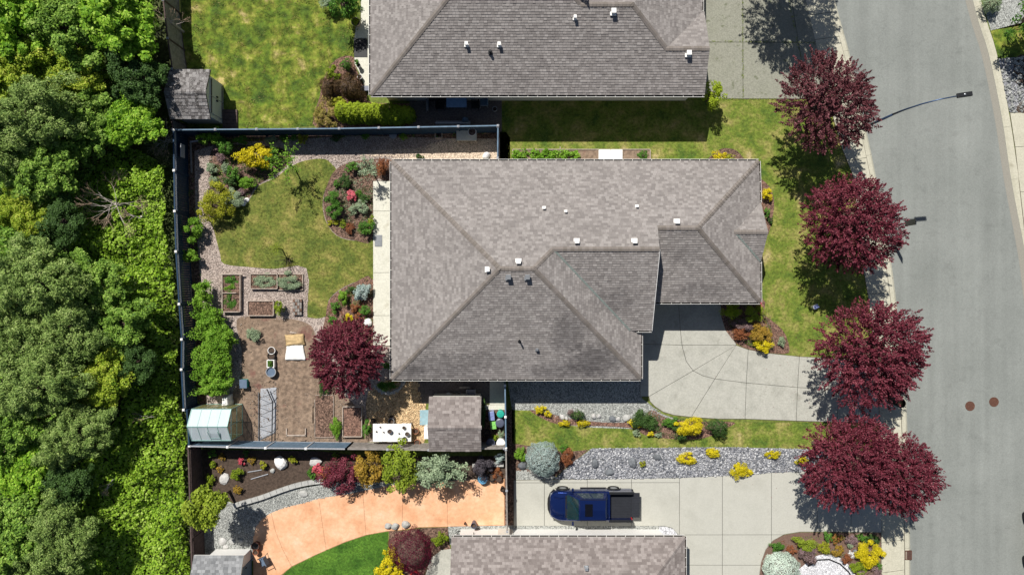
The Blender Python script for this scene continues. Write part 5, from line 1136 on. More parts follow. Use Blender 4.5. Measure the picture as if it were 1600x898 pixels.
for (px, py, rx, ry, zt, mt, lab) in [(345, 246, 8, 8, .5, 'mauve', 'dusty stemmed plant at the left rim of the north west bed'), (343, 300, 7, 8, .4, 'drygrass', 'dry tufted plant above the yellow green round bush'), (352, 262, 7, 7, .4, 'grey', 'grey low plant left of the golden bush'), (374, 300, 7, 5, .4, 'mauve', 'small mauve plant between the green shrubs'), (411, 262, 7, 6, .5, 'green', 'green plant at the shaded foot of the golden bush'), (425, 243, 11, 9, .9, 'green', 'mid green shrub touching the golden bush on its right'), (340, 232, 8, 6, .6, 'mauve', 'twiggy brown plant near the top left border'), (333, 283, 6, 8, .3, 'grey', 'sparse silvery tuft on the left of the north west bed')]: sh(lab, px, py, rx, ry, zt, mt, leaf=.06)
sh('golden yellow spreading bush in the north west bed', 396, 245, 28, 17, 1.5, 'yellow', clumps=50, cr=.24, leaf=.09, rz=.2)
sh('yellow green round bush bordering the back lawn on the west', 339, 318, 26, 26, 1.7, 'ygreen', clumps=60, cr=.24, leaf=.09)
sh('blue green conifer shrub tucked beside the yellow green bush', 365, 312, 15, 15, 1.0, 'grey', leaf=.06)
sh('leafy green shrub leaning over the west fence path', 302, 357, 14, 18, 1.4, 'bright', clumps=24, leaf=.1)
sh('small leafy shrub against the west fence below the first', 297, 399, 15, 10, 1.2, 'bright', clumps=20, leaf=.1)
# open young fruit tree with long shoots
def shoots(label, px, py, r, zc, n, seed, mat='bright', leaf=.12, rib=None):
    x, y = G(px, py, zc); R_ = r * K * .95; rs = np.random.RandomState(seed); t = thing('young_tree', x, y, 0, label, 'young tree'); b = MB(); C = []; T = []
    b.tube([(0, 0, -.05), (0, 0, zc * .7)], [.05, .035], M['bark'], 6)
    for i in range(n):
        a = 6.283 * (i + rs.uniform(-.3, .3)) / n; L = R_ * rs.uniform(.65, 1.1); e = Vector((math.cos(a) * L, math.sin(a) * L, zc + rs.uniform(-.2, .7))); m_ = e * .5; m_.z = zc + .1; b.tube([(0, 0, zc * .65), m_, e], [.02, .014, .005], M['bark'], 4)
        for k in range(90): s = rs.uniform(.15, 1); p = m_.lerp(e, (s - .5) * 2) if s > .5 else Vector((0, 0, zc * .7)).lerp(m_, s * 2); C.append(p[:]); T.append((e - m_)[:])
    C = np.array(C) + rs.normal(size=(len(C), 3)) * .085; N = rs.normal(size=C.shape) * .5 + [0, 0, .8]; o = b.build('trunk'); o.parent = t
    V = leafquads(C, N, leaf * rs.uniform(.6, 1.2, len(C)), .55, rs, np.array(T) + rs.normal(size=C.shape)); link('crown', mesh_arrays('crown', V, quadidx(len(C)), [F[mat]]), t)
shoots('young fruit tree with open green shoots at the lawn corner', 442, 252, 34, 2.2, 9, 61)
shoots('young sapling with pale leaves standing over the walkway bed', 573, 261, 20, 1.9, 7, 62, 'grey', .11)
shoots('nearly bare sapling in the lower part of the back lawn', 431, 388, 10, 1.2, 5, 63, 'olive', .06)
b = MB(); x, y = G(446, 404, .8)
for i in range(9): a = i * .7; b.tube([(0, 0, .1), (math.cos(a) * .3, math.sin(a) * .3, .7), (math.cos(a) * .6, math.sin(a) * .45, .9 + .1 * (i % 3))], [.02, .014, .006], M['dark_wood'], 4)
o = b.build('bare_shrub', label='bare spidery shrub at the lower edge of the back lawn', cat='bare shrub'); o.location = (x, y, 0)
# half round bed by the walkway
hb = [(550, 262, 9, 9, .8, 'green', 'glossy green shrub at the top of the half round bed'), (540, 283, 10, 10, .7, 'dark', 'loose dark green plant in the half round bed'), (527, 287, 6, 6, .4, 'green', 'tiny green plant at the rim of the half round bed'),
 (520, 311, 12, 11, 1.0, 'green', 'upper of two round green shrubs at the lawn rim'), (524, 329, 12, 12, 1.0, 'green', 'lower of two round green shrubs at the lawn rim'), (561, 302, 5, 5, .4, 'green', 'small green plant right of the pink flowers'),
 (570, 310, 9, 6, .5, 'dark', 'low dark plant beside the walkway, above the pale leaved one'), (567, 324, 10, 11, .6, 'grey', 'pale leaved clump beside the walkway'), (552, 328, 7, 8, .6, 'grey', 'pale leaved clump in the bed centre'),
 (521, 347, 9, 4, .3, 'ygreen', 'yellow green low plant below the round green shrubs'), (572, 356, 11, 13, .9, 'green', 'bright leafy shrub at the bottom of the half round bed'), (546, 357, 8, 8, .4, 'rust', 'rust coloured plant in the lower half round bed'),
 (536, 350, 6, 6, .4, 'olive', 'small olive plant left of the rust coloured one'), (598, 262, 8, 16, .9, 'rust', 'red brown shrub at the house corner by the downspout'), (580, 345, 6, 7, .6, 'olive', 'olive plant against the walkway edge')]
for (px, py, rx, ry, zt, mt, lab) in hb: sh(lab, px, py, rx, ry, zt, mt, leaf=.07)
sh('pink flowering azalea in the half round bed', 549, 306, 8, 8, .6, 'pink', 'flowering shrub', leaf=.06)
# lower bed by the walkway
for (px, py, rx, ry, zt, mt, lab) in [(569, 456, 13, 16, .9, 'silver', 'silver blue shrub beside the walkway'), (536, 466, 9, 11, .7, 'bright', 'fresh green shrub in the lower walkway bed'), (523, 480, 7, 8, .5, 'green', 'olive green mound at the rim of the lower bed'), (519, 500, 6, 7, .4, 'green', 'small green mound above the purple garden tree'),
   (549, 453, 8, 6, .4, 'dark', 'dark low plant left of the silver blue shrub'), (571, 484, 9, 8, .6, 'green', 'green shrub under the silver blue shrub'), (554, 481, 8, 6, .4, 'rust', 'reddish plant behind the yellow flowers'), (545, 496, 7, 7, .6, 'yellow', 'yellow flowering plant above the purple garden tree'),
   (560, 494, 6, 5, .4, 'rust', 'rusty low plant right of the yellow flowers'), (605, 572, 7, 6, .4, 'green', 'small green plant in the shade of the house corner'), (606, 601, 15, 9, .6, 'green', 'shaded green shrub below the house corner'), (621, 593, 6, 4, .6, 'ygreen', 'yellow green tuft at the house corner')]:
    sh(lab, px, py, rx, ry, zt, mt, leaf=.07)
# kitchen garden
sh('bushy green shrub above the berry canes along the west fence', 321, 463, 14, 23, 1.5, 'bright', clumps=40, cr=.28, leaf=.1)
sh('long row of green berry canes, top part touching the bushy shrub', 330, 500, 17, 20, 1.6, 'bright', 'berry canes', clumps=60, cr=.26, leaf=.1, lump=.15, n=6000)
sh('long row of green berry canes, middle part widest', 342, 534, 23, 27, 1.7, 'bright', 'berry canes', clumps=90, cr=.24, leaf=.1, lump=.15, n=9000)
sh('long row of green berry canes, left of the teal box', 339, 568, 24, 24, 1.6, 'bright', 'berry canes', clumps=80, cr=.24, leaf=.1, lump=.15, n=8000)
sh('long row of green berry canes, bottom part above the greenhouse', 337, 600, 22, 18, 1.6, 'bright', 'berry canes', clumps=70, cr=.24, leaf=.1, lump=.15, n=7000)
for (px, py, rx, ry, zt, mt, lab) in [(397, 522, 10, 12, .6, 'grey', 'grey green clump at the head of the vegetable patch'), (437, 481, 8, 11, .9, 'lime', 'lime green bush between raised bed and net frame'), (526, 668, 8, 18, .7, 'bright', 'row of broad leaved greens beside the brown chip bed'), (573, 668, 7, 14, .8, 'green', 'dark green bush left of the white table'),
   (361, 436, 10, 8, .35, 'green', 'leaf greens in the top half of the tall raised bed'), (361, 450, 11, 6, .35, 'bright', 'paler greens in the middle of the tall raised bed'), (360, 470, 10, 14, .35, 'green', 'leaf greens in the bottom half of the tall raised bed'),
   (412, 439, 19, 9, .35, 'grey', 'sparse seedlings in the wide raised bed'), (453, 440, 19, 13, .6, 'grey', 'bushy blue green vegetables right of the wide raised bed'), (507, 598, 7, 26, .5, 'dark', 'dark strappy plants in the trench left of the purple tree')]:
    sh(lab, px, py, rx, ry, zt, mt, 'vegetables' if 'green' in lab and 'bush' not in lab else 'plant', leaf=.06, name='plant')
# vegetable row behind the house
for i, (px, lab) in enumerate([(812, 'big leaved green vegetables at the left end of the narrow bed behind the house'), (833, 'second clump of big leaved vegetables in the narrow bed'), (853, 'third and widest clump of big leaved vegetables in the narrow bed'), (874, 'fourth clump of big leaved vegetables in the narrow bed'), (892, 'last clump of big leaved vegetables, before the bare soil')]):
    sh(lab, px, 243, 13, 9, .55, 'bright', 'vegetables', leaf=.14, clumps=14, name='plant', asp=.8)
sh('small seedlings at the right end of the narrow bed behind the house', 1004, 243, 8, 7, .3, 'green', 'vegetables', leaf=.07, name='plant')
# front yard
for (px, py, rx, ry, zt, mt, lab) in [(1123, 244, 11, 8, .6, 'yellow', 'golden shrub on round mulch ring at the north gutter'), (1142, 247, 9, 5, .5, 'ygreen', 'yellow green tuft beside the golden shrub at the gutter'), (1199, 303, 8, 10, .7, 'yellow', 'yellow flowering shrub at the east eave of the house'), (1198, 332, 4, 7, .5, 'green', 'small green plant at the little east gable'),
   (1144, 488, 14, 14, 1.0, 'cedar', 'olive green conifer in the shade of the garage corner'), (1176, 490, 16, 14, 1.3, 'olive', 'gold tipped bush left of the garage corner'), (1163, 508, 18, 10, .8, 'mauve', 'pink tinged heather in the garage corner bed'), (1188, 521, 15, 15, 1.0, 'gold', 'orange and green shrub in the garage corner bed'), (1157, 521, 13, 9, .8, 'rust', 'reddish low shrub by the driveway curve'),
   (1192, 541, 14, 10, .8, 'yellow', 'bright yellow mound where bed meets the driveway'), (1221, 533, 6, 7, .4, 'grey', 'little blue green conifer alone on the red mulch'), (1186, 480, 5, 8, .7, 'pink', 'pink flowers under the garage corner gutter'),
   (1204, 344, 4, 5, .3, 'dark', 'tiny dark plant by the little east gable')]:
    sh(lab, px, py, rx, ry, zt, mt, leaf=.07)
# strip south of the house
for (px, py, rx, ry, zt, mt, lab) in [(845, 639, 8, 7, .5, 'yellow', 'leftmost yellow mound under the long eave'), (855, 646, 6, 5, .4, 'yellow', 'smaller yellow mound joined to the leftmost one'), (882, 661, 9, 4.5, .4, 'yellow', 'yellow mound left of the round dark green shrub foot'), (911, 661, 11, 5, .4, 'yellow', 'wider yellow mound right below the round dark green shrub'),
   (903, 648, 9.5, 8, .7, 'dark', 'round dark green shrub on grey gravel'), (892, 645, 6, 5, .4, 'mauve', 'brown low plant left of the round dark green shrub'), (1004, 655, 17, 16, .8, 'dark', 'spreading juniper at the driveway corner'), (990, 662, 11, 8, .6, 'yellow', 'yellow mound in front of the spreading juniper'), (995, 676, 6, 5, .4, 'grey', 'small grey mound left of the yellow tuft'),
   (1016, 677, 6, 4, .4, 'yellow', 'little yellow tuft below the spreading juniper'), (1021, 662, 10, 10, .7, 'dark', 'right end of the spreading juniper mass'), (1046, 659, 12, 8, .6, 'green', 'dark green low shrub left of the gold tree'), (1064, 676, 15, 10, .8, 'dark', 'dark shrub at the foot of the gold tree'), (1078, 666, 22, 13, 1.3, 'yellow', 'golden leaved small tree by the driveway curve'),
   (1121, 668, 14.5, 14, 1.0, 'dark', 'clipped round dark shrub beside the driveway'), (1029, 679, 6, 4, .3, 'grey', 'grey tuft near the juniper')]:
    sh(lab, px, py, rx, ry, zt, mt, leaf=.065, **(dict(style='dome') if 'clipped' in lab or 'round dark' in lab else {}))
sh('big silver blue spruce globe beside the rock bed', 848, 716, 26, 27, 2.0, 'silver', style='dome', leaf=.075, lump=.06, n=9000, asp=.4)
for (px, py, rx, ry, zt, mt, lab) in [(813, 709, 9, 12, .7, 'bright', 'fresh green shrub left of the silver blue globe'), (884, 712, 11, 14, .7, 'rust', 'rust and green shrub right of the silver blue globe'), (880, 700, 8, 6, .5, 'green', 'small green shrub behind the rust coloured one'), (1004, 724, 5, 5, .4, 'ygreen', 'small yellow green plant among the white rocks'),
   (1073, 715, 14, 9.5, .5, 'yellow', 'first yellow mound on the rocks, left of the paired ones'), (1115, 707, 11.5, 8, .5, 'yellow', 'yellow mound on the rocks close to the lawn strip'), (1154, 735, 12, 13, .7, 'yellow', 'tallest yellow mound, at the driveway edge of the rocks'), (1168, 737, 8, 6, .4, 'yellow', 'low yellow mound touching the tallest one'), (1207, 710, 12, 6, .4, 'yellow', 'yellow mound with dark stone in front'), (1252, 720, 9, 8, .5, 'yellow', 'yellow mound half hidden by the merged plum trees')]:
    sh(lab, px, py, rx, ry, zt, mt, leaf=.065)
# south west yard
for (px, py, rx, ry, zt, mt, lab) in [(378, 720, 5, 6, .5, 'pink', 'small red plant on the dark soil'), (411, 726, 6, 6, .5, 'ygreen', 'round yellow green plant left of the white boulder'), (459, 718, 7, 6, .5, 'ygreen', 'yellow green plant right of the white boulder'), (371, 740, 10, 10, .6, 'lime', 'lime green plant in the middle of the dark soil'), (371, 764, 7, 6, .5, 'gold', 'orange yellow mound near the curved edging'),
   (331, 708, 7, 6, .5, 'green', 'green plant in the fence corner below the greenhouse'), (333, 725, 5, 6, .4, 'lime', 'small lime plant by the brown fence'), (329, 748, 6, 8, .5, 'lime', 'lime plant just above the yellow green tree'), (385, 707, 5, 5, .3, 'green', 'tiny green plant by the pale faced blue fence'), (393, 719, 6, 6, .3, 'gold', 'faded grassy tuft on the dark soil'), (347, 714, 5, 5, .3, 'gold', 'brownish tuft near the fence corner'), (344, 733, 5, 5, .3, 'gold', 'second brownish tuft, between the lime plants'),
   (524, 711, 5, 5, .4, 'bright', 'small fresh plant at the fence left of the crimson shrub'), (489, 738, 8, 9, .7, 'green', 'green shrub at the end of the curved edging'), (497, 731, 8, 8, .8, 'pink', 'red leaved shrub between green ones'), (509, 739, 11, 12, .8, 'mix', 'red and green shrub left of the purple maple'), (781, 713, 9, 8, .8, 'silver', 'small blue green spruce by the driveway fence'),
   (756, 729, 17, 16, 1.3, 'smoke', 'smoky dark purple shrub above the blue pot'), (688, 842, 12, 12, 1.0, 'lime', 'round lime shrub beside the crimson maple'), (776, 740, 9, 10, .5, 'rust', 'brown leaved plant among dark pots')]:
    sh(lab, px, py, rx, ry, zt, mt, leaf=.08)
tree('yellow green tree growing through the dark fence at the lower left', 323, 792, 36, 3.2, 1.6, 'ltree', mat='olive', n=5000, leaf=.17, clumps=50, cr=.3, base=1.4, name='small_tree')
sh('dark purple laceleaf maple by the curved edging', 535, 740, 28, 27, 1.9, 'smoke', 'tree', clumps=70, cr=.22, leaf=.09, name='small_tree') if False else sh('dark purple laceleaf maple by the curved edging', 535, 740, 28, 27, 1.9, 'plum', 'tree', clumps=70, cr=.22, leaf=.09, name='small_tree')
sh('orange and yellow leaved small tree right of the purple maple', 577, 731, 23, 26, 2.2, 'gold', 'tree', clumps=40, cr=.28, leaf=.12, name='small_tree')
sh('yellow green glossy tree in the middle of the row over the patio', 627, 729, 32, 32, 2.8, 'olive', 'tree', clumps=64, cr=.24, leaf=.13, name='small_tree')
sh('grey green loose tree at the right of the patio row', 687, 733, 34, 27, 3.0, 'grey', 'tree', clumps=56, cr=.25, leaf=.13, name='small_tree')
sh('large crimson maple mound at the bottom by the lawn', 643, 860, 35, 36, 1.6, 'maple_red', 'tree', style='dome', leaf=.07, n=9000, name='small_tree', lump=.1, asp=.35)
sh('yellow variegated shrub at the bottom edge left of the crimson maple', 612, 882, 21, 25, 1.2, 'yellow', clumps=50, cr=.24, leaf=.1)
# bottom right bed
for (px, py, rx, ry, zt, mt, lab) in [(1215, 853, 11, 7, .5, 'green', 'bright green low plant at the rounded bed end'), (1258, 848, 18, 10, .8, 'olive', 'olive shrub with fine leaves in the corner bed'), (1236, 858, 8, 7, .5, 'rust', 'rusty shrub beside the pale mint mound'), (1262, 866, 15, 13, .7, 'mauve', 'mauve heather in the corner bed'), (1287, 855, 9, 9, .5, 'ygreen', 'yellow green plant in the centre of the corner bed'),
   (1294, 838, 7, 8, .5, 'green', 'green plant at the top of the corner bed'), (1307, 840, 9, 8, .5, 'mix', 'red and orange plant at the top of the corner bed'), (1331, 843, 10, 9, .5, 'mauve', 'pink and white flowers at the top of the corner bed'), (1308, 860, 9, 8, .5, 'gold', 'orange mound in the corner bed'), (1321, 872, 8, 8, .5, 'rust', 'brown red round plant by the white gravel'),
   (1346, 838, 8, 6, .5, 'green', 'shaded green plant under the plum tree shadow'), (1364, 843, 10, 8, .5, 'dark', 'dark green plant at the sidewalk corner of the bed'), (1358, 862, 21, 19, 1.0, 'yellow', 'large golden shrub beside the sidewalk'), (1343, 886, 15, 12, .6, 'lime', 'lime green mound below the golden shrub'), (1362, 898, 18, 13, .7, 'mauve', 'dusty pink mound at the bottom edge'), (1329, 866, 5, 6, .4, 'whitefl', 'small white flowers left of the golden shrub'), (1371, 884, 6, 8, .5, 'green', 'green plant between golden shrub and sidewalk'), (1328, 852, 4, 5, .4, 'grey', 'grey sprig in the corner bed')]:
    sh(lab, px, py, rx, ry, zt, mt, leaf=.06)
sh('large pale mint green mound at the bottom edge of the corner bed', 1220, 888, 28, 28, 1.2, 'mint', style='dome', leaf=.06, n=9000, lump=.06)
sh('mossy green shrub across the road at the top edge', 1549, 6, 15, 14, 1.0, 'grey', style='dome', leaf=.07)
sh('tree beyond the top right corner that shades the grass', 1614, 30, 34, 34, 4.5, 'green', 'tree', clumps=60, cr=.25, leaf=.15, name='small_tree')

# ================================================================== VEHICLES
M['car_blue'] = plain('metallic_blue_paint', (0.008, 0.026, 0.14), 0.28, 0.75, 0.05, 3, coat=1)
M['car_black'] = plain('black_car_paint', (0.01, 0.011, 0.014), 0.25, 0.2, 0.05, 3, coat=1)
M['windscreen'] = plain('tinted_windscreen', (0.004, 0.022, 0.026), 0.05, 0, 0.2, 2, coat=1)
M['tyre'] = plain('tyre_rubber', (0.02, 0.02, 0.02), 0.9)
M['liner'] = plain('bed_liner', (0.022, 0.024, 0.03), 0.8)
M['lens'] = plain('headlight_lens', (0.25, 0.27, 0.3), 0.1, 0.3)
M['sunroof'] = plain('sunroof_glass', (0.004, 0.004, 0.006), 0.08)
def vehicle(name, label, cat, x0, yc, ang, L, W_, paint, kind):
    t = empty(name, (x0, yc, 0), label, cat); t.rotation_euler = (0, 0, ang); z0 = -0.02
    def add(b, nm, par=t, bev=0, sm=False, **kw):
        b.sm = sm; o = b.build(nm, None, **kw); o.parent = par
        if bev: bevel(o, bev, 3)
        return o
    hwf = lambda s: W_ / 2 * (0.56 + 0.44 * min(1, (s / .55)) ** .42) * (1 if s < L - .5 else 1 - .08 * ((s - L + .5) / .5) ** 2)
    end = 3.58 if kind == 'pickup' else L; b = MB(); rings = []
    ss = [0, .05, .14, .3, .5, .8, 1.1, 1.6, 2.2, 2.9, end] if kind == 'pickup' else [0, .05, .14, .3, .5, .9, 1.3, 2.0, 3.0, L - .6, L - .3, L - .12, L - .03, L]
    for s in ss:
        w = hwf(s); top = min(1.06, .72 + .3 * min(1, s / .9) ** .5 + .04 * min(1, s / 1.2))
        if kind != 'pickup': top = min(top, .98, .72 + .3 * min(1, (L - s + .02) / .7) ** .5); w = w * (1 - .1 * max(0, 1 - (L - s) / .3) ** 2)
        zb = .36 if s > .2 else .42; rings.append([(s, w * .96, zb), (s, w, .55), (s, w, .78 if top > .86 else top - .1), (s, w * .975, top - .07), (s, w * .9, top), (s, w * .45, top + .035), (s, 0, top + .045), (s, -w * .45, top + .035), (s, -w * .9, top), (s, -w * .975, top - .07), (s, -w, .78 if top > .86 else top - .1), (s, -w, .55), (s, -w * .96, zb)])
    n = 13; vs = [p for r in rings for p in r]; fs = [(i * n + k, i * n + k + 1, (i + 1) * n + k + 1, (i + 1) * n + k) for i in range(len(rings) - 1) for k in range(n - 1)] + [tuple(range(n)), tuple((len(rings) - 1) * n + k for k in range(n - 1, -1, -1))]
    b.idx(vs, fs, paint)
    if kind == 'pickup':
        for sgn in (-1, 1): b.box(((3.58 + L) / 2, sgn * (W_ / 2 - .06), .78), (L - 3.58, .12, .78), paint)
        b.box((3.62, 0, .8), (.08, W_ - .26, .66), paint)
    body = add(b, 'body', sm=False, bev=.012)
    # cabin
    c0, c1, r0, r1, zb, zt = (1.0, 3.52, 1.74, 3.32, 1.06, 1.72) if kind == 'pickup' else (1.2, L - .45, 1.95, L - 1.25, .96, 1.42)
    hb, ht = W_ / 2 * .93, W_ / 2 * .7
    B = [(c0, -hb, zb), (c0, hb, zb), (c1, hb, zb), (c1, -hb, zb)]; T = [(r0, -ht, zt), (r0, ht, zt), (r1, ht, zt), (r1, -ht, zt)]
    b = MB(); b.idx(B + T + [(r0 + .05, 0, zt + .05), (r1 - .03, 0, zt + .05)], [(0, 4, 5, 1), (1, 5, 6, 2), (2, 6, 7, 3), (3, 7, 4, 0), (4, 7, 9, 8), (8, 9, 6, 5), (4, 8, 5), (7, 6, 9)], paint); add(b, 'cab', bev=.03)
    def panel(q, nm, mat, a0, a1, b0, b1, off=.012):   # q: 4 corners, bilinear inset
        q = [Vector(p) for p in q]; nn = (q[1] - q[0]).cross(q[3] - q[0]).normalized()
        f = lambda u, v: q[0].lerp(q[1], u).lerp(q[3].lerp(q[2], u), v)
        c = Vector(((c0 + c1) / 2, 0, 1.2)); m_ = f(.5, .5)
        if nn.dot(m_ - c) < 0: nn = -nn
        p = [f(a0, b0), f(a1, b0), f(a1, b1), f(a0, b1)]; bb = MB(); top_ = [x + nn * off for x in p]; bot = [x - nn * .005 for x in p]
        bb.idx(top_ + bot, [(0, 1, 2, 3), (0, 4, 5, 1), (1, 5, 6, 2), (2, 6, 7, 3), (3, 7, 4, 0)], mat); return add(bb, nm)
    panel([B[0], B[1], T[1], T[0]], 'windscreen', M['windscreen'], .05, .95, .06, .93)
    panel([B[3], B[2], T[2], T[3]], 'rear_window', M['glass'], .1, .9, .2, .88)
    for A_, B_ in (((B[0], B[3]), (T[0], T[3])), ((B[1], B[2]), (T[1], T[2]))):
        panel([A_[0], A_[1], B_[1], B_[0]], 'side_window', M['glass'], .2, .52, .14, .86); panel([A_[0], A_[1], B_[1], B_[0]], 'side_window', M['glass'], .55, .9, .14, .86)
    b = MB(); b.box((r0 + .55, 0, zt + .052), (.46, .74, .02), M['sunroof']); add(b, 'sunroof', bev=.005)
    for sgn in (-1, 1): b = MB(); b.tube([(.22, sgn * W_ * .3, .985), (.6, sgn * W_ * .27, 1.085), (.98, sgn * W_ * .3, 1.105)], .016, paint, 5); add(b, 'bonnet_crease')
    for sgn in (-1, 1): b = MB(); b.bar((r0 + .02, sgn * ht * .97, zt + .012), (r1 - .02, sgn * ht * .97, zt + .012), .03, .03, M['black']); add(b, 'roof_rail')
    for s_ in (1.9, 2.75):
        for sgn in (-1, 1): b = MB(); b.box((s_, sgn * (W_ / 2 * .955), .99), (.012, .1, .16), M['black']); b.box((s_, sgn * (W_ / 2 + .001), .65), (.012, .012, .5), M['black']); add(b, 'door_gap', kind='stuff')
    for sgn in (-1, 1):
        b = MB(); b.box((c0 + .38, sgn * (W_ / 2 + .1), 1.12), (.12, .22, .16), paint); add(b, 'wing_mirror', bev=.03)
        b = MB(); b.box((.12, sgn * W_ * .33, .74), (.16, .26, .1), M['lens']); add(b, 'headlight', bev=.03)
        b = MB(); b.box((L - .02, sgn * (W_ / 2 - .1), .85), (.05, .14, .3), M['red']); add(b, 'tail_light', bev=.01)
        for s in (.82, L - (1.05 if kind == 'pickup' else .85)):
            y = sgn * (W_ / 2 - .06); b = MB(); prof = [(.24, -.1), (.34, -.11), (.37, -.07), (.37, .07), (.34, .11), (.24, .1)]; vs = []; n = 20
            for r, q in prof: vs += [(s + r * math.cos(6.2832 * k / n), y + q, .37 + r * math.sin(6.2832 * k / n)) for k in range(n)]
            fs = [(i * n + k, i * n + (k + 1) % n, ((i + 1) % 6) * n + (k + 1) % n, ((i + 1) % 6) * n + k) for i in range(6) for k in range(n)]; b.idx(vs, fs, M['tyre']); w = add(b, 'wheel')
            b = MB(); vs = [(s + .235 * math.cos(6.2832 * k / n), y + sgn * .07, .37 + .235 * math.sin(6.2832 * k / n)) for k in range(n)]; b.idx(vs + [(s, y + sgn * .1, .37)], [(k, (k + 1) % n, n) for k in range(n)], M['steel']); add(b, 'rim', w)
            b = MB(); b.tube([(s + .43 * math.cos(a), sgn * (W_ / 2 + .005), .4 + .43 * math.sin(a)) for a in [math.pi * k / 8 for k in range(9)]], .035, M['black'], 5); add(b, 'wheel_arch')
    b = MB(); w = hwf(.03); b.tube([(.32, -W_ * .46, .5), (.1, -w * .98, .5), (-.02, -w * .5, .5), (-.04, 0, .5), (-.02, w * .5, .5), (.1, w * .98, .5), (.32, W_ * .46, .5)], .1, M['black'], 6); add(b, 'front_bumper')
    b = MB(); b.box((.99, 0, 1.075), (.12, W_ * .72, .03), M['black']); add(b, 'wiper_cowl')
    if kind == 'pickup':
        b = MB(); b.box(((3.66 + L) / 2, 0, .72), (L - 3.66, W_ - .25, .04), M['liner'])
        for i in range(16): b.box(((3.7 + L) / 2, -.72 + i * .096, .75), (L - 3.75, .05, .03), M['liner'])
        add(b, 'bed_liner')
        for sgn in (-1, 1): b = MB(); b.box(((3.6 + L) / 2, sgn * (W_ / 2 - .07), 1.185), (L - 3.6, .15, .03), M['black']); add(b, 'bed_rail', bev=.008)
        b = MB(); b.box((L + .25, 0, .76), (.5, W_ - .34, .07), M['liner'])
        for i in range(9): b.box((L + .25, -.62 + i * .155, .8), (.42, .05, .015), M['liner'])
        add(b, 'tailgate', bev=.01)
        b = MB(); b.box((L + .06, 0, .5), (.16, W_ - .06, .16), M['black']); add(b, 'rear_bumper', bev=.02)
        b = MB(); b.box((2.7, .93, .38), (1.6, .1, .04), M['black']); add(b, 'side_step'); b = MB(); b.box((2.7, -.93, .38), (1.6, .1, .04), M['black']); add(b, 'side_step')
    b = MB(); b.box((L / 2, 0, .4), (L - .5, W_ - .3, .12), M['black']); add(b, 'underbody')
    return t
pf = P(858, 782.5); vehicle('pickup_truck', 'dark blue pickup truck with sunroof and lowered tailgate on the lower driveway', 'pickup truck', pf.x, pf.y, 0, 5.02, 1.84, M['car_blue'], 'pickup')
pf = P(1620, 783); vehicle('parked_car', 'black car parked at the far kerb, cut by the right edge of the photo', 'car', pf.x + .05, pf.y, -math.pi / 2, 4.4, 1.78, M['car_black'], 'car')
for o in list(bpy.data.objects):
    if o.parent and o.parent.get('category') in ('car', 'pickup truck'): pass

# ================================================================== STREET THINGS
A = P(1318, 214, 0); t = thing('street_lamp', A.x, A.y, 0, 'tall dark steel street lamp arching over the road from behind the plum tree', 'street lamp')
M['lamp_steel'] = plain('blue_black_steel', (0.05, 0.085, 0.16), 0.35, 0.5)
b = MB(); b.sm = True; tp = P(1398, 178, 5.9); b.tube([(A.x, A.y, 0), (A.x, A.y, 3), (A.x, A.y, 5.6)], [.09, .075, .06], M['lamp_steel'], 10); b.build('pole', t)
pts = [Vector((A.x, A.y, 5.55)), Vector((A.x + .03, A.y, 6.2)), P(1418, 170, 6.9), P(1441, 162.5, 7.6), P(1468, 155.5, 8.0), P(1497, 150, 8.2)]
b = MB(); b.sm = True; b.tube(pts, [.06, .055, .046, .04, .036, .034], M['lamp_steel'], 8); b.build('arm', t)
h0 = P(1495, 150, 8.2); h1 = P(1519, 146.5, 8.25); b = MB(); b.bar(h0, h1, .24, .12, M['black']); o = b.build('lamp_head', t); bevel(o, .03)
hm = h0.lerp(h1, .45); b = MB(); b.lathe((hm.x, hm.y, hm.z + .06), [(.05, 0), (.05, .06), (.02, .08)], M['steel'], 10); b.build('photocell', o)
b = MB(); b.lathe((A.x, A.y, 0), [(.2, 0), (.2, .05), (.13, .12)], M['grey_metal'], 12); b.build('base', t)
A = P(1385, 354, 0); t = thing('sign_post', A.x, A.y, 0, 'dark sign post poking out sideways from the second plum tree', 'sign post'); b = MB(); b.tube([(A.x, A.y, 0), (A.x, A.y, 3.15)], .035, M['dark_steel'], 8); b.build('post', t)
b = MB(); b.box((A.x, A.y, 2.6), (.05, .34, 1.1), M['dark_steel']); b.build('sign_plate', t)
for px, py, lab in ((1517.5, 634.5, 'left one of two rusty manhole covers in the road'), (1555, 628, 'right one of two rusty manhole covers in the road')):
    A = P(px, py, 0); t = thing('manhole', A.x, A.y, -.12, lab, 'manhole cover', 'manhole covers in the road'); b = MB(); b.lathe((A.x, A.y, -.12), [(.3, 0), (.3, .018), (.255, .018), (.25, .01), (0.02, .01)], M['iron'], 28); b.build('frame', t)
    b = MB(); b.lathe((A.x, A.y, -.112), [(.235, 0), (.235, .008)], M['iron'], 28)
    for i in range(4):
        for j in range(4): b.box((A.x - .135 + i * .09, A.y - .135 + j * .09, -.1), (.05, .05, .008), M['iron'])
    b.build('cover', t)
A = P(1419, 866.5, 0); t = thing('drain_grate', A.x, A.y, -.11, 'rusty storm drain grate in the kerb at the bottom', 'drain'); b = MB(); w = .4
for dx, dy, sx, sy in ((0, .27, w, .04), (0, -.27, w, .04), (-w / 2, 0, .04, .58), (w / 2, 0, .04, .58)): b.box((A.x + dx, A.y + dy, .0), (sx, sy, .06), M['iron'])
b.box((A.x, A.y, -.01), (w - .03, .52, .02), M['dark_wood']); b.build('frame', t); b = MB()
for i in range(7): b.box((A.x, A.y - .21 + i * .07, .01), (w - .04, .025, .03), M['iron'])
b.build('bars', t, kind='stuff')
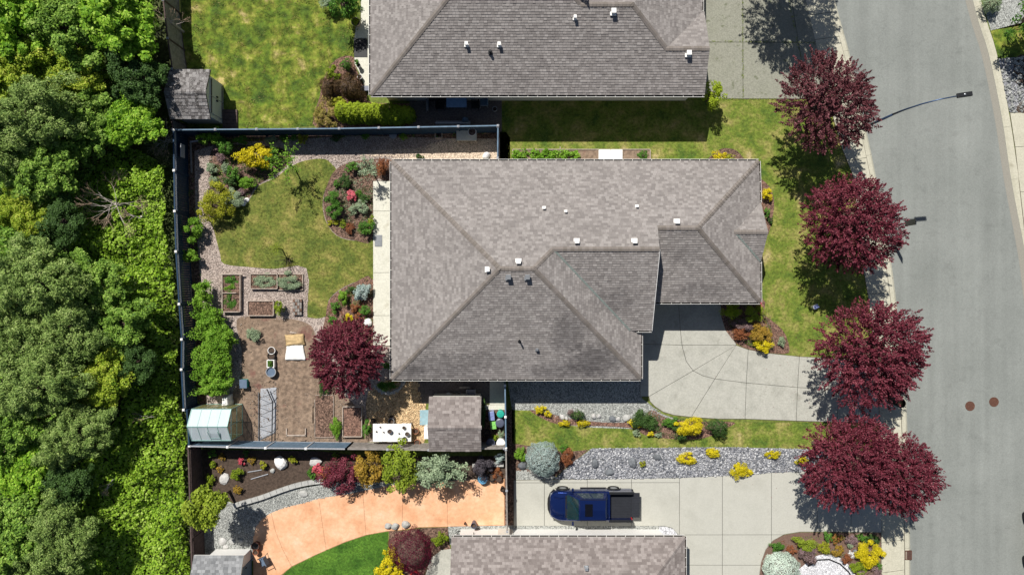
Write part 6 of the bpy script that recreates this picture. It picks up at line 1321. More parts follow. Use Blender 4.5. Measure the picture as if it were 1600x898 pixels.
def pot(label, px, py, r, h, mat, cat='pot', name='plant_pot', inner='dark_soil', px_h=None, rim=.012, parent=None, z0=0):
    x, y = G(px, py, h + z0); r = r * K * (H - h) / H; t = thing(name, x, y, z0, label, cat) ; m = M[mat] if isinstance(mat, str) else mat
    b = MB(); b.sm = False; th = max(rim, r * .13); b.lathe((x, y, z0), [(r * .72, 0), (r * .95, h * .85), (r, h * .88), (r, h), (r - th, h), (r - th, h * .86), (r * .66, h * .3)], m, 20); b.build('shell', t)
    b = MB(); b.lathe((x, y, z0), [(r - th * 1.1, h * .55), (r - th * 1.05, h * .78)], M[inner], 16); b.build('filling', t); return t
pot('dark round bin standing on the sidewalk under the third plum tree', 1408.5, 630, 7, 1.3, 'black', 'bin', 'bin', 'tan')
b = MB(); x, y = G(1275, 479, .3); b.box((x, y, .16), (.34, .2, .3), M['white'], .5); o = b.build('yard_sign', label='small blue and white yard sign on the front lawn', cat='sign'); 
b = MB(); b.box((x, y, .33), (.3, .22, .03), M['blue_pl'], .5); s_ = b.build('sign_top', None); s_.parent = o; bevel(o, .03)

# ================================================================== GARDEN THINGS
def rbox(px0, py0, px1, py1, z=0): a = P(px0, py0, z); c = P(px1, py1, z); return a.x, c.x, c.y, a.y
def raised_bed(label, px0, py0, px1, py1, h, fill='mulch', mat='bed_wood', t_=.05, cross=(), z0=0.012):
    x0, x1, y0, y1 = rbox(px0, py0, px1, py1, h); t = thing('raised_bed', (x0 + x1) / 2, (y0 + y1) / 2, z0, label, 'raised bed'); m = M[mat]
    for c, d in ((((x0 + x1) / 2, y0, z0 + h / 2), (x1 - x0, t_, h)), (((x0 + x1) / 2, y1, z0 + h / 2), (x1 - x0, t_, h)), ((x0, (y0 + y1) / 2, z0 + h / 2 - .003), (t_, y1 - y0 - t_, h)), ((x1, (y0 + y1) / 2, z0 + h / 2 - .003), (t_, y1 - y0 - t_, h))):
        b = MB(); b.box(c, d, m, 0); b.build('board', t)
    for q in cross: b = MB(); b.box((x0 + (x1 - x0) * q[0], y1 - (y1 - y0) * q[1], z0 + h + .01), (q[2], q[3], .04), m); b.build('crossbar', t)
    b = MB(); b.box(((x0 + x1) / 2, (y0 + y1) / 2, z0 + h * .35), (x1 - x0 - t_, y1 - y0 - t_, h * .7), M[fill]); b.build('soil', t); return t
raised_bed('tall narrow raised bed of leaf greens nearest the west fence', 347, 428, 375, 487, .3, cross=((.5, 0.0, 1.45, .09), (.4, .5, .9, .05), (.45, 1.0, 1.1, .06)))
raised_bed('wide upper raised bed with seedlings next to the bushy vegetables', 391, 428, 433, 451, .25)
raised_bed('wide lower raised bed of bare soil left of the lime green bush', 387, 470, 427, 493, .25)
raised_bed('bed framed in thin boards around the bushy blue green vegetables', 434, 428, 473, 453, .12)
raised_bed('brown chip filled wooden bed right of the vegetable patch', 535.5, 635.5, 565, 682, .28, 'red_mulch')
raised_bed('flat bed edged in thin laths in the middle of the lower garden', 492, 617, 521, 683, .1, 'mulch', t_=.03)
for lab, q in (('short end board frame at the foot of the bare soil patch', ((448, 668, 449.5, 679), (448, 678, 479, 680), (477.5, 668, 479, 679))),):
    x, y = P(463, 679)[:2]; t = thing('bed_edging', x, y, 0, lab, 'garden edging')
    for (a0, b0, a1, b1) in q: x0, x1, y0, y1 = rbox(a0, b0, a1, b1); b = MB(); b.box(((x0 + x1) / 2, (y0 + y1) / 2, .08), (x1 - x0, y1 - y0, .14), M['bed_wood']); b.build('board', t)
def plank(label, a, c, w, z, mat='bed_wood', name='plank', th=.04):
    p = P(*a, z); q = P(*c, z); b = MB(); b.bar(p, q, w, th, M[mat]); return b.build(name, label=label, cat='plank')
plank('loose plank lying above the tan paper bag', (453, 518.5), (472, 521), .09, .05); plank('small stick on the dry soil left of the grey tub', (393, 588), (404, 585), .06, .03, 'pale_twig')
plank('first pale stake lying on the dark compost', (387, 737), (409, 733.5), .05, .05, 'lat_white'); plank('second pale stake lying on the dark compost, lower down', (392, 748), (419, 740), .05, .05, 'lat_white')
plank('upper grey plank against the west fence beside the berry bush', (294.5, 446), (297, 489), .08, .3, 'grey_wood'); plank('pale plank against the west fence beside the berry bush', (298, 446), (300, 489), .08, .3, 'bed_wood')
plank('long grey board leaning at the top left fence corner', (297, 222), (330, 216.5), .09, .6, 'lat_white'); plank('upright grey board lying along the fence in the top left corner', (298, 220), (299.5, 270), .1, .3, 'grey_wood')
plank('narrow timber leaning in the greenhouse shadow', (455, 618), (463, 648), .06, .2, 'grey_wood') if False else None
# net frame / stacked bricks
x0, x1, y0, y1 = rbox(459, 467, 473, 492); t = thing('brick_stack', (x0 + x1) / 2, (y0 + y1) / 2, 0, 'low stack of old bricks on the pebbles beside the lower raised bed', 'bricks')
for k in range(3):
    for i in range(4):
        for j in range(5): b = MB(); b.box((x0 + .07 + i * .14, y0 + .1 + j * .2, .04 + k * .07), (.12, .18, .06), M['mulch'] if (i + j + k) % 3 == 0 else M['grey_wood'], R.uniform(-.05, .05)); b.build('brick', t)
# tan bag and white sheet (draped, crumpled)
def cloth(label, name, cat, poly, z, mat, seed, amp=.05, n=16, th=.03, base=0.0):
    rs = np.random.RandomState(seed); c = [P(*p, z)[:2] for p in poly]; V = []; fs = []
    for i in range(n + 1):
        for j in range(n + 1):
            u, v = i / n, j / n; x = (c[0][0] * (1 - u) + c[1][0] * u) * (1 - v) + (c[3][0] * (1 - u) + c[2][0] * u) * v; y = (c[0][1] * (1 - u) + c[1][1] * u) * (1 - v) + (c[3][1] * (1 - u) + c[2][1] * u) * v
            e = min(u, v, 1 - u, 1 - v); zz = z * min(1, e * 6 + .1) + amp * noise.noise(Vector((x * 3, y * 3, seed))) + amp * .5 * noise.noise(Vector((x * 9, y * 9, seed))); w = .04 * noise.noise(Vector((x * 4, y * 4, seed + 5)))
            V.append((x + w, y + w * .7, base + max(.02, zz)))
    for i in range(n):
        for j in range(n): a = i * (n + 1) + j; fs.append((a, a + 1, a + n + 2, a + n + 1))
    b = MB(); b.idx(V, fs, M[mat]); b.sm = True; o = b.build(name, label=label, cat=cat); m = o.modifiers.new('thickness', 'SOLIDIFY'); m.thickness = th; m.offset = -1; return o
cloth('crumpled tan paper bag lying above the white sheet', 'paper_bag', 'bag', [(444, 523), (474, 521), (477, 539), (446, 541)], .2, 'tan', 3, .07, base=.12)
cloth('bright white plastic sheet spread on the vegetable patch', 'plastic_sheet', 'plastic sheet', [(449, 539), (474, 539), (478, 562), (446, 562)], .07, 'white', 4, .04, base=.14)
cloth('white cloth hung over a rail behind the greenhouse', 'cloth', 'cloth', [(345, 619), (356, 617), (358, 636), (344, 637)], .8, 'white', 5, .04)
# buckets in a row
pot('small white bucket, topmost of the bucket row', 424, 547.5, 6, .3, 'white', 'bucket', 'bucket'); pot('black bucket, second of the bucket row', 423.5, 556, 6, .3, 'black', 'bucket', 'bucket'); pot('big pale grey round tub, last of the bucket row', 423, 581, 8, .4, 'steel', 'tub', 'tub', 'green_wall')
x, y = G(422.5, 568, .35); t = thing('tub', x, y, 0, 'white rectangular tub with seedlings, third of the bucket row', 'tub')
for dx, dy, sx, sy in ((0, .22, .46, .05), (0, -.22, .46, .05), (-.21, 0, .05, .4), (.21, 0, .05, .4)): b = MB(); b.box((x + dx, y + dy, .18), (sx, sy, .34), M['white']); b.build('side', t)
b = MB(); b.box((x, y, .12), (.37, .38, .2), M['dark_soil']); b.build('filling', t)
sh('seedling growing in the white rectangular tub', 422.5, 568, 4, 5, .55, 'green', 'seedling', leaf=.07, z0=.22, name='plant')
x, y = G(381, 599, .3); t = thing('compost_bin', x, y, 0, 'teal green box at the end of the berry canes', 'box'); b = MB(); b.box((x, y, .2), (.42, .5, .4), M['teal']); o = b.build('box', t); bevel(o, .02); b = MB(); b.box((x, y, .41), (.46, .54, .03), M['green_wall']); b.build('lid', t)
# hoop tunnel
t = thing('hoop_tunnel', *P(418, 645)[:2], 0, 'collapsed hoop tunnel frame with black rods beside the greenhouse', 'hoop tunnel'); xs = (P(405, 640).x, P(428.5, 640).x)
b = MB(); b.tube([(xs[0], P(405, 612).y, .12), (xs[0], P(405, 688).y, .1)], .03, M['grey_metal'], 6); b.build('rail', t); b = MB(); b.tube([(P(420, 606).x, P(420, 606).y, .35), (xs[1], P(428, 626).y, .3), (xs[1] - .05, P(428, 692).y, .3)], .035, M['black'], 6); b.build('rail', t)
for i, yy in enumerate((613, 628, 639, 661, 676)): y = P(400, yy).y; b = MB(); b.tube([(xs[0] - .3, y + .1, .05), (xs[0] - .2, y - .1, .3), ((xs[0] + xs[1]) / 2, y - .2 + .1 * (i % 2), .75), (xs[1] + .1, y + .05, .5), (xs[1] + .25, y + .3, .05)], .014, M['black'], 5); b.build('hoop', t)
cloth('faded pale ground sheet under the hoop tunnel', 'ground_sheet', 'ground sheet', [(407, 607), (432, 605), (431, 676), (406, 688)], .03, 'lat_white', 6, .03, 20)
def rock(label, px, py, rx, ry, h, mat, name='boulder', z0=0.0, cat='boulder', rz=0):
    x, y = G(px, py, h / 2); rs = np.random.RandomState(int(px * 3 + py)); v, f = ico(2); v = v * (1 + rs.uniform(-.07, .07, (len(v), 1))); v = v + .14 * np.sin(v[:, [1, 2, 0]] * 2.6 + rs.uniform(0, 6, 3)); v[:, 2] = np.maximum(v[:, 2], -.4); v = v * np.array([rx * K, ry * K, h * .62]); b = MB(); b.idx(v.tolist(), f.tolist(), M[mat]); o = b.build(name, label=label, cat=cat); o.location = (x, y, z0 + h * .22); o.rotation_euler = (0, 0, rz); return o
for a in [('big white boulder on the dark compost', 437, 722.5, 10.5, 11, .6, 'stone_white'), ('flat pale stone in the lower left of the dark compost', 350, 749, 8, 9, .2, 'stone_pale'), ('large pale angular stone near the red and green shrubs', 492, 722, 10, 8, .3, 'stone_pale'), ('small brown stone below the white boulder', 425.5, 735, 4, 4, .2, 'stone_edge'),
          ('white stone at the foot of the blue green conifer', 380, 318, 5, 4, .25, 'stone_white'), ('second white stone, nearer the lawn', 385, 312, 5, 3.5, .2, 'stone_white'), ('white rounded stone beside the walkway above the purple tree', 574.5, 504, 6.5, 6, .4, 'stone_white'), ('white flower pot stone at the north gutter', 760, 243, 6, 6, .45, 'stone_white'),
          ('dark round boulder left of the silver blue globe', 817, 727, 7.5, 6.5, .4, 'stone_dark'), ('dark boulder at the left end of the rock bed', 930, 725, 5.5, 8, .4, 'stone_dark'), ('dark round boulder in the middle of the rock bed', 989, 723, 6.5, 7.5, .4, 'stone_dark'), ('grey boulder low in the rock bed', 952, 738, 7, 5, .3, 'stone_dark'), ('grey boulder at the top of the rock bed', 1028, 714, 7, 5, .3, 'stone_dark'),
          ('dark stone behind the tallest yellow mound', 1163, 727, 5, 4, .35, 'stone_dark'), ('dark stone in front of the yellow mound near the lawn', 1204, 714, 6, 4, .3, 'stone_dark'), ('dark stone at the foot of the first yellow mound', 1062, 722, 4.5, 3, .25, 'stone_dark'),
          ('pale stone in the mulch below the long eave, first from the left', 879, 652, 4.5, 4.5, .25, 'stone_pale'), ('small pale stone beside the first one below the eave', 885, 654, 3, 3, .2, 'stone_pale'), ('pale stone right of the round dark green shrub', 928, 650, 4, 4, .25, 'stone_pale'), ('second pale stone right of the round dark green shrub', 936, 649.5, 3.5, 3.5, .2, 'stone_pale'),
          ('dark stone left of the juniper', 957, 654, 6, 4.5, .25, 'stone_dark'), ('whitish stone between dark ones near the juniper', 966, 654.5, 4, 4, .25, 'stone_pale'), ('grey flat stone touching the juniper', 979, 653, 7, 5, .25, 'stone_edge'),
          ('brownish boulder where orange patio meets lush lawn', 606, 822, 6, 5, .3, 'stone_edge'), ('second boulder at the orange patio rim', 617, 822, 6.5, 6, .35, 'stone_edge'), ('third boulder, closest to the crimson maple', 633, 819, 7, 5.5, .35, 'stone_edge'), ('big rounded stone in the grey gravel by the bottom shed', 347, 846, 6.5, 6.5, .2, 'stone_pale'), ('stone beside the big rounded one near the bottom shed', 362, 846, 5, 5, .2, 'stone_edge'), ('stone in front of the bottom shed wall', 352, 854, 5, 3, .15, 'stone_pale'), ('slab stone in the grey gravel by the patio edge', 376, 846, 5, 4, .2, 'stone_edge'),
          ('large stone in the gravel below the curved edging', 474, 771, 7, 5, .2, 'stone_edge'), ('small dark rock beside the street at the bed corner', 1337, 862, 4, 4, .2, 'stone_dark')]: rock(*a)
# curved block edging (blocks picked apart)
ed = catmull([(366, 789), (376, 785.5), (392, 781), (412, 775), (436, 766), (460, 758), (482, 753), (505, 750), (522, 749)], 8, False); t = thing('block_edging', *P(440, 768)[:2], 0, 'curved row of pale edging blocks round the dark compost bed', 'edging')
pts = [Vector(P(*p)[:2]) for p in ed]; acc = 0; last = pts[0]
dense = [];
for a, c in zip(pts[:-1], pts[1:]):
    for k in range(8): dense.append(a.lerp(c, k / 8))
i = 0
while i < len(dense) - 1:
    j = i
    while j < len(dense) - 1 and (dense[j] - dense[i]).length < .4: j += 1
    m_ = (dense[i] + dense[j]) / 2; d = dense[j] - dense[i]
    if d.length < .2: break
    b = MB(); b.box((m_.x, m_.y, .12), (d.length - .012, .28, .24 + R.uniform(-.008, .008)), M['stone_edge'], math.atan2(d.y, d.x)); bevel(b.build('block', t), .012, 1); i = j
t = thing('block_edging', *P(770, 728)[:2], 0, 'straight pale low wall behind the smoky shrub', 'edging')
for i in range(6): a = P(742 + i * 8.2, 727 - i * .2, .3); b = MB(); b.box((a.x, a.y, .15), (.31, .22, .3), M['stone_edge']); b.build('block', t)
t = thing('stone_edging', *P(612, 606)[:2], 0, 'curved stone edging round the shaded shrub at the house corner', 'edging')
for i, p in enumerate(catmull([(588, 604), (598, 612), (612, 613), (624, 607), (630, 598), (632, 592)], 3, False)): a = P(*p); b = MB(); b.box((a.x, a.y, .08), (.26, .17, .16), M['stone_edge'], R.uniform(0, 3)); bevel(b.build('stone', t), .03, 1)
# vegetable bed behind house with white cold frame
raised_bed('long narrow timber raised bed behind the house, holding the vegetables', 801, 233.5, 1016, 262, .2, 'soil', cross=((.345, .3, .05, 1.0),))
x0, x1, y0, y1 = rbox(935, 234, 973, 262, .35); t = thing('cold_frame', (x0 + x1) / 2, (y0 + y1) / 2, .1, 'white cold frame with two lids on the narrow bed behind the house', 'cold frame')
b = MB(); b.box(((x0 + x1) / 2, (y0 + y1) / 2, .25), (x1 - x0 - .04, y1 - y0 - .04, .2), M['white']); b.build('box', t)
for k in (0, 1): b = MB(); w = (x1 - x0) / 2; b.box((x0 + w * (k + .5), (y0 + y1) / 2, .37), (w - .03, y1 - y0, .03), M['white']); o = b.build('lid', t); bevel(o, .006, 1)
b = MB(); b.box(((x0 + x1) / 2, y0 + .35, .4), (.04, .2, .03), M['black']); b.build('handle', t)
# white table with pots and tools
x0, x1, y0, y1 = rbox(582.5, 661.5, 642.5, 689.5, .78); t = thing('work_table', (x0 + x1) / 2, (y0 + y1) / 2, 0, 'long white plank topped work table at the brown fence', 'table'); w = (x1 - x0) / 8
for i in range(8): b = MB(); b.box((x0 + w * (i + .5), (y0 + y1) / 2 + R.uniform(-.02, .02), .76), (w - .012, y1 - y0, .035), M['white']); b.build('plank', t)
for x in (x0 + .1, x1 - .1):
    for y in (y0 + .1, y1 - .1): b = MB(); b.box((x, y, .37), (.07, .07, .74), M['grey_wood']); b.build('leg', t)
for i, (px, py, r, h, m_, lab) in enumerate([(609, 674, 3.6, .2, 'dkblue_pl', 'dark blue bowl in the middle of the white table'), (594, 667, 1.2, .08, 'black', 'small black knob like pot on the white table, upper left'), (588, 674, 1.2, .08, 'black', 'tiny dark pot at the left end of the white table'), (599.5, 675, 1.1, .07, 'black', 'tiny dark pot beside the blue bowl'), (623.5, 677, 1.2, .08, 'black', 'tiny dark pot right of the blue bowl'), (636, 678, 3.4, .22, 'grey_metal', 'metal watering pot at the right end of the white table'), (631, 668, 2.6, .15, 'grey_metal', 'grey tin near the top right of the white table'), (632, 685, 3, .2, 'dkblue_pl', 'dark bowl at the lower right of the white table')]):
    pot(lab, px, py, r, h, m_, 'pot', z0=.78)
pot('terracotta rimmed dark pot right of the white table, upper', 649.5, 673.5, 4.6, .35, 'terracotta'); pot('terracotta rimmed dark pot right of the white table, lower', 651.5, 691, 4.8, .35, 'terracotta')
pot('grey tin bucket above the white table', 611, 658, 5, .35, 'steel', 'bucket', 'bucket'); pot('dark pot peeking out under the white table left', 587, 694, 3.5, .3, 'black'); pot('dark pot under the middle of the white table', 617, 694, 3.5, .3, 'black')
for px, py, lab in ((583, 657, 'dark plant prop above the left end of the white table'), (612, 652, 'dark plant tray between wood chips and white table')): pot(lab, px, py, 4, .3, 'black')
x0, x1, y0, y1 = rbox(656, 640, 671, 663.5, .02); b = MB(); b.box(((x0 + x1) / 2, (y0 + y1) / 2, .035), (x1 - x0, y1 - y0, .03), M['pale_blue']); b.build('doormat', label='pale blue slab lying before the small shed', cat='mat')
x, y = G(666, 676, .8); b = MB(); b.box((x, y, .4), (.28, .75, .78), M['white']); o = b.build('cabinet', label='white cabinet leaning against the small shed wall', cat='cabinet'); bevel(o, .02)
# bins between shed and fence
def bin_(label, px, py, w, d, h, mat, lidm=None, rz=0, rnd=False):
    x, y = G(px, py, h); t = thing('bin', x, y, 0, label, 'bin'); m = M[mat]
    if rnd:
        r = w * K / 2; b = MB(); b.lathe((x, y, 0), [(r * .85, 0), (r, h * .9), (r, h)], m, 20); b.build('body', t); b = MB(); b.lathe((x, y, h), [(r * 1.05, -.02), (r * 1.05, .02), (r * .8, .05), (r * .2, .065)], M[lidm or mat], 20); b.build('lid', t)
    else:
        b = MB(); b.box((x, y, h / 2), (w * K * .9, d * K * .9, h), m, rz); bevel(b.build('body', t), .03); b = MB(); b.box((x, y, h + .02), (w * K, d * K, .05), M[lidm or mat], rz); lo = b.build('lid', t); bevel(lo, .02); b = MB(); b.box((x, y, h + .06), (w * K * .5, .04, .03), m, rz); b.build('handle', lo)
bin_('violet blue oval bin between shed and fence, upper left', 768, 649.5, 9, 14, .75, 'blue_pl', rz=.1); bin_('teal green round lid bin at the top of the bin group', 782, 646.5, 11, 11, .7, 'teal', rnd=True); bin_('bright green rectangular bin in the middle of the bin group', 770.5, 663.5, 9, 13, .6, 'lime_pl', rz=.12); bin_('dark round bin with strap beside the bright green bin', 781, 660.5, 13, 13, .8, 'dkblue_pl', rnd=True)
bin_('white round lidded barrel in the lower corner of the bin group', 782.5, 692, 13, 13, .85, 'white', rnd=True); bin_('dark blue round barrel left of the white one', 766.5, 692, 13, 13, .85, 'dkblue_pl', rnd=True); pot('black bin half under the shed roof edge', 761, 676, 5, .5, 'black', 'bin', 'bin')
sh('yellow green potted plant above the dark blue barrel', 774, 682, 5, 5, .7, 'lime', 'plant', leaf=.08, name='plant'); sh('pale potted plant beside the fence in the bin group', 783, 676, 5, 6, .7, 'grey', 'plant', leaf=.07, name='plant'); sh('wispy dark vine along the east edge of the small shed', 755, 645, 4, 22, 1.0, 'dark', 'vine', leaf=.07, name='vine')
# items in the shade under the main eave
pot('pale lidded bucket in the shade above the small shed', 700, 617, 4, .4, 'steel', 'bucket', 'bucket', 'steel'); pot('ring rimmed pot in the shade, left of its twin', 710, 616, 3.5, .3, 'grey_metal'); pot('ring rimmed pot in the shade, right of its twin', 717, 616, 3.5, .3, 'lat_white')
def chair(label, px, py, rz, m='grey_metal', s=1.0, sm='dkblue_pl'):
    x, y = G(px, py, .4); t = empty('garden_chair', (x, y, 0), label, 'chair'); t.rotation_euler = (0, 0, rz)
    def ad(b, n_): o = b.build(n_); o.parent = t
    b = MB(); b.box((0, 0, .42), (.46 * s, .44, .04), M[sm]); ad(b, 'seat'); b = MB(); b.box((0, .25, .68), (.46 * s, .05, .5), M[sm], 0); ad(b, 'backrest')
    for sx in (-1, 1):
        for sy in (-1, 1): b = MB(); b.tube([(sx * .22 * s, sy * .2, .42), (sx * .25 * s, sy * .25, 0)], .018, M[m], 6); ad(b, 'leg')
        b = MB(); b.tube([(sx * .25 * s, -.2, .42), (sx * .27 * s, -.2, .63), (sx * .27 * s, .25, .65)], .02, M[m], 6); ad(b, 'armrest')
chair('folding chair in the shade under the main eave', 736, 614, 0, 'lat_white'); plank('grey board in the shade of the main eave', (718, 605), (735, 605), .12, .25, 'grey_wood')
# north patio of the neighbour
x0, x1, y0, y1 = rbox(697.5, 152.5, 729, 168, .75); t = thing('patio_table', (x0 + x1) / 2, (y0 + y1) / 2, 0, 'blue topped patio table in the shade of the top house', 'table')
b = MB(); b.box(((x0 + x1) / 2, (y0 + y1) / 2, .74), (x1 - x0, y1 - y0, .04), M['patio_blue']); bevel(b.build('tabletop', t), .01)
for x in (x0 + .08, x1 - .08):
    for y in (y0 + .08, y1 - .08): b = MB(); b.box((x, y, .36), (.05, .05, .72), M['grey_metal']); b.build('leg', t)
chair('dark patio chair left of the blue table', 688, 165, 1.57, 'black', sm='black'); chair('dark patio chair right of the blue table', 742, 164, -1.57, 'black', sm='black'); chair('pale patio chair by the post at the right of the patio', 756, 160, -1.57, 'lat_white', sm='blue_cap')
def bench(label, px0, py0, px1, py1, h, mat, name='bench', n=4):
    x0, x1, y0, y1 = rbox(px0, py0, px1, py1, h); t = thing(name, (x0 + x1) / 2, (y0 + y1) / 2, 0, label, 'bench'); d = (y1 - y0) / n
    for i in range(n): b = MB(); b.box(((x0 + x1) / 2, y0 + d * (i + .5), h), (x1 - x0, d * .8, .03), M[mat]); b.build('slat', t)
    for x in (x0 + .15, x1 - .15): b = MB(); b.box((x, (y0 + y1) / 2, h / 2 - .02), (.06, (y1 - y0) * .8, h - .03), M[mat]); b.build('leg', t)
    b = MB(); b.box(((x0 + x1) / 2, y0 + .02, h + .3), (x1 - x0, .04, .35), M[mat]); b.build('backrest', t)
bench('slatted pale garden bench with its back to the top blue fence', 681, 189, 735, 195.5, .45, 'lat_white')
pot('pale pot at the right end of the neighbour patio', 773, 170, 4, .4, 'lat_white'); x, y = G(668, 164, .3); b = MB(); b.box((x, y, .2), (.15, .75, .4), M['grey_metal']); b.build('planter_box', label='narrow grey planter box at the left of the shaded patio', cat='planter')
b = MB(); x, y = G(726, 185, .9); b.lathe((x, y, 0), [(.22, 0), (.2, .5), (.06, .9)], M['blue_cap'], 10); b.build('parasol_base', label='blue cone shaped cover between blue table and bench', cat='cover')
# box and dish at the fence
x, y = G(729, 211, .75); t = thing('side_table', x, y, 0, 'cream topped potting stand against the top fence', 'table'); b = MB(); b.box((x, y, .72), (1.25, .68, .05), M['conc_white']); bevel(b.build('tabletop', t), .01)
for sx in (-1, 1):
    for sy in (-1, 1): b = MB(); b.box((x + sx * .55, y + sy * .28, .35), (.06, .06, .69), M['bed_wood']); b.build('leg', t)
pot('white bowl with soil on the cream potting stand', 737.5, 206, 6.5, .2, 'white', 'bowl', 'bowl', z0=.76, inner='mulch'); pot('round metal dish lying in the top border', 614, 211, 6, .15, 'steel', 'dish', 'dish', 'steel')
x0, x1, y0, y1 = rbox(680, 206, 690.5, 215.5, .15); t = thing('planter_box', (x0 + x1) / 2, (y0 + y1) / 2, 0, 'small square wooden frame in the top border', 'planter')
for c, d in ((((x0 + x1) / 2, y0, .1), (x1 - x0, .06, .2)), (((x0 + x1) / 2, y1, .1), (x1 - x0, .06, .2)), ((x0, (y0 + y1) / 2, .1), (.06, y1 - y0 - .06, .19)), ((x1, (y0 + y1) / 2, .1), (.06, y1 - y0 - .06, .19))): b = MB(); b.box(c, d, M['bed_wood']); b.build('board', t)
b = MB(); a = P(314 - 20, 236, 1.2); b.box((P(281, 236, 1.3).x + .12, a.y, 1.2), (.04, .8, .5), M['lat_white']); b.build('notice_board', label='small pale notice board fixed inside the west blue fence', cat='sign')
# walkway things
x0, x1, y0, y1 = rbox(585.5, 367, 597, 385, .05); b = MB(); b.box(((x0 + x1) / 2, (y0 + y1) / 2, .045), (x1 - x0, y1 - y0, .03), M['grey_metal']); bevel(b.build('doormat', label='grey doormat on the pale walkway west of the house', cat='doormat'), .01)
x0, x1, y0, y1 = rbox(553.5, 60.5, 574, 89.5, .05); b = MB(); b.box(((x0 + x1) / 2, (y0 + y1) / 2, .045), (x1 - x0, y1 - y0, .02), M['black']); b.build('outdoor_rug', label='black outdoor rug on the neighbour walkway', cat='rug')
pot('octagonal wooden tub with plant at the neighbour walkway', 555.5, 34, 7, .45, 'bed_wood', 'planter', 'planter'); sh('small plant in the octagonal tub', 555.5, 34, 5, 5, .7, 'olive', 'plant', leaf=.08, z0=.3, name='plant')
pot('small tall pot on the neighbour walkway, upper one', 560, 102, 3.2, .45, 'grey_metal'); sh('little green plant in the upper walkway pot', 558, 98, 3.5, 4.5, .75, 'green', 'plant', leaf=.06, z0=.35, name='plant'); pot('small grey pot on the neighbour walkway, lower one', 562, 120, 3.8, .35, 'grey_metal')
x0, x1, y0, y1 = rbox(564, 134, 577, 142, .3); b = MB(); b.box(((x0 + x1) / 2, (y0 + y1) / 2, .15), (x1 - x0, y1 - y0, .3), M['dkblue_pl']); bevel(b.build('storage_box', label='blue grey storage box at the corner of the neighbour walkway', cat='box'), .02)
# orange patio things
pot('blue glazed pot beside the smoky shrub', 754, 748.5, 7.5, .45, 'glazeblue', inner='glazeblue'); pot('black pot right of the blue glazed one', 768, 746, 6, .4, 'black'); pot('dark brown pot next to the driveway fence', 779, 747, 5, .4, 'dark_wood'); pot('narrow dark pot against the driveway fence', 785, 765, 3.5, .6, 'black')
pot('dark rusty round fire pit at the bottom shed corner', 398.5, 853, 6.5, .4, 'iron', 'fire pit', 'fire_pit', 'black'); pot('terracotta pot below the rusty fire pit', 399, 863, 4.5, .4, 'terracotta')
chair('dark metal lounge chair on the orange patio by the bottom shed', 412, 876, -1.1, 'dark_steel', 1.1, 'green_wall')
pot('dark round pot stand at the white wall of the bottom house', 740, 821, 4.5, .7, 'dkblue_pl'); pot('small dark pot on the orange patio edge', 726.5, 818, 1.8, .3, 'iron')
t = thing('bicycle', *P(733, 829)[:2], 0, 'thin framed white bicycle leaning at the white wall of the bottom house', 'bicycle'); c = P(733, 829); 
for k in (-1, 1):
    b = MB(); cx, cy = c.x + k * .48, c.y; b.tube([(cx + .32 * math.cos(6.2832 * i / 18), cy, .33 + .32 * math.sin(6.2832 * i / 18)) for i in range(19)], .018, M['tyre'], 5, False); b.build('wheel', t)
b = MB()
for p, q in (((-.48, 0, .33), (-.1, 0, .3)), ((-.48, 0, .33), (-.18, 0, .75)), ((-.1, 0, .3), (-.2, 0, .8)), ((-.1, 0, .3), (.36, 0, .75)), ((-.18, 0, .75), (.36, 0, .78)), ((.48, 0, .33), (.34, 0, .92))): b.tube([(c.x + p[0], c.y, p[2]), (c.x + q[0], c.y, q[2])], .02, M['white'], 5)
b.build('frame', t, kind='stuff'); b = MB(); b.box((c.x - .2, c.y, .86), (.26, .13, .06), M['black']); b.build('saddle', t); b = MB(); b.tube([(c.x + .34, c.y - .26, .95), (c.x + .34, c.y + .26, .95)], .02, M['black'], 6); b.build('handlebar', t)
pot('bright red tub at the foot of the crimson maple', 648, 901, 8, .5, 'red', 'tub', 'tub')

# low planting that knits the beds together
def low(poly, dens, leaf, mt, z, seed, lab, asp=.5):
    mass('ground_cover', poly, dens, leaf, mt, lambda x, y: z + .1 * max(0, noise.noise(Vector((x * 1.3, y * 1.3, seed)))) + .05, seed, lab, 'ground cover', asp)
def patchy(poly, dens, leaf, mt, seed, lab, z=.04, th=.0, hh=.22):
    rs = np.random.RandomState(seed); pw = [P(*p)[:2] for p in poly]; n = int(area(pw) * dens); X, Y = scatter(pw, n, rs)
    v = np.array([noise.noise(Vector((x * 1.6, y * 1.6, seed))) for x, y in zip(X, Y)]); k = v > th; X, Y, v = X[k], Y[k], v[k]; n = len(X); Z = z + (v - th) * hh * rs.uniform(.2, 1.6, n)
    V = leafquads(np.c_[X, Y, Z], rs.normal(size=(n, 3)) * .5 + [0, 0, .8], leaf * rs.uniform(.5, 1.4, n), .5, rs); link('ground_cover', mesh_arrays('ground_cover', V, quadidx(n), [F[mt]]), kind='stuff', label=lab, cat='ground cover')
NWB = [(335, 228), (368, 226), (440, 232), (452, 250), (430, 268), (402, 288), (388, 306), (376, 320), (345, 332), (322, 334), (318, 318), (328, 290), (326, 260)]
patchy(NWB, 420, .07, 'dark', 1, 'dark low leaves between the bushes of the north west bed'); patchy(NWB, 260, .07, 'bright', 2, 'fresh low leaves between the bushes of the north west bed', th=.1); patchy(NWB, 200, .06, 'mauve', 3, 'dusty stalks between the bushes of the north west bed', th=.05)
HRB = [(535, 268), (560, 256), (600, 258), (583, 284), (583, 366), (550, 366), (530, 350), (518, 330), (520, 300)]
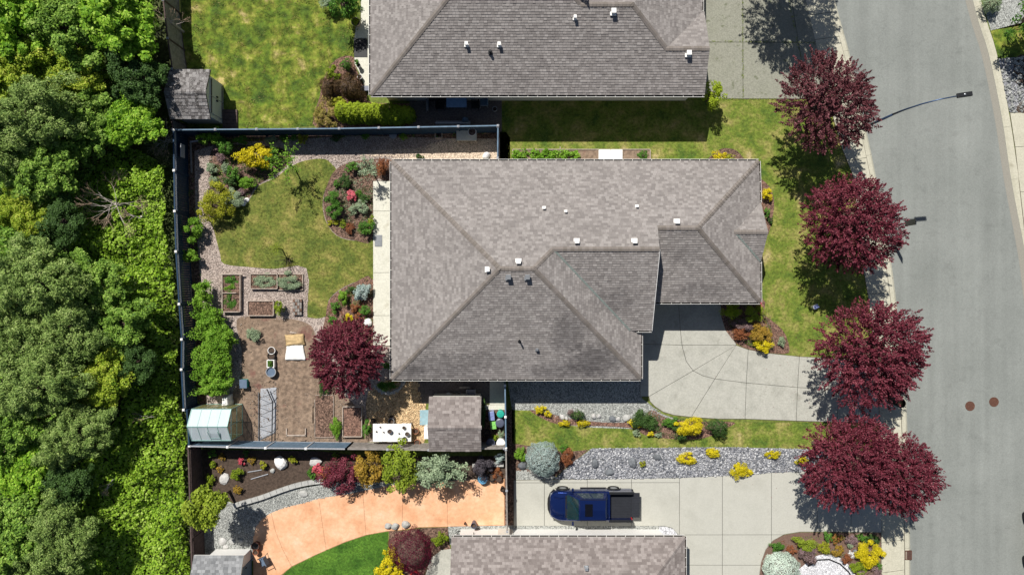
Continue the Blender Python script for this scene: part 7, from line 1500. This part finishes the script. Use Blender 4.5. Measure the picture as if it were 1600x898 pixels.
patchy(HRB, 380, .06, 'dark', 4, 'dark low leaves in the half round bed'); patchy(HRB, 260, .06, 'grey', 5, 'grey green low leaves in the half round bed', th=.08); patchy(HRB, 120, .06, 'rust', 6, 'rusty low leaves in the half round bed', th=.15)
LWB = [(583, 440), (583, 505), (540, 505), (512, 496), (516, 474), (532, 458), (556, 446)]
patchy(LWB, 380, .06, 'green', 7, 'green low leaves in the lower walkway bed', th=.02); patchy(LWB, 220, .06, 'rust', 8, 'rusty low leaves in the lower walkway bed', th=.08)
GCB = [(1130, 474), (1188, 474), (1204, 512), (1210, 545), (1172, 542), (1140, 516)]
patchy(GCB, 460, .06, 'green', 9, 'low green leaves in the garage corner bed', th=-.02, hh=.5); patchy(GCB, 300, .06, 'mauve', 10, 'pinkish twigs in the garage corner bed', th=.05, hh=.5); patchy(GCB, 200, .06, 'gold', 11, 'orange leaves scattered in the garage corner bed', th=.1, hh=.5)
CNB = [(1215, 845), (1250, 836), (1372, 836), (1372, 898), (1336, 896), (1318, 872), (1296, 864), (1275, 866), (1250, 870)]
patchy(CNB, 220, .06, 'green', 12, 'low green leaves in the corner bed by the sidewalk', th=.12); patchy(CNB, 160, .06, 'rust', 13, 'rusty low leaves in the corner bed by the sidewalk', th=.15)
patchy([(1000, 655), (1020, 646), (1145, 660), (1136, 668), (1095, 682), (1060, 685), (1005, 676)], 300, .06, 'dark', 14, 'dark low leaves round the juniper and the gold tree', th=.03, hh=.4)
patchy([(300, 210), (700, 208), (770, 208), (690, 216), (560, 213), (440, 219), (380, 222), (330, 228)], 240, .08, 'green', 15, 'shaded low leaves along the top blue fence', th=.08, hh=.4)
patchy([(300, 250), (308, 330), (314, 420), (318, 500), (322, 620), (305, 640), (296, 560), (292, 400), (290, 260)], 160, .08, 'green', 16, 'weeds along the foot of the west blue fence', th=.12, hh=.3)
patchy([(800, 640), (830, 641), (1010, 682), (1120, 680), (1267, 660), (1267, 700), (925, 700), (880, 708), (800, 694)], 60, .05, 'blade', 17, 'longer grass tufts in the narrow lawn strip', th=.1, hh=.2)
patchy(LA, 120, .07, 'blade', 18, 'longer tufts in the lawn beside the old cedar roofed shed', th=.05, hh=.15); patchy(LB, 110, .06, 'blade', 19, 'longer tufts in the curved back lawn', th=.05, hh=.15)
patchy([(316, 445), (330, 440), (340, 490), (368, 500), (372, 560), (366, 612), (314, 612), (312, 540)], 700, .1, 'bright', 20, 'leafy shoots filling the row of berry canes', z=.75, th=-.25, hh=1.1)
sheet('garden_soil', [(786, 640), (803, 640), (803, 850), (786, 850)], 2, M['mulch'])  # dark mulch strip that also puts the fence shadow into the ground colour
# uneven dug soil of the vegetable patch
pw = [P(*p)[:2] for p in catmull([(382, 505), (440, 500), (482, 508), (495, 540), (500, 600), (490, 640), (488, 684), (436, 684), (432, 600), (392, 604), (380, 560)], 4)]
a_ = np.array(pw); gx = np.arange(a_[:, 0].min(), a_[:, 0].max(), .075); gy = np.arange(a_[:, 1].min(), a_[:, 1].max(), .075); XX, YY = np.meshgrid(gx, gy); ins = inside(XX.ravel(), YY.ravel(), pw).reshape(XX.shape)
ZZ = np.array([max(.004, .05 + .09 * noise.noise(Vector((x * 1.4, y * 1.4, 3))) + .05 * noise.noise(Vector((x * 5, y * 5, 8))) + .03 * math.sin(x * 9.5) * (y < -4.5)) for x, y in zip(XX.ravel(), YY.ravel())]) + .012
nx = len(gx); Q = []
for i in range(len(gy) - 1):
    for j in range(nx - 1):
        if ins[i, j] and ins[i, j + 1] and ins[i + 1, j] and ins[i + 1, j + 1]: Q.append((i * nx + j, i * nx + j + 1, (i + 1) * nx + j + 1, (i + 1) * nx + j))
o = link('dug_soil', mesh_arrays('dug_soil', np.c_[XX.ravel(), YY.ravel(), ZZ], np.array(Q), [M['soil']])); o['kind'] = 'structure'

# litter: fallen plum leaves and small grit, flat on paving and lawn
rs = np.random.RandomState(77)
for nm, lab, cx, cy, rad, n, mt, z, sz in (('fallen_leaves', 'dark red leaves fallen on driveway, lawn and sidewalk under the plum trees', 1330, 600, 9.5, 1500, 'plum', .045, .05), ('fallen_leaves', 'dark red leaves fallen round the plum tree of the back garden', 545, 565, 3.6, 350, 'plum', .03, .05)):
    c = P(cx, cy); a = rs.uniform(0, 6.283, n); q = rad * np.abs(rs.normal(size=n)) * .45; X = c.x + np.cos(a) * q * .7; Y = c.y + np.sin(a) * q * 1.3; k = X < P(1400, 0).x; X, Y = X[k], Y[k]; n = len(X)
    V = leafquads(np.c_[X, Y, np.full(n, z)], np.c_[rs.normal(size=(n, 2)) * .25, np.ones(n)], sz * rs.uniform(.6, 1.3, n), .6, rs); link(nm, mesh_arrays(nm, V, quadidx(n), [F[mt]]), kind='stuff', label=lab, cat='leaves')
# weeds in the joints of the old driveway and along the kerb
C = []
for (x0_, y0_, x1_, y1_, n) in ((1108, 65, 1275, 67, 60), (1160, 0, 1161, 154, 70), (1232, 0, 1254, 104, 40), (1113, 155, 1215, 155.5, 60)):
    t_ = rs.rand(n); C += [tuple(P(x0_ + (x1_ - x0_) * q, y0_ + (y1_ - y0_) * q)[:2]) for q in t_]
C = np.array(C); n = len(C) * 5; CC = np.repeat(C, 5, 0) + rs.normal(size=(n, 2)) * .03; V = leafquads(np.c_[CC, np.full(n, .045)], np.c_[rs.normal(size=(n, 2)) * .6, np.ones(n)], rs.uniform(.02, .07, n), .4, rs)
link('joint_weeds', mesh_arrays('joint_weeds', V, quadidx(n), [F['olive']]), kind='stuff', label='weeds and moss in the joints of the old north driveway', cat='weeds')

for o in bpy.data.objects:
    if 'wl' in o: del o['wl']
